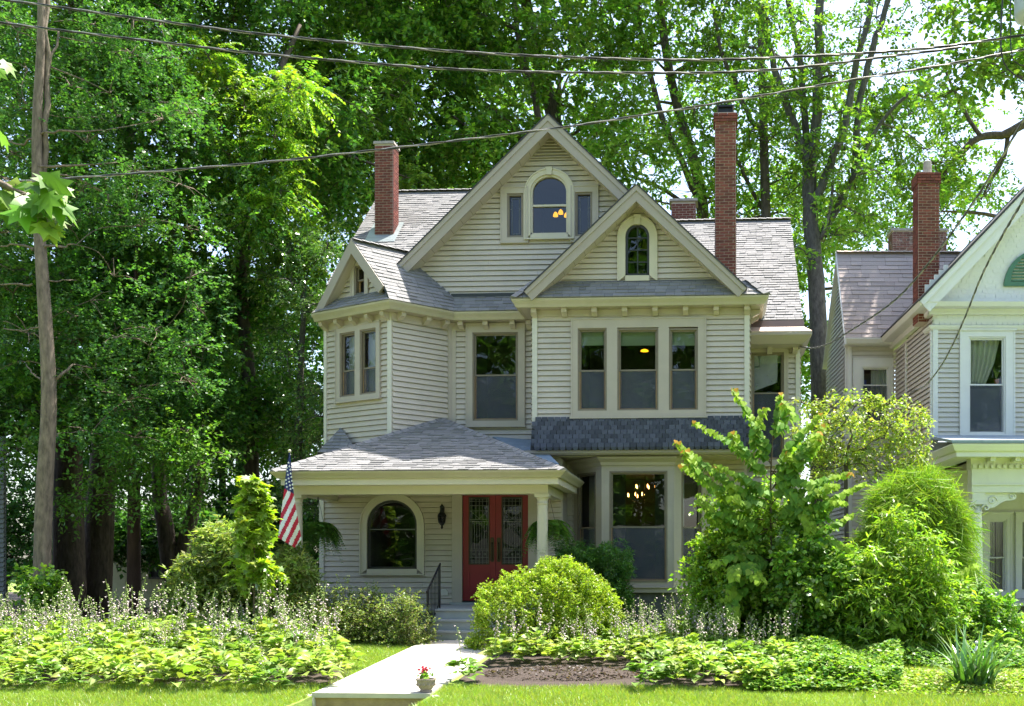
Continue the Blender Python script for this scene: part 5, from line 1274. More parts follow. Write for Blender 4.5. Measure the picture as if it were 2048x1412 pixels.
lb.append((TP([(76, 420), (92, 250), (90, 60), (96, -150)], Yk + .1), (7 * PXM(Yk), 5 * PXM(Yk))))
tree('slender_tree', 'slim straight tree with pale grey trunk rising from the left flower bed', 'tree', tr, [.19, .175, .155, .135, .115, .10, .085, .065, .04], c + c2, r + r2, 34, 13, G_BLUE + G_DEEP + G_MID[:1], 'bark', 'leaf', T_FAN, lb, 3, lsize=(.06, .095), slen=(.3, .6), branch_r=.03, minz=4, sides=6)
def forest(name, label, base_px, Y, wpx, top, reg, ns, nl, pal, seed, bark='bark_dark', lean=None, group='tall trees behind the houses', extra=(), **kw):
    C, R_ = [], []
    for q in reg: a, b = region(*q[:6], q[6], rg, **(q[7] if len(q) > 7 else {})); C += a; R_ += b
    pts = TP([(base_px, 1180)] + (lean or [(base_px, 700), (base_px, top)]), Y); pts[0].z = -.05; n = len(pts)
    rs = [wpx / 2 * PXM(Y) * f for f in np.linspace(1.15, .45, n)]
    return tree(name, label, 'tree', pts, rs, C, R_, ns, nl, pal, bark, seed=seed, group=group, limbs=extra, minz=3.0, **{**dict(dens=DENS), **kw})
forest('shade_tree', 'tall dark tree with thick ribbed trunk just right of the slim pale one', 140, 31, 56, 0, [(-80, -320, 300, 600, 26.5, 32, 64), (-60, 480, 260, 860, 25.5, 29.5, 30, dict(r=(.7, 1.1)))], 24, 15, G_DEEP + G_MID, 21, lean=[(135, 900), (130, 600), (150, 200), (150, -100)])
forest('shade_tree', 'tall dark tree whose thick trunk leans right between two others', 190, 32, 54, 0, [(160, -320, 520, 640, 27, 33, 64), (180, 560, 480, 880, 26, 30, 30, dict(r=(.7, 1.1)))], 24, 15, G_MID + G_DEEP, 22, lean=[(205, 950), (228, 700), (250, 300), (270, -60)])
forest('shade_tree', 'thin reddish trunk tree standing in front of the cream shed', 268, 27.5, 26, 0, [(190, 560, 420, 850, 26.4, 29, 16, dict(r=(.7, 1.0)))], 18, 14, G_BLUE, 23, bark='bark_red', lean=[(268, 1000), (272, 750), (276, 480)], tpl=T_FAN, lsize=(.07, .11))
forest('shade_tree', 'forked dark tree with twin trunks beside the cream shed', 352, 33, 34, 0, [(280, -320, 700, 620, 29, 35, 72), (330, 560, 600, 900, 29, 32, 26, dict(r=(.7, 1.1)))], 24, 15, G_MID + G_DEEP, 24, lean=[(330, 1050), (318, 950), (330, 600), (380, 200)], extra=[(TP([(355, 1150), (375, 1060), (400, 960), (440, 800), (480, 600), (520, 400)], 33.1), (.24, .10))])
# bright drooping fronds
C, R_ = [], []
for (px, py, ww, hh, n) in ((455, 190, 120, 60, 9), (400, 130, 80, 40, 4), (585, 190, 50, 40, 4), (470, 330, 60, 50, 4), (560, 300, 70, 40, 5), (545, 400, 70, 50, 6), (575, 500, 50, 60, 6), (640, 130, 100, 60, 7), (760, 170, 80, 70, 7), (700, 250, 90, 50, 6), (640, 320, 60, 40, 4), (815, 370, 30, 40, 2), (360, 470, 60, 40, 3)):
    a, b = region(px - ww / 2, py - hh / 2, px + ww / 2, py + hh / 2, 27.2 if px < 620 else 31, 29.5 if px < 620 else 33.5, n, rg, r=(.55, .85), flatz=.8, sep=.35); C += a; R_ += b
pts = [W(505, 1180, 30), W(500, 800, 30), W(480, 500, 30), W(520, 250, 30.4), W(600, 50, 31)]; pts[0].z = 0
tree('locust_tree', 'bright yellow-green tree with drooping feathery fronds left of the house', 'tree', pts, [.24, .2, .16, .12, .06], C, R_, 30, 20, G_LIGHT + G_LIME[:1] + G_MID[:2], 'bark_dark', 'leaf_thin', T_DIAMOND, (), 31, lsize=(.10, .16), slen=(.5, .9), droop=.5, pin=True, branch_r=.05, minz=5, flat=.25)
C, R_ = region(535, 470, 668, 1010, 26.2, 29, 34, rg, r=(.5, .85))
pts = [W(590, 1180, 28), W(595, 900, 28), W(610, 560, 28.2)]; pts[0].z = 0
tree('holly_tree', 'glossy small-leaved holly standing close to the left corner of the house', 'tree', pts, [.14, .11, .05], C, R_, 44, 12, G_DEEP + G_MID + [(.10, .16, .05)], 'bark_grey', 'leaf_glossy', T_DIAMOND, (), 32, lsize=(.06, .10), slen=(.25, .5), branch_r=.035, minz=1.5)
C, R_ = region(120, 850, 430, 1010, 24.3, 26.2, 24, rg, r=(.4, .65), flatz=.35, sep=.5)
pts = [W(395, 1180, 26), W(390, 1040, 26), W(380, 930, 25.8)]; pts[0].z = 0
tree('understorey_tree', 'low spreading sapling with flat layered leaves under the dark trees', 'tree', pts, [.05, .04, .02], C, R_, 20, 12, G_MID, 'bark_dark', 'leaf', T_DIAMOND, (), 33, lsize=(.09, .14), droop=.2, branch_r=.02, minz=.8)
C, R_ = region(-60, 880, 40, 960, 24, 26, 5, rg, r=(.4, .6), flatz=.35); pts = [W(-50, 1180, 25), W(-45, 1000, 25), W(-40, 920, 25)]; pts[0].z = 0
tree('understorey_tree', 'low layered sapling at the left edge beside the grey house', 'tree', pts, [.05, .04, .02], C, R_, 18, 12, G_MID, 'bark_dark', 'leaf', T_DIAMOND, (), 34, lsize=(.09, .14), droop=.2, branch_r=.02, minz=.8)
# dark thicket that closes the view at the back of the left garden
for i, (px0, px1, lab) in enumerate(((-120, 130, 'dark evergreen thicket behind the slim trunk at far left'), (110, 330, 'dark evergreen thicket above the cream shed'), (330, 560, 'dark evergreen thicket right of the cream shed'), (520, 700, 'dark evergreen thicket behind the porch corner'))):
    C, R_ = region(px0, 560, px1, 1090 if i != 1 else 1010, 39, 44, 66 if i == 0 else 50, rg, r=(1.1, 1.7)); C2, R2 = region(px0, 960, px1, 1160, 39.5, 43, 26 if i != 1 else 3, rg, r=(.9, 1.3), sep=.5)
    C3, R3 = region(140, 1020, 420, 1100, 33.6, 35.5, 26, rg, r=(.5, .9), sep=.4) if i == 1 else ([], [])
    pts = [W((px0 + px1) / 2, 1180, 42), W((px0 + px1) / 2, 1000, 42), W((px0 + px1) / 2, 850, 42)]; pts[0].z = 0
    tree('evergreen_thicket', lab, 'tree', pts, [.2, .15, .06], C + C2 + C3, R_ + R2 + R3, 34, 11, G_DEEP, 'bark_dark', 'leaf', T_DIAMOND, (), 40 + i, group='dark evergreens at the back of the garden', lsize=(.16, .26), branch_r=.05)

# ------------------------------------------------------------------ trees behind the houses
px_r = lambda v, Y: v * PXM(Y)
YA = 35.0
forest('tall_tree', 'dense green tree rising behind the left chimney', 800, 37.5, 40, 0, [(600, -330, 960, 420, 32.5, 37.5, 74)], 24, 15, G_MID + G_LIGHT[:2] + G_DEEP[:2], 51, lean=[(805, 700), (820, 400), (800, 150), (790, -150)], lsize=(.15, .23))
lims = [(TP([(1100, 420), (1040, 275), (965, 205), (890, 150), (830, 110)], YA), (px_r(8, YA), px_r(3, YA))), (TP([(1110, 380), (1070, 200), (1035, 60), (1020, -100)], YA), (px_r(8, YA), px_r(4, YA))), (TP([(1090, 330), (1000, 300), (930, 250), (880, 215)], YA - .3), (px_r(5, YA), px_r(2, YA)))]
forest('tall_tree', 'spreading tree with dark open limbs behind the main gable peak', 1130, 37, 40, 0, [(830, -330, 1260, 400, 33.5, 38.5, 76)], 20, 15, G_MID + G_LIGHT, 52, lean=[(1132, 700), (1135, 400), (1110, 250), (1060, 50), (1030, -150)], extra=lims, lsize=(.15, .23))
lims = [(TP([(1400, 520), (1395, 400), (1330, 250), (1290, 100), (1260, -60)], 36.5), (px_r(8, 36), px_r(4, 36))), (TP([(1390, 430), (1330, 380), (1260, 350), (1200, 320)], 36.2), (px_r(5, 36), px_r(2, 36)))]
forest('tall_tree', 'light green tree spreading above the small front gable', 1405, 37.5, 30, 0, [(1180, -330, 1500, 420, 34, 39, 62)], 17, 15, G_LIGHT + G_MID, 53, lean=[(1410, 700), (1408, 480), (1395, 350), (1340, 150), (1300, -150)], extra=lims, lsize=(.14, .21), dens=1.5, twigs=7)
YT = 35.5
lims = [(TP([(1528, 270), (1500, 235), (1472, 165), (1440, 90), (1420, -40)], YT), (px_r(6, YT), px_r(3, YT))), (TP([(1532, 430), (1505, 380), (1475, 320), (1462, 250)], YT + .4), (px_r(5, YT), px_r(2.5, YT)))]
forest('tall_tree', 'slender dark trunk tree just right of the tall brick chimney', 1545, YT, 22, 0, [(1420, -140, 1580, 260, 35, 39, 26), (1470, 250, 1610, 450, 34.5, 39, 16)], 15, 14, G_MID + G_LIGHT, 54, lean=[(1542, 700), (1532, 430), (1526, 220), (1522, 60), (1528, -120)], bark='bark_dark', extra=lims, lsize=(.13, .2), dens=1.3, twigs=7)
YD = 34.0
lims = [(TP(p, YD + o), (px_r(a, YD), px_r(b, YD))) for p, a, b, o in (
    ([(1616, 340), (1590, 250), (1556, 160), (1532, 60), (1500, -90)], 9, 5, 0), ([(1618, 350), (1608, 230), (1600, 130), (1576, 0), (1560, -120)], 8, 4, .3),
    ([(1622, 340), (1633, 220), (1638, 100), (1642, -90)], 12, 8, .1), ([(1626, 410), (1660, 330), (1690, 250), (1708, 150), (1738, 30), (1746, -100)], 9, 5, -.2),
    ([(1640, 480), (1690, 385), (1710, 340), (1714, 240), (1735, 130), (1770, 20), (1790, -80)], 9, 5, .5), ([(1708, 350), (1760, 245), (1830, 180), (1890, 140)], 5, 2.5, .6),
    ([(1640, 480), (1665, 380), (1660, 300)], 4, 2, -.4), ([(1600, 200), (1570, 120), (1480, 90)], 4, 2, .8))]
pts = TP([(1640, 1150), (1640, 830), (1634, 600), (1623, 450), (1618, 330)], YD); pts[0].z = 0
C, R_ = region(1480, -140, 1860, 330, 34, 38.5, 44, rg, r=(.8, 1.2)); C2, R2 = region(1560, 280, 1760, 500, 33, 36, 20, rg, r=(.6, .9)); C3, R3 = region(1500, -60, 1760, 300, 32.6, 33.6, 16, rg, r=(.5, .9)); C2 += C3; R2 += R3
tree('tall_tree', 'big rough-barked tree with many upright limbs in the gap between the houses', 'tree', pts, [px_r(v, YD) for v in (22, 18.5, 17, 15.5, 14)], C + C2, R_ + R2, 15, 13, G_MID + G_LIGHT, 'bark_grey', 'leaf', T_DIAMOND, lims, 55, group='tall trees behind the houses', lsize=(.12, .19), minz=7, rough=.03, twigs=8)
lims = [(TP([(2090, 215), (2020, 265), (1960, 275), (1900, 330), (1870, 400)], 38), (px_r(10, 38), px_r(4, 38))), (TP([(1960, 275), (1920, 200), (1880, 120)], 38), (px_r(5, 38), px_r(2, 38))), (TP([(2020, 265), (2000, 330), (1960, 400)], 38.2), (px_r(5, 38), px_r(2, 38)))]
forest('tall_tree', 'leafy tree with a heavy side branch behind the white gable', 2120, 38, 60, 0, [(1680, 190, 1900, 470, 37, 43, 32), (1860, -300, 2200, 480, 36.5, 43, 46)], 18, 15, G_LIGHT + G_MID, 56, lean=[(2115, 700), (2100, 400), (2085, 200), (2110, -100)], extra=lims, lsize=(.14, .21), dens=1.2, twigs=8)
forest('tall_tree', 'broad-leaved tree with dense bright leaves in the top right corner', 2200, 33, 40, 0, [(1870, -120, 2200, 190, 31, 34, 26, dict(r=(.8, 1.2)))], 20, 13, G_LIGHT + G_MID[:2], 57, lean=[(2200, 700), (2190, 300), (2120, 60), (2100, -150)], tpl=T_ROUND, lsize=(.13, .19), dens=1.3, twigs=7)
forest('tall_tree', 'bright green tree low in the gap behind the big rough-barked trunk', 1690, 44, 24, 0, [(1540, 330, 1720, 820, 42, 47, 30)], 20, 14, G_LIGHT + G_MID, 58, lean=[(1695, 900), (1690, 500)], lsize=(.16, .24))
# a farther row
far = []
C, R_ = region(-200, -200, 360, 900, 52, 60, 60, rg, r=(1.5, 2.2)); pts = [W(80, 1180, 56), W(90, 600, 56), W(80, 0, 56)]; pts[0].z = 0
f0 = tree('far_tree', 'far leafy tree showing behind the slim pale trunk at the left', 'tree', pts, [.4, .3, .1], C, R_, 22, 13, G_MID + G_LIGHT, 'bark_dark', 'leaf', T_DIAMOND, (), 61, group='far row of trees', lsize=(.2, .32), branch_r=.08)
def copy_tree(o, loc, rz, label=None, sc=1.0):
    c = o.copy(); COL.objects.link(c); c.location = loc; c.rotation_euler = (0, 0, rz); c.scale = (sc, sc, sc)
    if label: c['label'] = label
    for ch in list(o.children):
        d = ch.copy(); COL.objects.link(d); d.parent = c
    return c
for px, Y, rz, sc in ((480, 58, 1.0, 1.05), (820, 57, 2.2, 1.0), (1120, 60, 3.3, .95)):
    p = W(px, 1180, Y); copy_tree(f0, (p.x, Y, 0), rz, {480: 'far leafy tree filling the gap left of the small tower gable', 820: 'far leafy tree showing behind the left chimney', 1120: 'far leafy tree showing behind the main gable peak', 1960: 'far leafy tree showing behind the white gable'}[px], sc)
# trees across the street that show in the window glass
C = []; R_ = []
for _ in range(130):
    d = rg.standard_normal(3); d /= np.linalg.norm(d); k = rg.uniform(.5, 1); C.append((-9 + d[0] * 5.4 * k, -24 + d[1] * 4 * k, 9 + d[2] * 9 * k)); R_.append((1.3, 1.3, 1.1))
ax_ = tree('street_tree', 'leafy tree across the street mirrored in the window panes', 'tree', [(-9, -24, -.6), (-9, -24, 4), (-9, -24, 14)], [.3, .25, .1], C, R_, 16, 11, G_MID, 'bark_dark', 'leaf', T_DIAMOND, (), 66, group='trees across the street', lsize=(.3, .5), branch_r=.06, twigs=1)
for i, (x, y, rz, sc) in enumerate(((-20, -25, 1.2, 1.45), (-1, -27, 2.6, 1.6), (11, -24, 4.0, 1.35), (22, -26, 5.1, 1.5), (-32, -26, .5, 1.5))): copy_tree(ax_, (x, y, -.6), rz, None, sc)

# ------------------------------------------------------------------ beds
def sheet(name, pts, m, h=.006, kind='structure', sub=1):
    V, F = prism_vf([(x, y, gz(y) + h) for x, y in pts], [(x, y, gz(y) - .05) for x, y in pts]); return build(name, V, F, m, kind=kind)
def strip(name, fl, fr, y0, y1, m, h, n=8):
    V = []; F = []
    for i in range(n + 1):
        y = y0 + (y1 - y0) * i / n; V += [(fl(y), y, gz(y) + h), (fr(y), y, gz(y) + h)]
    for i in range(n): F.append((2 * i, 2 * i + 1, 2 * i + 3, 2 * i + 2))
    return build(name, V, F, m, kind='structure')
def pxx(px, y): return W(px, 1000, y).x
lb_r = lambda y: pxx(float(np.interp(y, [14.7, 15.3, 16, 17, 18, 19, 20.4], [600, 660, 700, 705, 675, 640, 640])), y)
strip('flower_bed', lambda y: pxx(-220, y), lb_r, 14.75, 20.9, 'soil', .012)
rb_l = lambda y: max(path_x(y, False) + .08, pxx(float(np.interp(y, [15, 15.4, 16.2, 17, 18, 20.4], [1010, 900, 930, 930, 960, 1030])), y))
strip('flower_bed', rb_l, lambda y: pxx(1830, y), 15.1, 21.05, 'soil', .012)
strip('woodland_floor', lambda y: -60, lambda y: pxx(640, y) if y < 26 else pxx(700, y), 21.2, 60, 'soil', .008, 12)
strip('woodland_floor', lambda y: pxx(1600, y), lambda y: pxx(1690, y), 24, 60, 'soil', .008, 6)

# ------------------------------------------------------------------ shrubs
def shrub(name, label, cat, base, clumps, radii, ns, nl, pal, lm='leaf', tpl=T_DIAMOND, seed=1, lsize=(.04, .07), slen=(.12, .25), droop=.2, stem_m='twig', stem_r=.012, group=None, shell=2.6, flat=.6, nstems=40, pin=False, tip=None):
    rng = np.random.default_rng(seed); rd_ = random.Random(seed); t = empty(name, base, label, cat, group); mb = MB(); B = Vector(base)
    C = np.array(clumps, float); R_ = np.array(radii, float)
    for i in rd_.sample(range(len(C)), min(nstems, len(C))):
        c = Vector(C[i]); b = B + Vector((rd_.uniform(-.12, .12), rd_.uniform(-.12, .12), 0)); m_ = b.lerp(c, .55) + Vector((0, 0, .1 * (c - b).length)); q = smooth_path([b, m_, c], 3)
        mb.add(*tube_vf(q, list(np.linspace(stem_r, stem_r * .35, len(q))), 4, False))
    mb.build('stems', stem_m, t)
    O, D, N, S, cl, _ = spray_leaves(C, R_, ns, nl, rng, slen, lsize, droop, .75, shell, pin, flat)
    T = colours(len(O), pal, rng, clump=cl)
    if tip is not None:
        pick = rng.random(len(O)) < tip[1]; T[pick] = np.array(tip[0]) * (1 + .2 * rng.standard_normal((pick.sum(), 1))).clip(.4, 1.6)
    leafmesh('foliage', tpl, O, D, N, S, T, lm, t, kind='stuff')
    return t
def dome(cx, cy, z0, rx, ry, h, n, r, rng, inner=.25, low=-.05, loose=0.0):
    out = []
    while len(out) < n:
        d = rng.standard_normal(3); d /= np.linalg.norm(d)
        if d[2] < low: continue
        k = (rng.uniform(.35, .8) if rng.random() < inner else rng.uniform(.84, .97)) * (1 + .05 * math.sin(5 * d[0] + 3 * d[1]) + .03 * math.sin(9 * d[2] + 4 * d[0])) * (1 + loose * rng.uniform(-1.2, 1.0)) * (1 + loose * .8 * math.sin(7 * d[0] + 2) * math.cos(6 * d[2] + 3 * d[1]))
        out.append((cx + d[0] * rx * k, cy + d[1] * ry * k, z0 + max(.06, abs(d[2]) ** .85 * h * k)))
    return out, [(r * u, r * u, r * u * .8) for u in rng.uniform(.75, 1.25, n)]
Yd = 19.6; b = W(1100, 1280, Yd); b.z = gz(Yd)
C, R_ = dome(b.x, Yd, b.z, 1.47, 1.2, W(1100, 1110, Yd).z - b.z - .06, 620, .115, rg, inner=.2)
shrub('round_shrub', 'large clipped yellow-green dome shrub beside the porch steps', 'shrub', b, C, R_, 17, 7, [(.33, .42, .03), (.36, .44, .04), (.27, .38, .03), (.22, .34, .03)], 'leaf', T_DIAMOND, 71, (.034, .052), (.05, .10), .05, shell=2.8)
a, c2 = W(1108, 1100, 22.0), W(1262, 1160, 22.0); C = []; 
for _ in range(240): C.append((rg.uniform(a.x + .1, c2.x - .1), rg.uniform(21.6, 22.6), rg.uniform(.25, W(1150, 1096, 22).z)))
shrub('clipped_hedge', 'dark green box-cut yew hedge under the bay window', 'hedge', ((a.x + c2.x) / 2, 22.1, 0), C, [(.17, .17, .15)] * len(C), 22, 8, G_DEEP + G_MID[:1], 'leaf', T_LANCE, 72, (.06, .10), (.08, .16), .05)
b = W(470, 1250, 21.0); b.z = 0
C, R_ = dome(W(440, 1000, 21.0).x, 21.0, 0, .85, .8, 2.2, 190, .2, rg, loose=.1); C2, R2 = dome(W(575, 1000, 20.9).x, 20.9, 0, .6, .6, 1.7, 110, .18, rg, loose=.1)
shrub('rhododendron', 'rounded light-leaved rhododendron to the left of the porch', 'shrub', b, C + C2, R_ + R2, 16, 9, [(.30, .37, .10), (.26, .35, .08), (.22, .31, .07), (.34, .38, .12)], 'leaf', T_LANCE, 73, (.12, .19), (.10, .2), .1, flat=.7)
pts = [W(508, 1250, 19.7), W(508, 1150, 19.7), W(509, 1050, 19.7), W(511, 955, 19.7)]; pts[0].z = gz(19.7)
C, R_ = [], []
for k in range(46):
    t = rg.random() ** .8; wd = .40 * (1 - t) ** .9 + .03; an = rg.uniform(0, 6.28); z = W(512, 1160, 19.7).z + t * (W(512, 962, 19.7).z - W(512, 1160, 19.7).z)
    C.append((pts[0].x + wd * math.cos(an) * rg.uniform(.3, 1), 19.7 + wd * math.sin(an) * rg.uniform(.3, 1), z)); R_.append((.16, .16, .13))
tree('young_maple', 'young lime-green sapling with a pointed crown left of the flag', 'tree', pts, [.022, .018, .012, .005], C, R_, 5, 6, G_LIME, 'twig', 'leaf_thin', T_MAPLE, (), 74, lsize=(.13, .21), slen=(.12, .26), droop=.4, branch_r=.012, twigs=1, minz=.4)
for i, (px, Y, rx, h, lab) in enumerate(((665, 20.35, .55, 1.05, 'loose small-leaved bush at the left corner of the porch'), (735, 20.15, .6, .95, 'loose small-leaved bush under the arched porch window'), (808, 20.0, .52, .98, 'loose small-leaved bush left of the porch steps'))):
    x = W(px, 1000, Y).x; C, R_ = dome(x, Y, gz(Y), rx, .5, h, 80, .17, rg, inner=.4, loose=.12)
    shrub('porch_bush', lab, 'shrub', (x, Y, gz(Y)), C, R_, 18, 8, [(.20, .27, .06), (.24, .29, .07), (.15, .22, .05), (.26, .25, .11)], 'leaf', T_DIAMOND, 80 + i, (.03, .055), (.12, .26), .1, group='bushes in front of the porch')
x = W(95, 1000, 21.6).x; C, R_ = [], []
for k in range(34): C.append((x + rg.uniform(-.5, .3), 21.6 + rg.uniform(-.3, .3), rg.uniform(.3, 1.35))); R_.append((.16, .16, .12))
shrub('garden_shrub', 'small fresh green shrub at the foot of the slim pale trunk', 'shrub', (x, 21.6, 0), C, R_, 10, 8, G_LIGHT + G_MID, 'leaf', T_ROUND, 84, (.07, .12), (.15, .3), .2)

# --- right hand thicket of garden shrubs
Yf = 20.6
C, R_ = [], []
cx = W(1832, 1000, Yf).x
for k in range(250):
    d = rg.standard_normal(3); d /= np.linalg.norm(d); kk = rg.uniform(.7, 1.0)
    kk *= 1 + .10 * math.sin(6 * d[0] + 1) * math.cos(7 * d[2]) + rg.uniform(-.12, .08); z = 1.62 + d[2] * 1.68 * kk
    if z < .1: continue
    C.append((cx + d[0] * .80 * kk, Yf + d[1] * .8 * kk, z)); R_.append((.22, .22, .25))
shrub('feathery_cypress', 'tall feathery thread-leaved cypress bush in front of the white house', 'shrub', (cx, Yf, 0), C, R_, 36, 12, [(.24, .36, .035), (.19, .32, .03), (.28, .38, .05), (.13, .25, .025)], 'leaf_matte', T_THREAD, 85, (.2, .42), (.25, .5), .7, flat=.9)
C, R_ = [], []
Ydg = 22.3; bd = W(1692, 960, Ydg)
for k in range(120):
    px, py = rg.uniform(1600, 1850), rg.uniform(0, 1); py = 795 + py * 150 + .0011 * (px - 1710) ** 2
    if py > 960: continue
    p = W(px, py, rg.uniform(21.6, 23.2)); C.append(tuple(p)); R_.append((.26, .26, .10))
pts = [Vector((bd.x, Ydg, 0)), Vector((bd.x + .02, Ydg, 1.6)), W(1692, 930, Ydg), W(1705, 870, Ydg)]
tree('dogwood', 'small layered dogwood with pale yellow-green leaves between the two houses', 'tree', pts, [.06, .05, .04, .02], C, R_, 9, 9, [(.25, .35, .06), (.29, .37, .07), (.21, .32, .05), (.32, .35, .08)], 'bark_dark', 'leaf_thin', T_DIAMOND, (), 86, lsize=(.06, .10), slen=(.15, .32), droop=.25, branch_r=.02, twigs=2, minz=1.6)
Yq = 18.6; C, R_ = dome(W(1795, 1000, Yq).x, Yq, .05, .95, .7, 2.15, 130, .2, rg, inner=.3, loose=.12)
shrub('lance_leaf_shrub', 'bright shrub with narrow pointed leaves in front of the feathery cypress', 'shrub', (W(1795, 1000, Yq).x, Yq, gz(Yq)), C, R_, 10, 10, G_LIME + G_LIGHT, 'leaf', T_LANCE, 87, (.11, .17), (.25, .45), .35, flat=.5)
Yv = 20.0; C, R_ = dome(W(1500, 1000, Yv).x, Yv, 0, 1.1, .85, 2.8, 230, .22, rg, inner=.25, loose=.14)
shrub('climber_shrub', 'tall tangled shrub overgrown with small leaves at the right of the bay window', 'shrub', (W(1500, 1000, Yv).x, Yv, 0), C, R_, 16, 10, G_LIGHT + G_LIME, 'leaf', T_DIAMOND, 88, (.07, .12), (.2, .4), .35)
Yv = 19.2; C, R_ = dome(W(1630, 1000, Yv).x, Yv, -.05, 1.15, .8, 2.15, 200, .22, rg, inner=.25, loose=.16)
shrub('broadleaf_shrub', 'dense mid-green shrub in the middle of the right-hand thicket', 'shrub', (W(1630, 1000, Yv).x, Yv, gz(Yv)), C, R_, 15, 9, G_LIGHT + G_MID, 'leaf', T_ROUND, 89, (.06, .11), (.18, .35), .35)
Yv = 19.0; C, R_ = dome(W(1955, 1000, Yv).x, Yv, -.05, .75, .7, 1.05, 90, .18, rg, inner=.3)
shrub('low_shrub', 'low leafy shrub below the columned porch of the white house', 'shrub', (W(1955, 1000, Yv).x, Yv, gz(Yv)), C, R_, 14, 9, G_LIGHT + G_MID, 'leaf', T_ROUND, 90, (.05, .08), (.15, .3), .25)
# redbud: arching branches hung with heart-shaped leaves
Yr_ = 19.4; rb = empty('redbud_tree', W(1543, 1290, Yr_), 'young redbud with arching branches of heart-shaped leaves and orange tips', 'tree'); rb.location.z = gz(Yr_); WLOC[rb].z = gz(Yr_)
mb = MB(); OO, DD, NN, SS, TT = [], [], [], [], []; rd_ = random.Random(9)
stem = [W(1540, 1290, Yr_), W(1543, 1150, Yr_), W(1541, 1000, Yr_), W(1545, 880, Yr_), W(1556, 790, Yr_)]; stem[0].z = gz(Yr_)
mb.add(*tube_vf(smooth_path(stem, 4), list(np.linspace(.03, .006, 17)), 6))
BRS = [((1541, 1010), (1440, 950), (1352, 882), -.5), ((1541, 960), (1480, 895), (1386, 843), -.2), ((1541, 1040), (1450, 990), (1360, 928), .1), ((1543, 930), (1510, 850), (1466, 776), -.3), ((1546, 880), (1556, 820), (1560, 788), 0),
       ((1543, 950), (1590, 880), (1640, 828), -.2), ((1543, 980), (1590, 905), (1645, 852), .2), ((1542, 1010), (1600, 930), (1640, 880), -.4), ((1541, 1060), (1470, 1040), (1395, 1000), -.4), ((1541, 1090), (1470, 1060), (1415, 1030), .2),
       ((1541, 1050), (1620, 970), (1700, 945), -.5), ((1541, 1080), (1640, 1010), (1730, 965), -.3), ((1541, 1110), (1640, 1080), (1700, 1100), -.6), ((1541, 1140), (1620, 1110), (1680, 1160), -.8), ((1541, 1160), (1660, 1120), (1780, 1130), -.9),
       ((1541, 1170), (1700, 1150), (1830, 1150), -1.0), ((1700, 1150), (1850, 1170), (1955, 1128), -1.1), ((1541, 1200), (1640, 1190), (1720, 1240), -1.0), ((1541, 1200), (1760, 1200), (1880, 1240), -1.2), ((1541, 1210), (1600, 1200), (1640, 1260), -.8), ((1541, 1120), (1480, 1110), (1420, 1130), -.6), ((1541, 1150), (1490, 1150), (1450, 1200), -.7), ((1541, 1000), (1500, 960), (1430, 930), -.7), ((1541, 940), (1600, 960), (1660, 1000), -.5)]
rj = random.Random(31)
for a, m_, e, dy in list(BRS):
    for _ in range(2 if e[1] > 900 else 1):
        jx, jy = rj.uniform(-45, 45), rj.uniform(10, 75); BRS.append((a, (m_[0] + jx * .5, m_[1] + jy * .7), (e[0] + jx + (60 if e[0] < 1541 else -40), e[1] + jy), dy + rj.uniform(-.5, .4)))
for a, m_, e, dy in BRS:
    q = smooth_path([W(*a, Yr_), W(*m_, Yr_ + dy * .5), W(*e, Yr_ + dy)], 7); mb.add(*tube_vf(q, list(np.linspace(.011, .003, len(q))), 4, False))
    L = sum((q[i + 1] - q[i]).length for i in range(len(q) - 1)); n = int(L / .017)
    for i in range(n):
        t = (i + .5) / n
        if t < .18: continue
        f = t * (len(q) - 1); k = min(int(f), len(q) - 2); p = q[k].lerp(q[k + 1], f - k); tg = (q[k + 1] - q[k]).normalized(); sd = tg.cross(Vector((0, 0, 1))).normalized() * (1 if i % 2 else -1)
        OO.append(tuple(p + sd * rd_.uniform(.0, .06) + Vector((rd_.uniform(-.03, .03), rd_.uniform(-.05, .05), rd_.uniform(-.02, .03))))); DD.append(tuple(sd * .55 + Vector((0, 0, -.75)) + tg * .25 + Vector((rd_.uniform(-.3, .3), rd_.uniform(-.3, .3), rd_.uniform(-.2, .2)))))
        NN.append(tuple(Vector((rd_.uniform(-.5, .5), -.8, .75)) + sd * .3)); SS.append((.15 - .06 * max(0, t - .55) / .45) * rd_.uniform(.8, 1.15))
        if t > .975 and e[1] < 960: c_ = (.42, .24, .03)
        elif t > .74: c_ = (.25, .38, .035)
        else: c_ = rd_.choice(G_MID + G_LIGHT)
        g = rd_.uniform(.8, 1.2); TT.append(tuple(v * g for v in c_))
mb.build('trunk', 'twig', rb, smooth=True); leafmesh('crown', T_HEART, OO, DD, NN, SS, TT, 'leaf_matte', rb)

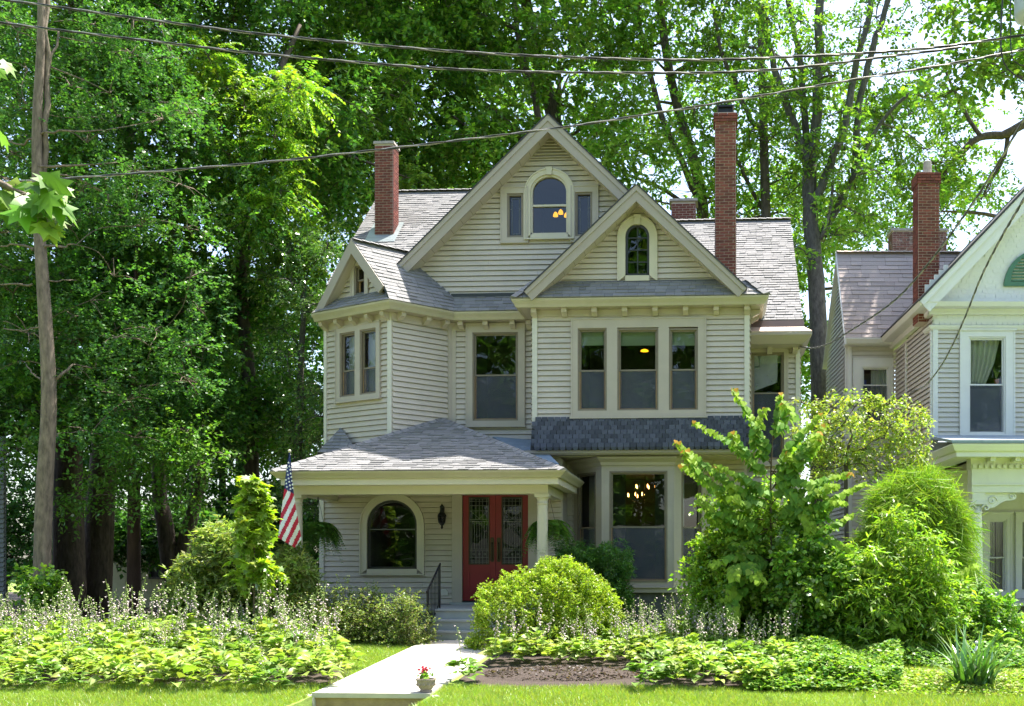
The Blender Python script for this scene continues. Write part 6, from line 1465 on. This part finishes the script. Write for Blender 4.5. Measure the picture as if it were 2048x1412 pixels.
# ------------------------------------------------------------------ hostas
tt = np.linspace(0, 1, 6); HV = []; HF = []
for t in tt:
    w_ = .40 * math.sin(math.pi * min(1, .04 + t * .96) ** .75) ** .9 if 0 < t < 1 else .02; z = .34 * t - .62 * t * t
    HV += [(-w_, t, z + .10 * w_ / .4), (-w_ * .5, t, z + .015), (0, t, z - .02), (w_ * .5, t, z + .015), (w_, t, z + .10 * w_ / .4)]
for i in range(5):
    for j in range(4): HF.append((i * 5 + j, i * 5 + j + 1, i * 5 + j + 6, i * 5 + j + 5))
T_HOSTA = (np.array(HV), HF)
def hosta_mesh(seed, pal, sc=1.0, n=40):
    rng = np.random.default_rng(seed); O = []; D = []; N = []; S = []
    for i in range(n):
        lay = i / n; a = rng.uniform(0, 6.283); rad = np.array([math.cos(a), math.sin(a), 0]); r0 = .05 + .20 * (1 - lay) * rng.uniform(.5, 1); h = .10 + .26 * lay * rng.uniform(.8, 1.15)
        O.append((rad * r0 + [0, 0, h]) * sc); D.append(rad + [0, 0, rng.uniform(.08, .4) + .4 * lay]); N.append(np.array([0, 0, 1.0]) + .25 * rng.standard_normal(3)); S.append(rng.uniform(.13, .21) * sc * (1 - .25 * lay))
    return leafmesh('hosta_plant', T_HOSTA, O, D, N, S, colours(n, pal, rng, .12), 'leaf', None, origin=(0, 0, 0), link=False)
H_YEL = [(.29, .39, .07), (.33, .42, .09), (.25, .36, .06), (.37, .43, .14)]; H_GRN = [(.17, .28, .05), (.20, .31, .055), (.14, .25, .045)]
hm = [hosta_mesh(101 + i, H_YEL if i < 4 else H_GRN) for i in range(7)]
def stalk_mesh(seed, h, pale=True):
    rng = random.Random(seed); V = []; F = []; fm = []; lean = rng.uniform(.05, .22); a = rng.uniform(0, 6.28); ld = Vector((math.cos(a), math.sin(a), 0))
    P_ = [Vector((0, 0, .15)) + ld * (lean * t * t) + Vector((0, 0, h * t)) for t in (0, .35, .65, .85, 1)]
    v, f = tube_vf(P_, [.006, .005, .004, .003, .002], 4, False); V += v; F += f; fm += [0] * len(f)
    nb = rng.randint(11, 17)
    for i in range(nb):
        t = .50 + .5 * i / nb; p = P_[0] + ld * (lean * t * t) + Vector((0, 0, h * t)); an = rng.uniform(0, 6.28); d = Vector((math.cos(an), math.sin(an), -.55 - .5 * rng.random())).normalized(); l = rng.uniform(.03, .048) * (1.25 - .6 * t)
        s1 = d.cross(Vector((0, 0, 1))).normalized() * .013; s2 = s1.cross(d).normalized() * .013; o = len(V); b_ = p + d * .012; e_ = b_ + d * l
        V += [b_, e_ + s1, e_ + s2, e_ - s1, e_ - s2]; F += [(o, o + 1, o + 2), (o, o + 2, o + 3), (o, o + 3, o + 4), (o, o + 4, o + 1)]; mi = 1 if rng.random() < (.62 if t < .86 else .15) else 0; fm += [mi] * 4
    me = bpy.data.meshes.new('flower_stalk'); me.from_pydata([tuple(v) for v in V], [], F); me.materials.append(M_('stem_green')); me.materials.append(M_('petal_pale')); me.polygons.foreach_set('material_index', fm); me.update(); return me
sm_ = [stalk_mesh(200 + i, h) for i, h in enumerate((.55, .62, .68, .72, .76, .80, .66, .58))]
HN = {'n': 0}
def hosta(x, y, sc, kind, nst, label, group, rnd):
    me = hm[rnd.randrange(4)] if kind == 'y' else hm[4 + rnd.randrange(3)]
    o = place('hosta_plant', me, None, (x, y, gz(y) + .01), (0, 0, rnd.uniform(0, 6.28))); o.scale = (sc, sc, sc * rnd.uniform(.9, 1.15)); tag(o, label, 'hosta', group)
    for _ in range(nst):
        s = bpy.data.objects.new('flower_stalk', sm_[rnd.randrange(8)]); COL.objects.link(s); s.parent = o; s.location = (rnd.uniform(-.14, .14), rnd.uniform(-.14, .14), 0); s.rotation_euler = (rnd.uniform(-.1, .1), rnd.uniform(-.1, .1), rnd.uniform(0, 6.28))
    HN['n'] += 1
def fill_bed(fl, fr, y0, y1, step_, skip, fn, seed):
    rnd = random.Random(seed); y = y0
    while y < y1:
        x = fl(y) + rnd.uniform(0, step_)
        while x < fr(y) - .12:
            xx, yy = x + rnd.uniform(-.12, .12), y + rnd.uniform(-.12, .12)
            if not skip(xx, yy): fn(xx, yy, rnd)
            x += step_
        y += step_ * .9
def left_h(x, y, rnd):
    back = y > 16.2
    hosta(x, y, rnd.uniform(.65, 1.2) * (1.15 if y > 17 else 1), 'y' if rnd.random() < .65 else 'g', (rnd.choice([0, 1, 2, 3, 4]) if y < 18 else rnd.randint(1, 4)) if back else (rnd.randint(0, 2) if rnd.random() < .4 else 0),
          'flowering hosta with pale lilac bells standing in the back of the left bed' if back else 'broad-leaved yellow-green hosta along the front edge of the left bed', 'flowering hostas in the left bed' if back else 'front row hostas of the left bed', rnd)
fill_bed(lambda y: pxx(-90, y), lb_r, 14.82, 20.3, .48, lambda x, y: (x - tr[0].x) ** 2 + (y - Yk) ** 2 < .1, left_h, 5)
mcx, mcy = G(1125, 1350).x, G(1125, 1350).y
def right_skip(x, y):
    if ((x - mcx) / 1.42) ** 2 + ((y - mcy) / .85) ** 2 < 1: return True
    if y < mcy and abs(x - mcx) < 1.25: return True
    if (x - W(1100, 0, Yd).x) ** 2 + (y - Yd) ** 2 < 1.35 ** 2: return True
    if x < mcx and y > 17.0 and (x - W(1100, 0, Yd).x) ** 2 + (y - Yd) ** 2 < 1.7 ** 2: return True
    return x < path_x(y, False) + .25
def right_h(x, y, rnd):
    back = y > 17.2
    hosta(x, y, rnd.uniform(.85, 1.2), 'y' if rnd.random() < .65 else 'g', rnd.randint(2, 5) if back else (1 if rnd.random() < .2 else 0),
          'flowering hosta with thin pale stalks in the back of the right bed' if back else 'broad-leaved light green hosta around the mulch patch in the right bed', 'flowering hostas in the right bed' if back else 'hostas around the mulch patch', rnd)
fill_bed(rb_l, lambda y: pxx(float(np.interp(y, [15, 16, 17, 20.4], [1560, 1560, 1620, 1560])), y), 15.2, 20.6, .49, right_skip, right_h, 6)
rnd = random.Random(8)
for px, py, sc in ((2015, 1300, 1.5), (2060, 1290, 1.5), (1995, 1322, 1.2)):
    p = G(px, py); hosta(p.x, p.y, sc, 'y', 0, {2015: 'big pale hosta at the right edge beyond the iris clump', 2060: 'big pale hosta cut by the right edge of the garden', 1995: 'smaller pale hosta just behind the iris clump'}[px], 'big hostas at the right', rnd)
# mulch
V = [(mcx, mcy, gz(mcy) + .10)]; n = 28
for ring, f in ((1, .55), (2, 1.0)):
    for i in range(n):
        a = 2 * math.pi * i / n; k = f * (1 + .06 * math.sin(3 * a + ring)); x, y = mcx + 1.25 * k * math.cos(a), mcy + .68 * k * math.sin(a); V.append((x, y, gz(y) + (.085 if ring == 1 else .014)))
F = [(0, 1 + i, 1 + (i + 1) % n) for i in range(n)] + [(1 + i, 1 + n + i, 1 + n + (i + 1) % n, 1 + (i + 1) % n) for i in range(n)]
mul = build('mulch_patch', V, F, 'soil', smooth=True); tag(mul, 'dark brown mound of bark mulch among the hostas', 'mulch')
nn = 2600; a = NR.uniform(0, 6.283, nn); k = np.sqrt(NR.random(nn)) * 1.0; x = mcx + 1.22 * k * np.cos(a); y = mcy + .66 * k * np.sin(a); z = np.array([gz(v) for v in y]) + .105 - .085 * k ** 2
d = NR.standard_normal((nn, 3)); d[:, 2] *= .25; cc_ = colours(nn, [(.05, .033, .024), (.075, .05, .035), (.03, .02, .016), (.13, .10, .08)], NR, .3)
leafmesh('bark_chips', T_DIAMOND, np.c_[x, y, z], d, np.tile([0, 0, 1.0], (nn, 1)) + .3 * NR.standard_normal((nn, 3)), NR.uniform(.03, .07, nn), cc_, MATS['leaf'], mul, kind='stuff')
# ground cover at the right
def cover(name, label, fn_n, seed, px0, px1, y0, y1, n, hgt, pal, tpl, ls, m='leaf'):
    rng = np.random.default_rng(seed); y = rng.uniform(y0, y1, n); px = rng.uniform(px0, px1, n); x = np.array([pxx(a, b) for a, b in zip(px, y)])
    bump_ = hgt * (.45 + .55 * np.abs(np.sin(x * 2.3 + 1) * np.cos(y * 2.9 + x))) * np.sqrt(rng.random(n)) * np.minimum(1, (y - y0) / .45 + .25)
    z = np.array([gz(v) for v in y]) + .02 + bump_; D = rng.standard_normal((n, 3)); D[:, 2] = np.abs(D[:, 2]) * .3 - .15; N = np.tile([0, -.25, 1.0], (n, 1)) + .5 * rng.standard_normal((n, 3))
    o = leafmesh(name, tpl, np.c_[x, y, z], D, N, rng.uniform(*ls, n), colours(n, pal, rng, .2), m, None); tag(o, label, 'ground cover', kind='stuff')
cover('ground_cover', 'low tangle of light green vine leaves at the front of the right bed', 0, 91, 1490, 1800, 14.95, 18.6, 30000, .42, G_LIGHT + G_LIME + G_MID, T_ROUND, (.045, .085))
cover('ground_cover', 'sparse yellowing weeds between the vine and the iris clump', 0, 92, 1740, 2080, 14.7, 16.6, 9000, .12, G_LIME + [(.30, .30, .06)], T_ROUND, (.03, .06))
cover('ground_cover', 'low green leaves around the feet of the right-hand shrubs', 0, 93, 1540, 2080, 17.2, 20.2, 16000, .35, G_MID + G_LIGHT, T_ROUND, (.05, .09))
# iris clump
ip = G(1945, 1378); nb = 90; rng = np.random.default_rng(14); BV = []
for t in np.linspace(0, 1, 6): w_ = .028 * (1 - t ** 2.2) + .001; BV += [(-w_, t, -.32 * t ** 2.2), (w_, t, -.32 * t ** 2.2)]
T_BLADE = (np.array(BV), [(2 * i, 2 * i + 1, 2 * i + 3, 2 * i + 2) for i in range(5)])
a = rng.uniform(0, 6.283, nb); tl = rng.uniform(.05, .8, nb); rad = np.c_[np.cos(a), np.sin(a), np.zeros(nb)]
D = rad * tl[:, None] + np.array([0, 0, 1.0]) * (1.05 - .55 * tl[:, None]); S = rng.uniform(.65, 1.0, nb)
N = -rad + np.array([0, 0, 1.0]) * tl[:, None]
ir = empty('iris_clump', ip, 'clump of sword-shaped iris leaves at the right front of the lawn', 'iris')
leafmesh('blades', T_BLADE, np.array(ip) + np.c_[rng.uniform(-.28, .28, nb), rng.uniform(-.14, .14, nb), np.zeros(nb)], D, N, S, colours(nb, [(.10, .24, .05), (.13, .27, .055), (.15, .28, .06), (.09, .22, .07)], rng, .15), 'leaf_glossy', ir, kind='stuff')
op = G(1953, 1330); og = empty('garden_ornament', op, 'small white cone topped garden stake behind the iris clump', 'ornament')
V, F = tube_vf([op, op + Vector((0, 0, .34))], .008, 6); build('stake', V, F, 'wire_bare', og); V, F = lathe_vf([(.065, 0), (.06, .02), (.02, .09), (.006, .12)], op + Vector((0, 0, .2)), 12); build('cone', V, F, 'paper_white', og); V, F = sphere_vf(op + Vector((0, 0, .36)), .03); build('head', V, F, 'paper_white', og)

# ------------------------------------------------------------------ lawn
def lawn(name, label, pred, x0, x1, y0, y1, dens, hgt, seed):
    rng = np.random.default_rng(seed); n = int((x1 - x0) * (y1 - y0) * dens); x = rng.uniform(x0, x1, n); y = rng.uniform(y0, y1, n)
    keep = np.array([pred(a, b) for a, b in zip(x, y)]); x, y = x[keep], y[keep]; n = len(x); z = np.array([gz(v) for v in y])
    D = np.c_[rng.normal(0, .9, n), rng.normal(0, .9, n), np.ones(n)]; N = np.c_[rng.standard_normal((n, 2)), np.zeros(n)]
    patch = .5 + .5 * np.sin(x * 1.7 + np.sin(y * 2.1)) * np.cos(y * 1.9 + x * .6); c = colours(n, [(.22, .37, .03), (.26, .41, .035), (.19, .34, .028), (.30, .41, .06)], rng, .18); dry = rng.random(n) < .10 + .12 * patch; c[dry] = c[dry] * .5 + np.array([.20, .17, .05])
    T_G = (np.array([(-.05, 0, 0), (.05, 0, 0), (.0, 1, -.2)]), [(0, 1, 2)])
    o = leafmesh(name, T_G, np.c_[x, y, z - .005], D, N, rng.uniform(*hgt, n) * (.75 + .5 * patch), c, 'grass', None); tag(o, label, 'grass', kind='stuff')
pl = lambda x, y: not (path_x(max(y, YPF)) - .03 < x < path_x(max(y, YPF), False) + .03)
lawn('lawn_grass', 'bright mown grass strip along the street front', lambda x, y: pl(x, y), pxx(-60, 15.6), pxx(2110, 15.6), 13.15, 15.3, 5000, (.05, .11), 1)
lawn('lawn_grass', 'bright wedge of lawn to the left of the white path', lambda x, y: pl(x, y) and x > lb_r(y) - .15 and x < path_x(y), pxx(620, 18), pxx(880, 18) + .5, 15.4, 20.5, 3600, (.05, .10), 2)
lawn('lawn_grass', 'sunny lawn at the right edge around the iris clump', lambda x, y: x > pxx(1790, y), pxx(1790, 15.4), pxx(2120, 18.5), 15.4, 18.6, 3000, (.05, .10), 3)

# ------------------------------------------------------------------ flag
fy = 20.75
fl_ = empty('flag', W(578, 1000, fy), 'limp stars and stripes flag hanging from the left porch column', 'flag')
zx, zy = 540, 880; sc5 = 706 / 120.0; topP = (578, 902)
def fpt(s, t):                                # s down 0..1, t across 0..1, in photo pixels
    ys = [150, 400, 590, 800, 1000, 1150, 1270]; lx = [218, 186, 165, 138, 112, 95, 262]; rx = [238, 258, 276, 306, 345, 372, 288]
    if s <= 1:
        yy = 150 + s * (1150 - 150); l = np.interp(yy, ys[:6], lx[:6]); r_ = np.interp(yy, ys[:6], rx[:6])
        yb = yy + s * (t if t < .72 else .72 - (t - .72) * 2.2) * 165 * max(0, (s - .3) / .7)
        x = l + (r_ - l) * t
    return zx + x / sc5, zy + yb / sc5
nu, nv = 24, 90; V = []; F = []; fm = []
for j in range(nv + 1):
    for i in range(nu + 1):
        s, t = j / nv, i / nu; x, y = fpt(s, t); V.append(W(x, y, fy + .035 * math.sin(t * 9 + s * 2) * (.3 + s) + .02 * math.sin(s * 11 + t * 4)))
stars = []
for j in range(nv):
    for i in range(nu):
        a = j * (nu + 1) + i; F.append((a, a + 1, a + nu + 2, a + nu + 1)); x, y = fpt((j + .5) / nv, (i + .5) / nu); X, Y_ = (x - zx) * sc5, (y - zy) * sc5
        lim = 575 + (X - 175) * .55
        if Y_ < lim: fm.append(2)
        else:
            q = X * .9 + Y_ * .43; fm.append(0 if ((q - 788) / 92 + .25) % 1.0 < .5 else 1)
build('cloth', V, F, ['flag_red', 'flag_white', 'flag_blue'], fl_, smooth=True, fmat=fm)
sp = [(218, 268), (228, 310), (198, 325), (237, 352), (203, 368), (243, 395), (210, 410), (250, 436), (218, 452), (187, 470), (256, 480), (226, 492), (192, 512), (264, 524), (234, 534), (198, 552), (268, 565), (241, 577)]
for X, Y_ in sp:
    c = W(zx + X / sc5, zy + Y_ / sc5, fy - .05); ps = []
    for k in range(10):
        a = math.pi / 2 + k * math.pi / 5; r_ = .024 if k % 2 == 0 else .0105; ps.append((c.x + r_ * math.cos(a), c.y, c.z + r_ * math.sin(a)))
    Vq, Fq = prism_vf(ps, [(x, y + .004, z) for x, y, z in ps]); build('star', Vq, Fq, 'flag_white', fl_)
pt0 = Vector((c_l.x - .02, 21.36, bz0 - .55)); pt1 = W(579, 905, fy + .03)
V, F = tube_vf([pt0, pt1], .014, 8); build('flag_pole', V, F, 'trim_light', fl_); V, F = sphere_vf(pt1 + Vector((0, 0, .03)), .032, 10, 8); build('finial', V, F, 'cream', fl_, smooth=True); V, F = sphere_vf(pt1 + Vector((0, .01, -.04)), .022, 8, 6); build('finial', V, F, 'cream', fl_, smooth=True)

# ------------------------------------------------------------------ hanging ferns
def fern(px, py, Y, r, label, seed, hook):
    c = W(px, py, Y); f = empty('hanging_fern', c, label, 'fern', 'hanging ferns on the porch'); rng = np.random.default_rng(seed)
    V, F = lathe_vf([(.05, -.12), (.10, -.08), (.125, 0), (.115, .01)], c, 12); build('basket', V, F, 'bronze', f)
    mb = MB()
    for k in range(3): a = k * 2.094; mb.add(*tube_vf([c + Vector((.12 * math.cos(a), .12 * math.sin(a), 0)), Vector((c.x, c.y, hook))], .004, 4))
    mb.build('chains', 'iron', f)
    O, D, N, S = [], [], [], []
    for k in range(110):
        a = rng.uniform(0, 6.283); h = Vector((math.cos(a), math.sin(a), 0)); L = rng.uniform(.7, 1.15) * r; up_ = rng.uniform(.1, .9)
        for i in range(22):
            t = (i + 1) / 22; p = c + h * (L * t * .85) + Vector((0, 0, up_ * .5 * t * L - 1.15 * L * t * t * (1.2 - .5 * up_))); sd = h.cross(Vector((0, 0, 1)))
            for s_ in (-1, 1): O.append(tuple(p)); D.append(tuple(sd * s_ + h * .4 + Vector((0, 0, -.35)))); N.append((0, 0, 1)); S.append(.13 * (1.1 - t) + .03)
    n = len(O); leafmesh('fronds', T_LANCE, O, D, np.array(N) + .3 * rng.standard_normal((n, 3)), np.array(S) * r / .36, colours(n, G_MID + [(.09, .15, .03)], rng), 'leaf', f, kind='stuff')
fern(636, 1046, 22.0, .56, 'bushy fern basket hanging behind the flag at the left of the porch', 1, bz0)
fern(1098, 1042, 21.9, .56, 'bushy fern basket hanging behind the right porch column', 2, bz0)

# ------------------------------------------------------------------ flower pot
pp0 = G(852, 1389); pp0.z = gz(pp0.y) + .036
fp_ = empty('flower_pot', pp0, 'squat carved stone planter with red flowers at the end of the path', 'planter')
V, F = lathe_vf([(.085, 0), (.09, .02), (.075, .03), (.10, .06), (.125, .12), (.13, .16), (.142, .165), (.142, .185), (.12, .185), (.115, .165)], pp0, 24); build('pot', V, F, 'pot', fp_, smooth=False)
mb = MB()
for k in range(12):
    a = k * math.pi / 6; mb.add(*sphere_vf(pp0 + Vector((.118 * math.cos(a), .118 * math.sin(a), .105)), .022, 6, 4))
mb.build('carved_relief', 'pot', fp_, kind='stuff')
V, F = lathe_vf([(.115, 0), (.01, .01)], pp0 + Vector((0, 0, .165)), 14); build('soil', V, F, 'soil', fp_)
rng = np.random.default_rng(3); n = 46; O = np.array(pp0) + np.c_[rng.normal(-.01, .045, n), rng.normal(0, .045, n), rng.uniform(.18, .27, n)]
leafmesh('leaves', T_ROUND, O, rng.standard_normal((n, 3)) + [0, 0, .3], rng.standard_normal((n, 3)) * .4 + [0, 0, 1], rng.uniform(.04, .07, n), colours(n, G_MID + G_LIGHT, rng), 'leaf', fp_, kind='stuff')
mb = MB(); rd_ = random.Random(2)
for k in range(30): mb.add(*sphere_vf(pp0 + Vector((-.015 + rd_.gauss(0, .032), rd_.gauss(0, .03), .315 + rd_.gauss(0, .035))), .016, 5, 4))
mb.build('blossom', 'petal_red', fp_, kind='stuff')
V, F = tube_vf([pp0 + Vector((0, 0, .17)), pp0 + Vector((-.015, 0, .3))], .006, 5); build('stem', V, F, 'stem_green', fp_)

# ------------------------------------------------------------------ overhead wires, pole and transformer
YWR = 8.6
def cable(label, pts, rad, strands=1, twist=.0, m='wire', name='overhead_cable', pitch=.55, m2='wire_bare'):
    q = smooth_path(pts, 10); o = empty(name, q[len(q) // 2], label, 'cable', 'overhead cables')
    L = [0]
    for i in range(1, len(q)): L.append(L[-1] + (q[i] - q[i - 1]).length)
    n = int(L[-1] / .06); xs = np.linspace(0, L[-1], n); Q = np.array([list(v) for v in q]); P_ = np.c_[[np.interp(xs, L, Q[:, k]) for k in range(3)]].T
    for s in range(strands):
        ph = 2 * math.pi * s / strands; off = np.c_[.0 * xs, twist * np.cos(xs / pitch * 6.283 + ph), twist * np.sin(xs / pitch * 6.283 + ph)]
        V, F = tube_vf([tuple(v) for v in P_ + off], rad, 5); build('strand', V, F, m2 if (s == 0 and strands > 1) else m, o, smooth=True)
A_ = [(-250, -48), (0, -2), (72, 8), (317, 42), (560, 72), (941, 105), (1340, 120), (1620, 112), (1852, 97), (2048, 70), (2130, 55)]
cable('upper twisted power cable crossing the whole sky over the house', [W(x, y, YWR) for x, y in A_], .0055, 3, .006)
B_ = [(-250, 5), (0, 45), (317, 84), (560, 111), (941, 140), (1340, 146), (1521, 141), (1668, 127), (1800, 110), (1890, 99), (1925, 93)]
cable('second twisted power cable just below the upper one', [W(x, y, YWR + .12) for x, y in B_], .0054, 3, .0058)
C_ = [(-250, 378), (115, 358), (408, 335), (640, 313), (1093, 259), (1300, 228), (1466, 201), (1668, 166), (1904, 127), (2048, 99), (2130, 82)]
cable('single sloping cable that cuts across the gable peak', [W(x, y, YWR + .3) for x, y in C_], .0057, 2, .0055)
pole_p = W(2128, 1000, 8.9)
pe = Vector((pole_p.x, pole_p.y, 0))
def vplane(p, q, pts):                       # points of a cable that hangs in the upright plane through p and q
    n = Vector((q.y - p.y, p.x - q.x, 0)).normalized(); return [hit(x, y, p, n) for x, y in pts]
ha = W(1597, 692, 24.85)
D_ = [(1597, 692), (1625, 696), (1655, 688), (1690, 668), (1780, 608), (1850, 535), (1950, 400), (2048, 238), (2110, 130)]
cable('service cable sagging from the right corner of the house up to the pole', vplane(ha, pe, D_), .010, 2, .008)
hb = NM.pt(NM.len * .45, 5, .1)
E_ = [(1818, 800), (1822, 785), (1850, 771), (1880, 735), (1905, 690), (1932, 630), (1962, 555), (2000, 480), (2048, 398), (2112, 290)]
cable('service cable sagging from the side wall of the white house to the pole', vplane(hb, pe, E_), .011, 2, .009)
cable('thin loose wire hanging in the top right corner', [W(x, y, 8.8) for x, y in ((2008, -40), (2002, 60), (2006, 120), (2030, 150), (2100, 190))], .007, 1, 0)
cable('thin upright wire beside the grey transformer', [W(x, y, 8.75) for x, y in ((2022, -40), (2021, 60), (2024, 110), (2040, 130), (2120, 140))], .005, 1, 0)
up_ = empty('utility_pole', (pe.x, pe.y, -.6), 'wooden utility pole just outside the right edge that carries the cables', 'pole')
V, F = tube_vf([(pe.x, pe.y, -.6), (pe.x, pe.y, 9.6)], [.15, .11], 12); build('shaft', V, F, 'pole_wood', up_)
tc = W(2072, 0, 8.85); tc = Vector((tc.x, tc.y - .05, W(2072, 38, 8.85).z))
tf = empty('transformer', tc, 'pale grey transformer can with black numbers in the top right corner', 'transformer')
V, F = lathe_vf([(.05, -.045), (.13, -.03), (.175, 0), (.18, .02), (.18, .62), (.185, .64), (.15, .70), (.02, .73)], tc, 24); build('tank', V, F, 'transformer', tf, smooth=True)
V, F = lathe_vf([(.03, .7), (.04, .78), (.03, .82), (.04, .88), (.01, .94)], tc, 10); build('bushing', V, F, 'cap_stone', tf)
build('bracket', box_v(tc.x + .15, pe.x - .08, tc.y - .02, tc.y + .03, tc.z + .25, tc.z + .45), BOXF, 'iron', tf)
cu_ = bpy.data.curves.new('number', 'FONT'); cu_.body = '25/240'; cu_.size = .11; cu_.align_x = 'CENTER'
to_ = bpy.data.objects.new('number_tmp', cu_); COL.objects.link(to_); dg = bpy.context.evaluated_depsgraph_get(); me = bpy.data.meshes.new_from_object(to_.evaluated_get(dg)); bpy.data.objects.remove(to_)
co = np.zeros(len(me.vertices) * 3); me.vertices.foreach_get('co', co); co = co.reshape(-1, 3); an = co[:, 0] / .182 - .62; z = co[:, 1] + .165
me.vertices.foreach_set('co', np.c_[.183 * np.sin(an), -.183 * np.cos(an), z].ravel()); me.materials.clear(); me.materials.append(M_('ink')); me.update(); place('number', me, tf, tc)

# ------------------------------------------------------------------ street tree whose branch reaches in at the left
Ym = 6.4; sx = W(-420, 1000, Ym).x
st = empty('street_maple', (sx, Ym, -.6), 'large-leaved maple branch reaching in at the left edge near the camera', 'tree'); mb = MB()
mb.add(*tube_vf(smooth_path([(sx, Ym, -.6), (sx + .05, Ym, 1.5), (sx, Ym + .05, 4), (sx - .1, Ym, 6)], 4), list(np.linspace(.16, .08, 13)), 10))
bq = smooth_path([(sx, Ym, 3.3), W(-200, 345, Ym), W(-40, 355, Ym), W(40, 385, Ym), W(85, 400, Ym)], 5); mb.add(*tube_vf(bq, list(np.linspace(.045, .006, len(bq))), 6))
leafs = [(35, 370, 1), (20, 362, .9), (60, 365, 1), (78, 350, .9), (100, 345, 1), (92, 355, .9), (115, 365, .9), (105, 372, 1), (75, 385, 1.1), (95, 385, 1), (60, 395, 1.1), (45, 395, 1.1), (30, 395, 1.1), (15, 392, 1.1), (70, 405, 1.1), (90, 405, 1), (110, 395, 1), (82, 425, 1), (100, 425, 1), (65, 430, .9), (5, 380, 1), (40, 410, 1.1), (20, 415, 1), (95, 445, .8), (75, 445, .9), (118, 410, .9), (55, 375, .9), (-10, 400, 1), (-5, 260, .8), (2, 120, .7), (-12, 130, .8), (-30, 380, 1), (-45, 370, 1.1), (-60, 400, 1), (-80, 370, 1)]
O, D, N, S = [], [], [], []; rd_ = random.Random(12)
for x, y, s in leafs:
    p = W(x, y, Ym + rd_.uniform(-.12, .12)); k = min(range(len(bq)), key=lambda i: (bq[i] - p).length); b_ = bq[k]
    if (p - b_).length < .8: mb.add(*tube_vf([b_, b_.lerp(p, .5) + Vector((0, 0, .02)), p], [.003, .0025, .002], 4, False))
    else: mb.add(*tube_vf([Vector((sx, Ym, p.z + .3)), Vector((sx + .5, Ym, p.z + .25)), p], [.02, .008, .002], 4, False))
    O.append(tuple(p)); D.append((rd_.uniform(-.1, .75), rd_.uniform(-.5, .5), rd_.uniform(-1.0, -.25))); N.append((rd_.uniform(-.2, .6), rd_.uniform(-.9, -.1), rd_.uniform(.5, 1))); S.append(.19 * s * rd_.uniform(.85, 1.15))
mb.build('trunk', 'bark', st, smooth=True)
for i in range(len(O)): leafmesh('leaf', T_MAPLE, [O[i]], [D[i]], [N[i]], [S[i]], colours(1, G_LIGHT + G_MID, np.random.default_rng(i), .08), 'leaf', st)
